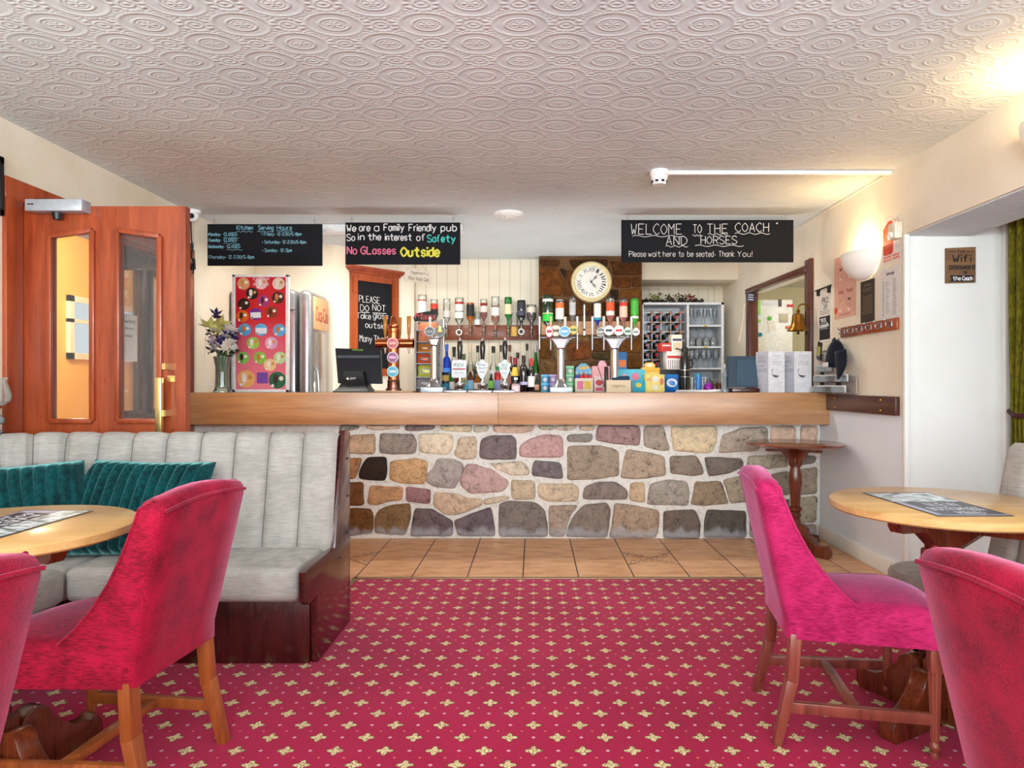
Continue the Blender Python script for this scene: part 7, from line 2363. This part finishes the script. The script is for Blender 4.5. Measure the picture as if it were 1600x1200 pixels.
b = MB(); disc(b, lambda u, v, d: (u, -0.003 - d, v), 0, 4 * k, 5.5 * k, 2.6 * k, 0, 0.001); obj('printed_panel', b, plain('cream_card', (244, 236, 220), 0.5), t)
carton('sweet_box', 'pale yellow sweet box with two round pictures beside the blue crisp bag', 1008.5, 1038.5, 585, 5.32, 0.09, (244, 222, 120), panels=((0.35, 0.68, 0.55, 0.9, (240, 236, 226), 'o'), (0.35, 0.68, 0.1, 0.42, (236, 226, 206), 'o'), (0.75, 0.95, 0.4, 0.8, (226, 120, 80), 'o'), (0.05, 0.3, 0.6, 0.8, (240, 190, 90), 'r')), group='sweet boxes on the bar')
packet('crumpled blue and white crisp bag on the bar', 1049, 609.5, 582, 23, 5.42, (30, 110, 190), (222, 226, 236), None, 'crisp_bag').location.z = ZC
# caddy with a cloth and pens
wY2 = 5.18; k = wY2 / F
t = thing('wooden_caddy', 'pale wooden caddy box in front of the right-hand tap', 'caddy', (X_(964.5, wY2), wY2 - 0.03, ZC))
b = MB(); b.box(-20.5 * k, 20.5 * k, -0.06, -0.052, 0, 23 * k - 0.02, 0.001); b.box(-20.5 * k, 20.5 * k, -0.015, -0.007, 0, 23 * k - 0.02, 0.001); b.box(-20.5 * k, -19 * k, -0.06, -0.007, 0, 23 * k - 0.02); b.box(19 * k, 20.5 * k, -0.06, -0.007, 0, 23 * k - 0.02); b.box(-20 * k, 20 * k, -0.058, -0.009, 0, 0.006)
obj('box', b, wood('caddy_wood', (212, 188, 150), (236, 218, 186), 'x', 1, 0.6, 0), t)
b = MB(); write(b, 'napkins', lambda u, v: (u, -0.061, v), -10 * k, 10 * k, 8 * k, 4.5 * k, 0.0012); obj('lettering', b, plain('faded_brown_print', (150, 130, 100), 0.7), t)
t = thing('folded_cloth', 'folded dark blue cloth lying in the wooden caddy', 'cloth', (X_(968, wY2), wY2 - 0.065, ZC + 0.01))
rows = []
for i in range(9):
    u = -1 + i / 4
    rows.append([Vector((u * 13.5 * k, 0.017 * math.cos(a * math.pi / 4), 21 * k - 0.01 + (4 + 2.2 * u) * k * math.sin(a * math.pi / 4) * (1 - 0.35 * u * u))) for a in range(8)])
b = MB(); b.grid(rows, closed_v=True); b.face(rows[0]); b.face(rows[-1][::-1]); b.box(-8 * k, 8 * k, -0.012, 0.012, 0.004, 20 * k); obj('cloth', b, plain('dark_blue_cloth', (30, 66, 96), 0.9), t, sharp=80)
t = thing('marker_pen', 'thick black marker standing upright in the wooden caddy', 'pen', (X_(946, wY2), wY2 - 0.064, ZC + 0.008))
b = MB(); b.lathe([(0, 0), (0.014, 0), (0.016, 39 * k - 0.012), (0.013, 40 * k - 0.010), (0, 40 * k - 0.010)], 14); obj('barrel', b, M_black, t)
t = thing('stylus_pen', 'thin black pen leaning out of the wooden caddy', 'pen', (X_(944, wY2), wY2 - 0.062, ZC + 0.01))
b = MB(); b.cyl((0, 0, 0.02), (-11 * k, 0.01, 38 * k), 0.003); obj('barrel', b, M_black, t)

# ------------------------------------------------------------------ shelf unit with wine rack and glasses
uY = 7.0
ux0, ux1 = X_(1003, uY) + 0.006, X_(1131, uY)
uz1 = Z_(472.5, uY)
M_unit = plain('white_melamine', (226, 228, 232), 0.45)
t = thing('shelf_unit', 'white shelf unit with wine rack and glass shelves right of the pillar', 'shelf', ((ux0 + ux1) / 2, uY + 0.18, 0))
b = MB(); b.box(ux0, ux0 + 0.011, uY, uY + 0.36, 0, uz1); obj('side_panel', b, M_unit, t, world=True)
b = MB(); b.box(ux1 - 0.026, ux1, uY, uY + 0.36, 0, uz1); obj('side_panel', b, M_unit, t, world=True)
ud = X_(1075, uY)
b = MB(); b.box(ud - 0.011, ud + 0.011, uY, uY + 0.36, 0, uz1 - 0.02); obj('divider', b, M_unit, t, world=True)
b = MB(); b.box(ux0, ux1, uY, uY + 0.36, uz1 - 0.022, uz1); obj('top_panel', b, M_unit, t, world=True)
b = MB(); b.box(ux0, ux1, uY + 0.35, uY + 0.36, 0, uz1 - 0.02); obj('back_panel', b, plain('grey_back_panel', (220, 222, 226), 0.6), t, world=True)
SHZ = [Z_(y, uY) for y in (507.5, 541, 574.5)]
for z in SHZ:
    b = MB(); b.box(ud + 0.01, ux1 - 0.02, uY + 0.002, uY + 0.35, z - 0.018, z); obj('shelf', b, M_unit, t, world=True)
SHZ.append(ZC + 0.02)
b = MB(); b.box(ud + 0.01, ux1 - 0.02, uY + 0.002, uY + 0.35, 1.09, 1.11); obj('shelf', b, M_unit, t, world=True)
for z in SHZ[:2]:
    b = MB(); b.box(ud + 0.16, ud + 0.20, uY - 0.002, uY + 0.002, z - 0.016, z - 0.004); obj('price_tag', b, plain('yellow_tape', (226, 190, 50), 0.6), t, world=True)
# wine rack: wooden pegs joined by steel strips
CXs = [1004, 1019.5, 1033.5, 1049, 1064.5]; RYs = [488, 503, 518, 532, 547, 562, 577]
t = thing('wine_rack', 'wood and steel wine rack in the left half of the shelf unit', 'rack', ((ux0 + ud) / 2, uY + 0.15, 1.11))
wk = uY / F
b = MB()
for x in CXs[1:]:
    b.box(X_(x, uY) - 0.003, X_(x, uY) + 0.003, uY + 0.03, uY + 0.06, 1.11, Z_(488, uY))
    b.box(X_(x, uY) - 0.003, X_(x, uY) + 0.003, uY + 0.24, uY + 0.27, 1.11, Z_(488, uY))
for y in RYs:
    b.box(ux0 + 0.018, ud - 0.03, uY + 0.03, uY + 0.05, Z_(y, uY) - 0.003, Z_(y, uY) + 0.003)
    b.box(ux0 + 0.018, ud - 0.03, uY + 0.24, uY + 0.26, Z_(y, uY) - 0.003, Z_(y, uY) + 0.003)
obj('steel_strip', b, plain('galvanised_strip', (176, 184, 192), 0.35, 0.7), t, world=True)
M_peg = wood('peg_wood', (150, 96, 60), (190, 130, 86), 'y', 2, 0.6, 0)
for y in RYs[:6]:
    for x in CXs[1:]:
        b = MB(); b.box(-2.0 * wk, 2.0 * wk, -0.012, 0.23, -2.0 * wk, 2.0 * wk, 0.002); b.xf(Matrix.Translation((X_(x, uY), uY + 0.03, Z_(y, uY))) @ Matrix.Rotation(0.6, 4, 'Y'))
        obj('peg', b, M_peg, t, world=True)


def lying(label, px, py, red, first=[None, None, None]):
    c_ = P(px, py, uY - 0.012); r = 5.0 * wk
    i = red
    if first[i] is None:
        t = thing('wine_bottle', label, 'bottle', c_, 0, 'wine bottles lying in the rack')
        m_ = Euler((math.pi / 2, 0, 0)).to_matrix().to_4x4()
        prof = [(0, 0.0), (0.013, 0.0), (0.015, 0.004), (0.015, 0.018), (0.0135, 0.02), (0.0145, 0.085), (0.02, 0.10), (r * 0.9, 0.15), (r, 0.17), (r, 0.30), (0, 0.30)]
        b = MB(); b.lathe([(a, -z) for a, z in prof], 18, (0, 0, 0), m_); obj('glass_body', b, GL['black'], t)
        col = ((30, 26, 28), (190, 40, 50), (170, 100, 100))[i]
        b = MB(); b.lathe([(0, 0.0015), (0.0142, 0.001), (0.0162, -0.003), (0.0162, -0.02), (0.0150, -0.08)], 16, (0, 0, 0), m_); obj('foil_cap', b, plain('foil', col, 0.35), t)
        first[i] = t
        return t
    return dup(first[i], c_, 0, label)


ROWN = {495.5: 'top', 510.5: 'second', 525: 'third', 539.5: 'fourth', 554.5: 'fifth', 569: 'lowest visible'}
for (px_, py_, cidx) in ((1026.5, 495.5, 1), (1041.5, 495.5, 0), (1057, 495.5, 1), (1026.5, 510.5, 1), (1057, 510.5, 1), (1011.5, 525, 2), (1026.5, 525, 2), (1041.5, 525, 0), (1011.5, 539.5, 2), (1026.5, 539.5, 2), (1011.5, 554.5, 2), (1026.5, 554.5, 1), (1011.5, 569, 0), (1026.5, 569, 1)):
    coln = {1011.5: 'first', 1026.5: 'second', 1041.5: 'third', 1057: 'fourth'}[px_]
    lying('dark wine bottle with %s foil, %s column, %s row of the wine rack' % (('black', 'red', 'pink')[cidx], coln, ROWN[py_]), px_, py_, cidx)


# glasses: wine glass, tumbler, copied
def glass_proto(name, label, prof, loc, group, rot=False):
    t = thing(name, label, 'glass', loc, 0, group)
    b = MB(); b.lathe([(r, (prof[-1][1] - z) if False else z) for r, z in prof], 18)
    if rot: 
        zm = max(z for r, z in prof)
        b.xf(Matrix.Translation((0, 0, zm)) @ Matrix.Rotation(math.pi, 4, 'X'))
    obj('glass_body', b, M_glass2, t)
    return t


M_glass2 = glassy('drinking_glass', (246, 248, 250), 0.90, 0.03, 1.0)
WG = [(0, 0), (0.032, 0), (0.030, 0.004), (0.006, 0.010), (0.0045, 0.02), (0.0045, 0.075), (0.010, 0.085), (0.027, 0.105), (0.0335, 0.13), (0.031, 0.165), (0.028, 0.185)]
FG = [(0, 0), (0.028, 0), (0.027, 0.004), (0.006, 0.01), (0.005, 0.07), (0.014, 0.085), (0.023, 0.11), (0.025, 0.15), (0.024, 0.175)]
TG = [(0, 0), (0.030, 0), (0.036, 0.10), (0.037, 0.105)]
bowl_ = [(0, 0), (0.022, 0), (0.026, 0.004), (0.008, 0.012), (0.008, 0.03), (0.035, 0.055), (0.05, 0.09), (0.05, 0.14)]
lab_ = {'m': 'upside-down stemmed glass in the row on the middle glass shelf', 'l': 'upright wine glass on the lowest glass shelf', 't': 'stemmed glass standing on the top glass shelf', 'u': 'small tumbler on the shelf at bar height'}
p = None
for i in range(4):
    for row in (0, 1, 2):
        loc = (ud + 0.047 + 0.074 * i + 0.018 * row, uY + 0.05 + 0.085 * row, SHZ[1] + 0.0005)
        if p is None: p = glass_proto('wine_glass', lab_['m'], WG, loc, 'upside-down glasses on the middle glass shelf', True)
        else: dup(p, loc)
p = None
for i in range(5):
    loc = (ud + 0.055 + 0.062 * i, uY + 0.07 + (0.05 if i % 2 else 0), SHZ[2] + 0.0005)
    if p is None: p = glass_proto('wine_glass', lab_['l'], WG, loc, 'upright wine glasses on the lowest glass shelf')
    else: dup(p, loc)
p = None
for i in range(6):
    loc = (ud + 0.052 + 0.05 * i, uY + 0.06 + (0.06 if i % 2 else 0), SHZ[0] + 0.0005)
    if p is None: p = glass_proto('wine_glass', lab_['t'], FG, loc, 'glasses on the top glass shelf')
    else: dup(p, loc)
p = None
for i in range(5):
    loc = (ud + 0.05 + 0.06 * i, uY + 0.06 + (0.08 if i % 2 else 0), 1.1105)
    if p is None: p = glass_proto('tumbler', lab_['u'], TG, loc, 'tumblers on the shelf at bar height')
    else: dup(p, loc)
# garland of artificial grapes and leaves on the unit
t = thing('grape_garland', 'garland of artificial leaves and dark grapes lying on the shelf unit', 'garland', ((ux0 + ud) / 2, uY + 0.15, uz1))
rg = random.Random(4)
b = MB()
for i in range(70): b.ball((ux0 + 0.02 + rg.random() * 0.62, uY + 0.06 + rg.random() * 0.12, uz1 + 0.014 + rg.random() * 0.030), 0.014, 8)
obj('grapes', b, plain('dark_grapes', (44, 24, 26), 0.35), t, world=True)
for nm, col, x0, x1, n_ in (('green_leaves', (120, 130, 50), 0.08, 0.22, 12), ('red_leaves', (140, 40, 44), 0.46, 0.58, 12), ('green_leaves', (70, 66, 30), 0.24, 0.46, 16)):
    b = MB()
    for i in range(n_): blossom(b, Vector((ux0 + x0 + rg.random() * (x1 - x0), uY + 0.06 + rg.random() * 0.1, uz1 + 0.03 + rg.random() * (0.05 if nm != 'green_leaves' or col[0] < 100 else 0.07))), 0.035, 3, 0.3, rg, 0.6)
    obj(nm, b, plain(nm, col, 0.6), t, world=True, smooth=False, fixn=False)

# cartons, jug and pots in front of the rack
kY = 6.50
b = MB(); b.box(X_(1018, kY), X_(1066, kY), kY - 0.02, kY + 0.18, ZB, Z_(577.5, kY), 0.006)
tag(obj('storage_box', b, M_black, None, world=True), 'dark box under the striped cartons in front of the wine rack', 'box')
zs_ = Z_(577.5, kY) + 0.0005


def skew_carton(label, x0, xm, x1, y0, y1, zb, Y, cols, group, rz):
    k = Y / F; W = (x1 - xm) * k / math.cos(rz); h = (y1 - y0) * k; D = 0.11
    t = thing('carton', label, 'box', (X_((xm + x1) / 2, Y), Y + D / 2, zb), rz, group)
    b = MB(); b.box(-W / 2, W / 2, -D / 2, D / 2, 0, h, 0.002); obj('carton_body', b, plain('carton_card', cols[0], 0.6), t)
    b = MB(); b.box(-W / 2 + 0.004, W / 2 - 0.004, -D / 2 - 0.001, -D / 2, h * 0.62, h * 0.76); obj('printed_band', b, plain('carton_band', cols[1], 0.5), t)
    b = MB()
    for i in range(6): b.box(-W / 2 + 0.01 + i * (W - 0.02) / 6, -W / 2 + 0.01 + (i + 0.5) * (W - 0.02) / 6, -D / 2 - 0.001, -D / 2, h * 0.08, h * 0.52)
    obj('printed_stripes', b, plain('carton_stripes', cols[2], 0.5), t)
    return t, h


t, hA = skew_carton('large white carton with red print and grey stripes', 1029, 1040, 1064, 549, 577.5, zs_, kY, ((226, 220, 214), (200, 60, 50), (150, 140, 140)), 'cartons in front of the wine rack', 0.18)
t, hB = skew_carton('flat red carton lying on the large white carton', 1032, 1032, 1047, 533, 546, zs_ + hA + 0.0005, kY, ((206, 60, 56), (236, 226, 220), (160, 40, 40)), 'cartons in front of the wine rack', 0.2)
t, hB = skew_carton('small cream carton with blue band on the large white carton', 1048, 1049, 1065, 521, 547, zs_ + hA + 0.0005, kY, ((238, 226, 206), (70, 70, 110), (200, 160, 120)), 'cartons in front of the wine rack', 0.12)
jY = 6.42
t = thing('coffee_jug', 'tall black vacuum jug with handle in front of the glass shelves', 'jug', (X_(1070, jY), jY, ZB))
k = jY / F; h = Z_(542, jY) - ZB
b = MB(); b.lathe([(0, 0), (7.5 * k, 0), (7.6 * k, h * 0.5), (8 * k, h * 0.7), (6 * k, h * 0.84), (5.6 * k, h * 0.9), (0, h * 0.9)], 26); obj('jug_body', b, plain('black_gloss', (16, 16, 18), 0.15, 0.0, 0.5), t)
b = MB(); b.lathe([(0, h * 0.9), (5.8 * k, h * 0.9), (5.4 * k, h * 0.97), (2 * k, h), (0, h)], 20); b.bar((-5 * k, 0, h * 0.93), (-14 * k, 0, h * 0.965), 0.02, 0.012); b.bar((4 * k, 0, h * 0.93), (17 * k, 0, h * 0.95), 0.022, 0.014); obj('lid', b, M_black, t)
b = MB(); b.tube([(7 * k, 0, h * 0.72), (11.5 * k, 0, h * 0.72), (12.5 * k, 0, h * 0.64), (10 * k, 0, h * 0.56), (7.2 * k, 0, h * 0.56)], 0.009, 8); obj('handle', b, M_black, t)
b = MB(); b.lathe([(7.75 * k, h * 0.50), (7.75 * k, h * 0.52)], 26); b.lathe([(7.7 * k, h * 0.36), (7.7 * k, h * 0.375)], 26); obj('ring', b, M_steel, t)
gY = 5.50; k = gY / F
t = thing('shaker_cup', 'blue plastic shaker among the clear tumblers on the bar', 'cup', (X_(1091, gY), gY, ZC))
b = MB(); b.lathe([(0, 0), (4.2 * k, 0), (5 * k, 24 * k), (0, 24 * k)], 20); obj('cup_body', b, plain('blue_plastic', (50, 120, 190), 0.3), t)
b = MB(); b.lathe([(0, 24 * k), (5.4 * k, 24 * k), (5.2 * k, 28 * k), (0, 28 * k)], 20); obj('lid', b, plain('teal_plastic', (40, 140, 176), 0.4), t)
t = thing('sugar_pot', 'small round purple pot on the bar', 'pot', (X_(1107, gY), gY, ZC))
b = MB(); b.lathe([(0, 0), (5 * k, 0), (6.8 * k, 4 * k), (6.8 * k, 8 * k), (4.5 * k, 12 * k), (0, 12 * k)], 22); obj('pot_body', b, plain('purple_glaze', (150, 20, 160), 0.2), t)
b = MB(); b.lathe([(0, 12 * k), (4 * k, 12 * k), (1.5 * k, 14 * k), (1.5 * k, 16 * k), (0, 16.5 * k)], 16); obj('lid', b, plain('purple_glaze', (150, 20, 160), 0.2), t)
for i, (x, lb) in enumerate(((1117, 'small glass jar of brown sauce next to the purple pot'), (1124, 'small glass jar of brown sauce nearest the dispenser bottle'))):
    t = thing('sauce_jar', lb, 'jar', (X_(x, gY), gY, ZC))
    b = MB(); b.lathe([(0, 0), (3.2 * k, 0), (3.4 * k, 11 * k), (2.6 * k, 13 * k), (0, 13 * k)], 16); obj('glass_body', b, plain('brown_sauce', (90, 50, 44), 0.15), t)
    b = MB(); b.lathe([(0, 13 * k), (3 * k, 13 * k), (3 * k, 15.5 * k), (0, 15.5 * k)], 16); obj('lid', b, plain('dark_lid', (110, 96, 90), 0.4, 0.5), t)
p = None
for x in (1081.5, 1086, 1098, 1102):
    if p is None: p = glass_proto('tumbler', 'clear tumbler on the bar beside the blue shaker', [(0, 0), (3 * k, 0), (3.4 * k, 23 * k)], (X_(x, gY + 0.06), gY + 0.06, ZC), 'tumblers on the bar')
    else: dup(p, (X_(x, gY + 0.06), gY + 0.06, ZC))
t = thing('paper_stack', 'loose pile of white papers lying on the bar before the tumblers', 'papers', (X_(1090, 5.32), 5.32, ZC))
for i in range(4):
    b = MB(); b.box(-0.15, 0.15, -0.09, 0.09, 0.0006 + i * 0.004, 0.004 + i * 0.004); b.xf(Matrix.Translation((0.01 * i - 0.02, 0.005 * i, 0)) @ Matrix.Rotation(0.12 * i - 0.2, 4, 'Z')); obj('sheet', b, plain('office_paper', (234, 230, 230), 0.8), t)
b = MB(); b.box(0.10, 0.22, -0.06, 0.06, 0.0006, 0.02, 0.002); obj('notepad', b, plain('office_paper', (234, 230, 230), 0.8), t)
t = thing('dispenser_bottle', 'clear glass dispenser bottle with metal pourer beside the blue-grey screen', 'bottle', (X_(1132.5, 5.24), 5.24, ZC))
k = 5.24 / F
b = MB(); b.lathe([(0, 0), (6 * k, 0), (6 * k, 4 * k), (3 * k, 6 * k), (3 * k, 22 * k), (4.4 * k, 26 * k), (3.6 * k, 30 * k), (1.4 * k, 34 * k), (1.4 * k, 38 * k), (0, 38 * k)], 20); obj('glass_body', b, glassy('thick_glass', (190, 206, 214), 0.6, 0.03), t)
b = MB(); b.cyl((0, 0, 38 * k), (0, 0, 44 * k), 1.2 * k); obj('pourer', b, M_steel, t)

# second screen, wine cartons, sample display
rY = 5.20; k = rY / F
t = thing('order_screen', 'blue-grey rear of a second order screen next to the wine cartons', 'screen', (X_(1164, rY), rY + 0.02, ZC))
q = lambda pts: [(X_(x, rY), Z_(y, rY)) for x, y in pts]
lean = lambda u, v, d: (u, rY + d + (v - ZC) * 0.18, v)
b = MB(); b.prism(q([(1140.5, 556), (1186, 556), (1185, 605.5), (1138.5, 605)]), lean, 0, 0.03, 0.004); obj('housing', b, plain('slate_plastic', (44, 70, 90), 0.4), t, world=True)
b = MB(); b.prism(q([(1154, 562), (1184.5, 561), (1184, 603), (1151, 603)]), lambda u, v, d: lean(u, v, -d), 0, 0.006, 0.002); obj('panel', b, plain('slate_panel', (52, 82, 106), 0.45), t, world=True)
b = MB(); b.box(X_(1143, rY), X_(1186, rY), rY - 0.02, rY + 0.1, ZC, ZC + 0.03, 0.004); obj('stand', b, M_darkwood, t, world=True)
for i, (xl, xm, xr) in enumerate(((1189.5, 1200.5, 1225), (1226.5, 1241, 1267))):
    cY2 = 5.12; k = cY2 / F
    rz = -0.30
    W = (xr - xm) * k / math.cos(rz); D = 0.10
    t = thing('wine_carton', ('tall white wine carton with a tilted glass drawing, beside the blue-grey screen', 'tall white wine carton with a tilted glass drawing, nearest the right wall')[i], 'box', (X_(xm, cY2), cY2, ZC), 0.0, 'white wine cartons')
    h = Z_(549, cY2) - ZC
    ang = 0.10
    # front face along +X, side face going back to the left
    sx = -(xm - xl) * k
    fp = [(0, 0), (W, 0.0), (W + sx * 0.75, 0.115), (sx * 1.05, 0.115)]
    b = MB(); b.prism(fp, lambda u, v, d: (u, v, d), 0, h, 0.0015); obj('carton_body', b, plain('white_gloss_card', (236, 238, 244), 0.35), t)
    fc = lambda u, v, d: (u * W, -0.0005 - d, v * h)
    b = MB()
    b.tube([fc(0.22, 0.56, 0), fc(0.30, 0.585, 0), fc(0.46, 0.60, 0), fc(0.58, 0.54, 0), fc(0.66, 0.44, 0), fc(0.62, 0.385, 0), fc(0.48, 0.36, 0), fc(0.32, 0.38, 0), fc(0.22, 0.45, 0), fc(0.20, 0.52, 0)], 0.0008, 5, closed=True)
    b.tube([fc(0.56, 0.37, 0), fc(0.64, 0.24, 0), fc(0.74, 0.21, 0), fc(0.86, 0.22, 0)], 0.0008, 5); b.tube([fc(0.64, 0.24, 0), fc(0.60, 0.19, 0), fc(0.5, 0.185, 0)], 0.0008, 5)
    obj('glass_drawing', b, plain('pale_grey_print', (178, 180, 186), 0.5), t)
    b = MB(); b.prism([(0.22, 0.46), (0.35, 0.425), (0.5, 0.415), (0.65, 0.41), (0.6, 0.38), (0.46, 0.36), (0.32, 0.38)], fc, 0, 0.0008)
    for (u, v) in ((0.23, 0.50), (0.22, 0.54), (0.27, 0.56)): disc(b, fc, u, v, 0.03, 0.011, 0, 0.0008, 10)
    obj('wine_drawing', b, plain('dark_grey_print', (84, 84, 96), 0.5), t)
    b = MB(); typed(b, 'Power', lambda u, v, d: fc(u, v, d), 0.28, 0.76, 0.875, 0.045); typed(b, 'OF THE', lambda u, v, d: fc(u, v, d), 0.4, 0.66, 0.825, 0.014); typed(b, 'HORSE', lambda u, v, d: fc(u, v, d), 0.24, 0.8, 0.715, 0.05); typed(b, 'HORSE', lambda u, v, d: fc(u, v, d), 0.24, 0.8, 0.665, 0.035)
    obj('lettering', b, plain('pale_grey_print', (178, 180, 186), 0.5), t)
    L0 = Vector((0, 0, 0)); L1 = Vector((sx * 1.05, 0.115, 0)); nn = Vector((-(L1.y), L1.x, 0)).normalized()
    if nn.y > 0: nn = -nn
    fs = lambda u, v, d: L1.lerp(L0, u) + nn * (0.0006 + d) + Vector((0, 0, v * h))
    b = MB(); b.prism([(0.0, 0), (1, 0), (1, 1), (0, 1)], lambda u, v, d: fs(u, v * 0.998 + 0.001, d - 0.0006), 0.0, 0.0004); obj('side_panel', b, plain('shaded_gloss_card', (196, 197, 208), 0.35), t)  # side face darkened, its shade put into the card colour
    b = MB()
    for r_, (v, u1_) in enumerate(((0.92, 0.5), (0.89, 0.9), (0.86, 0.7), (0.83, 0.9), (0.78, 0.85), (0.755, 0.7), (0.73, 0.9), (0.66, 0.6), (0.64, 0.6), (0.57, 0.9), (0.545, 0.9), (0.51, 0.8))): b.bar(fs(0.15, v, 0), fs(u1_, v, 0), 0.0012, 0.004)
    obj('side_print', b, plain('slate_print', (150, 152, 166), 0.5), t)
t = thing('card_display', 'clear acrylic tiered display of small white packs against the right wall', 'display stand', (2.09, 4.76, ZC))
M_acr = glassy('clear_acrylic', (236, 240, 242), 0.85, 0.05, 0.8)
zt_ = 1.40
b = MB(); b.prism([(4.50, ZC), (5.07, ZC), (5.07, zt_), (4.84, zt_), (4.80, 1.24), (4.50, 1.20)], lambda u, v, d: (d, u, v), 2.125, 2.132); obj('back_panel', b, plain('taupe_card', (186, 170, 160), 0.6), t, world=True)
b = MB(); b.box(2.122, 2.1245, 4.72, 4.80, ZC + 0.02, 1.22); b.box(2.122, 2.1245, 5.0, 5.06, ZC + 0.02, 1.28); obj('dark_strip', b, plain('dark_brown_card', (46, 26, 24), 0.6), t, world=True)
TI = (ZC, ZC + 0.075, ZC + 0.15, ZC + 0.235)
for i, z in enumerate(TI):
    b = MB(); x0 = 2.055 + 0.014 * i
    ya_ = 4.52 if i < 2 else 4.82; b.box(x0, 2.122, ya_, 5.06, z, z + 0.004); b.box(x0, x0 + 0.003, ya_, 5.06, z, z + 0.045); obj('tray', b, M_acr, t, world=True)
p = None
for i, z in enumerate(TI):
    for j in range(7 if i < 2 else (3 if i == 2 else 2)):
        loc = (2.078 + 0.014 * i, 5.025 - 0.072 * j, z + 0.0045)
        lb = 'small white pack on the %s tier of the acrylic display' % ('lowest', 'second', 'third', 'top')[i]
        if p is None:
            p = thing('card_pack', lb, 'pack', loc, 0, 'white packs in the acrylic display')
            b = MB(); b.box(-0.012, 0.012, -0.027, 0.027, 0, 0.048, 0.002); obj('pack_body', b, plain('white_pack', (230, 230, 232), 0.5), p)
            b = MB(); b.box(-0.0135, -0.012, -0.014, 0.012, 0.018, 0.034); obj('printed_spot', b, plain('grey_pack_print', (120, 124, 130), 0.5), p)
        else: dup(p, loc, None, lb)
t = thing('leaflet', 'black and yellow leaflet leaning on top of the acrylic display', 'leaflet', (2.09, 5.01, TI[3] + 0.005))
b = MB(); b.box(-0.003, 0.003, -0.035, 0.035, 0, 0.13); b.xf(Matrix.Rotation(0.22, 4, 'X')); obj('sheet', b, plain('black_leaflet', (36, 36, 30), 0.5), t)
b = MB(); b.box(-0.0045, -0.003, -0.02, 0.02, 0.03, 0.10); b.xf(Matrix.Rotation(0.22, 4, 'X')); obj('printed_patch', b, plain('yellow_green_print', (170, 170, 60), 0.5), t)
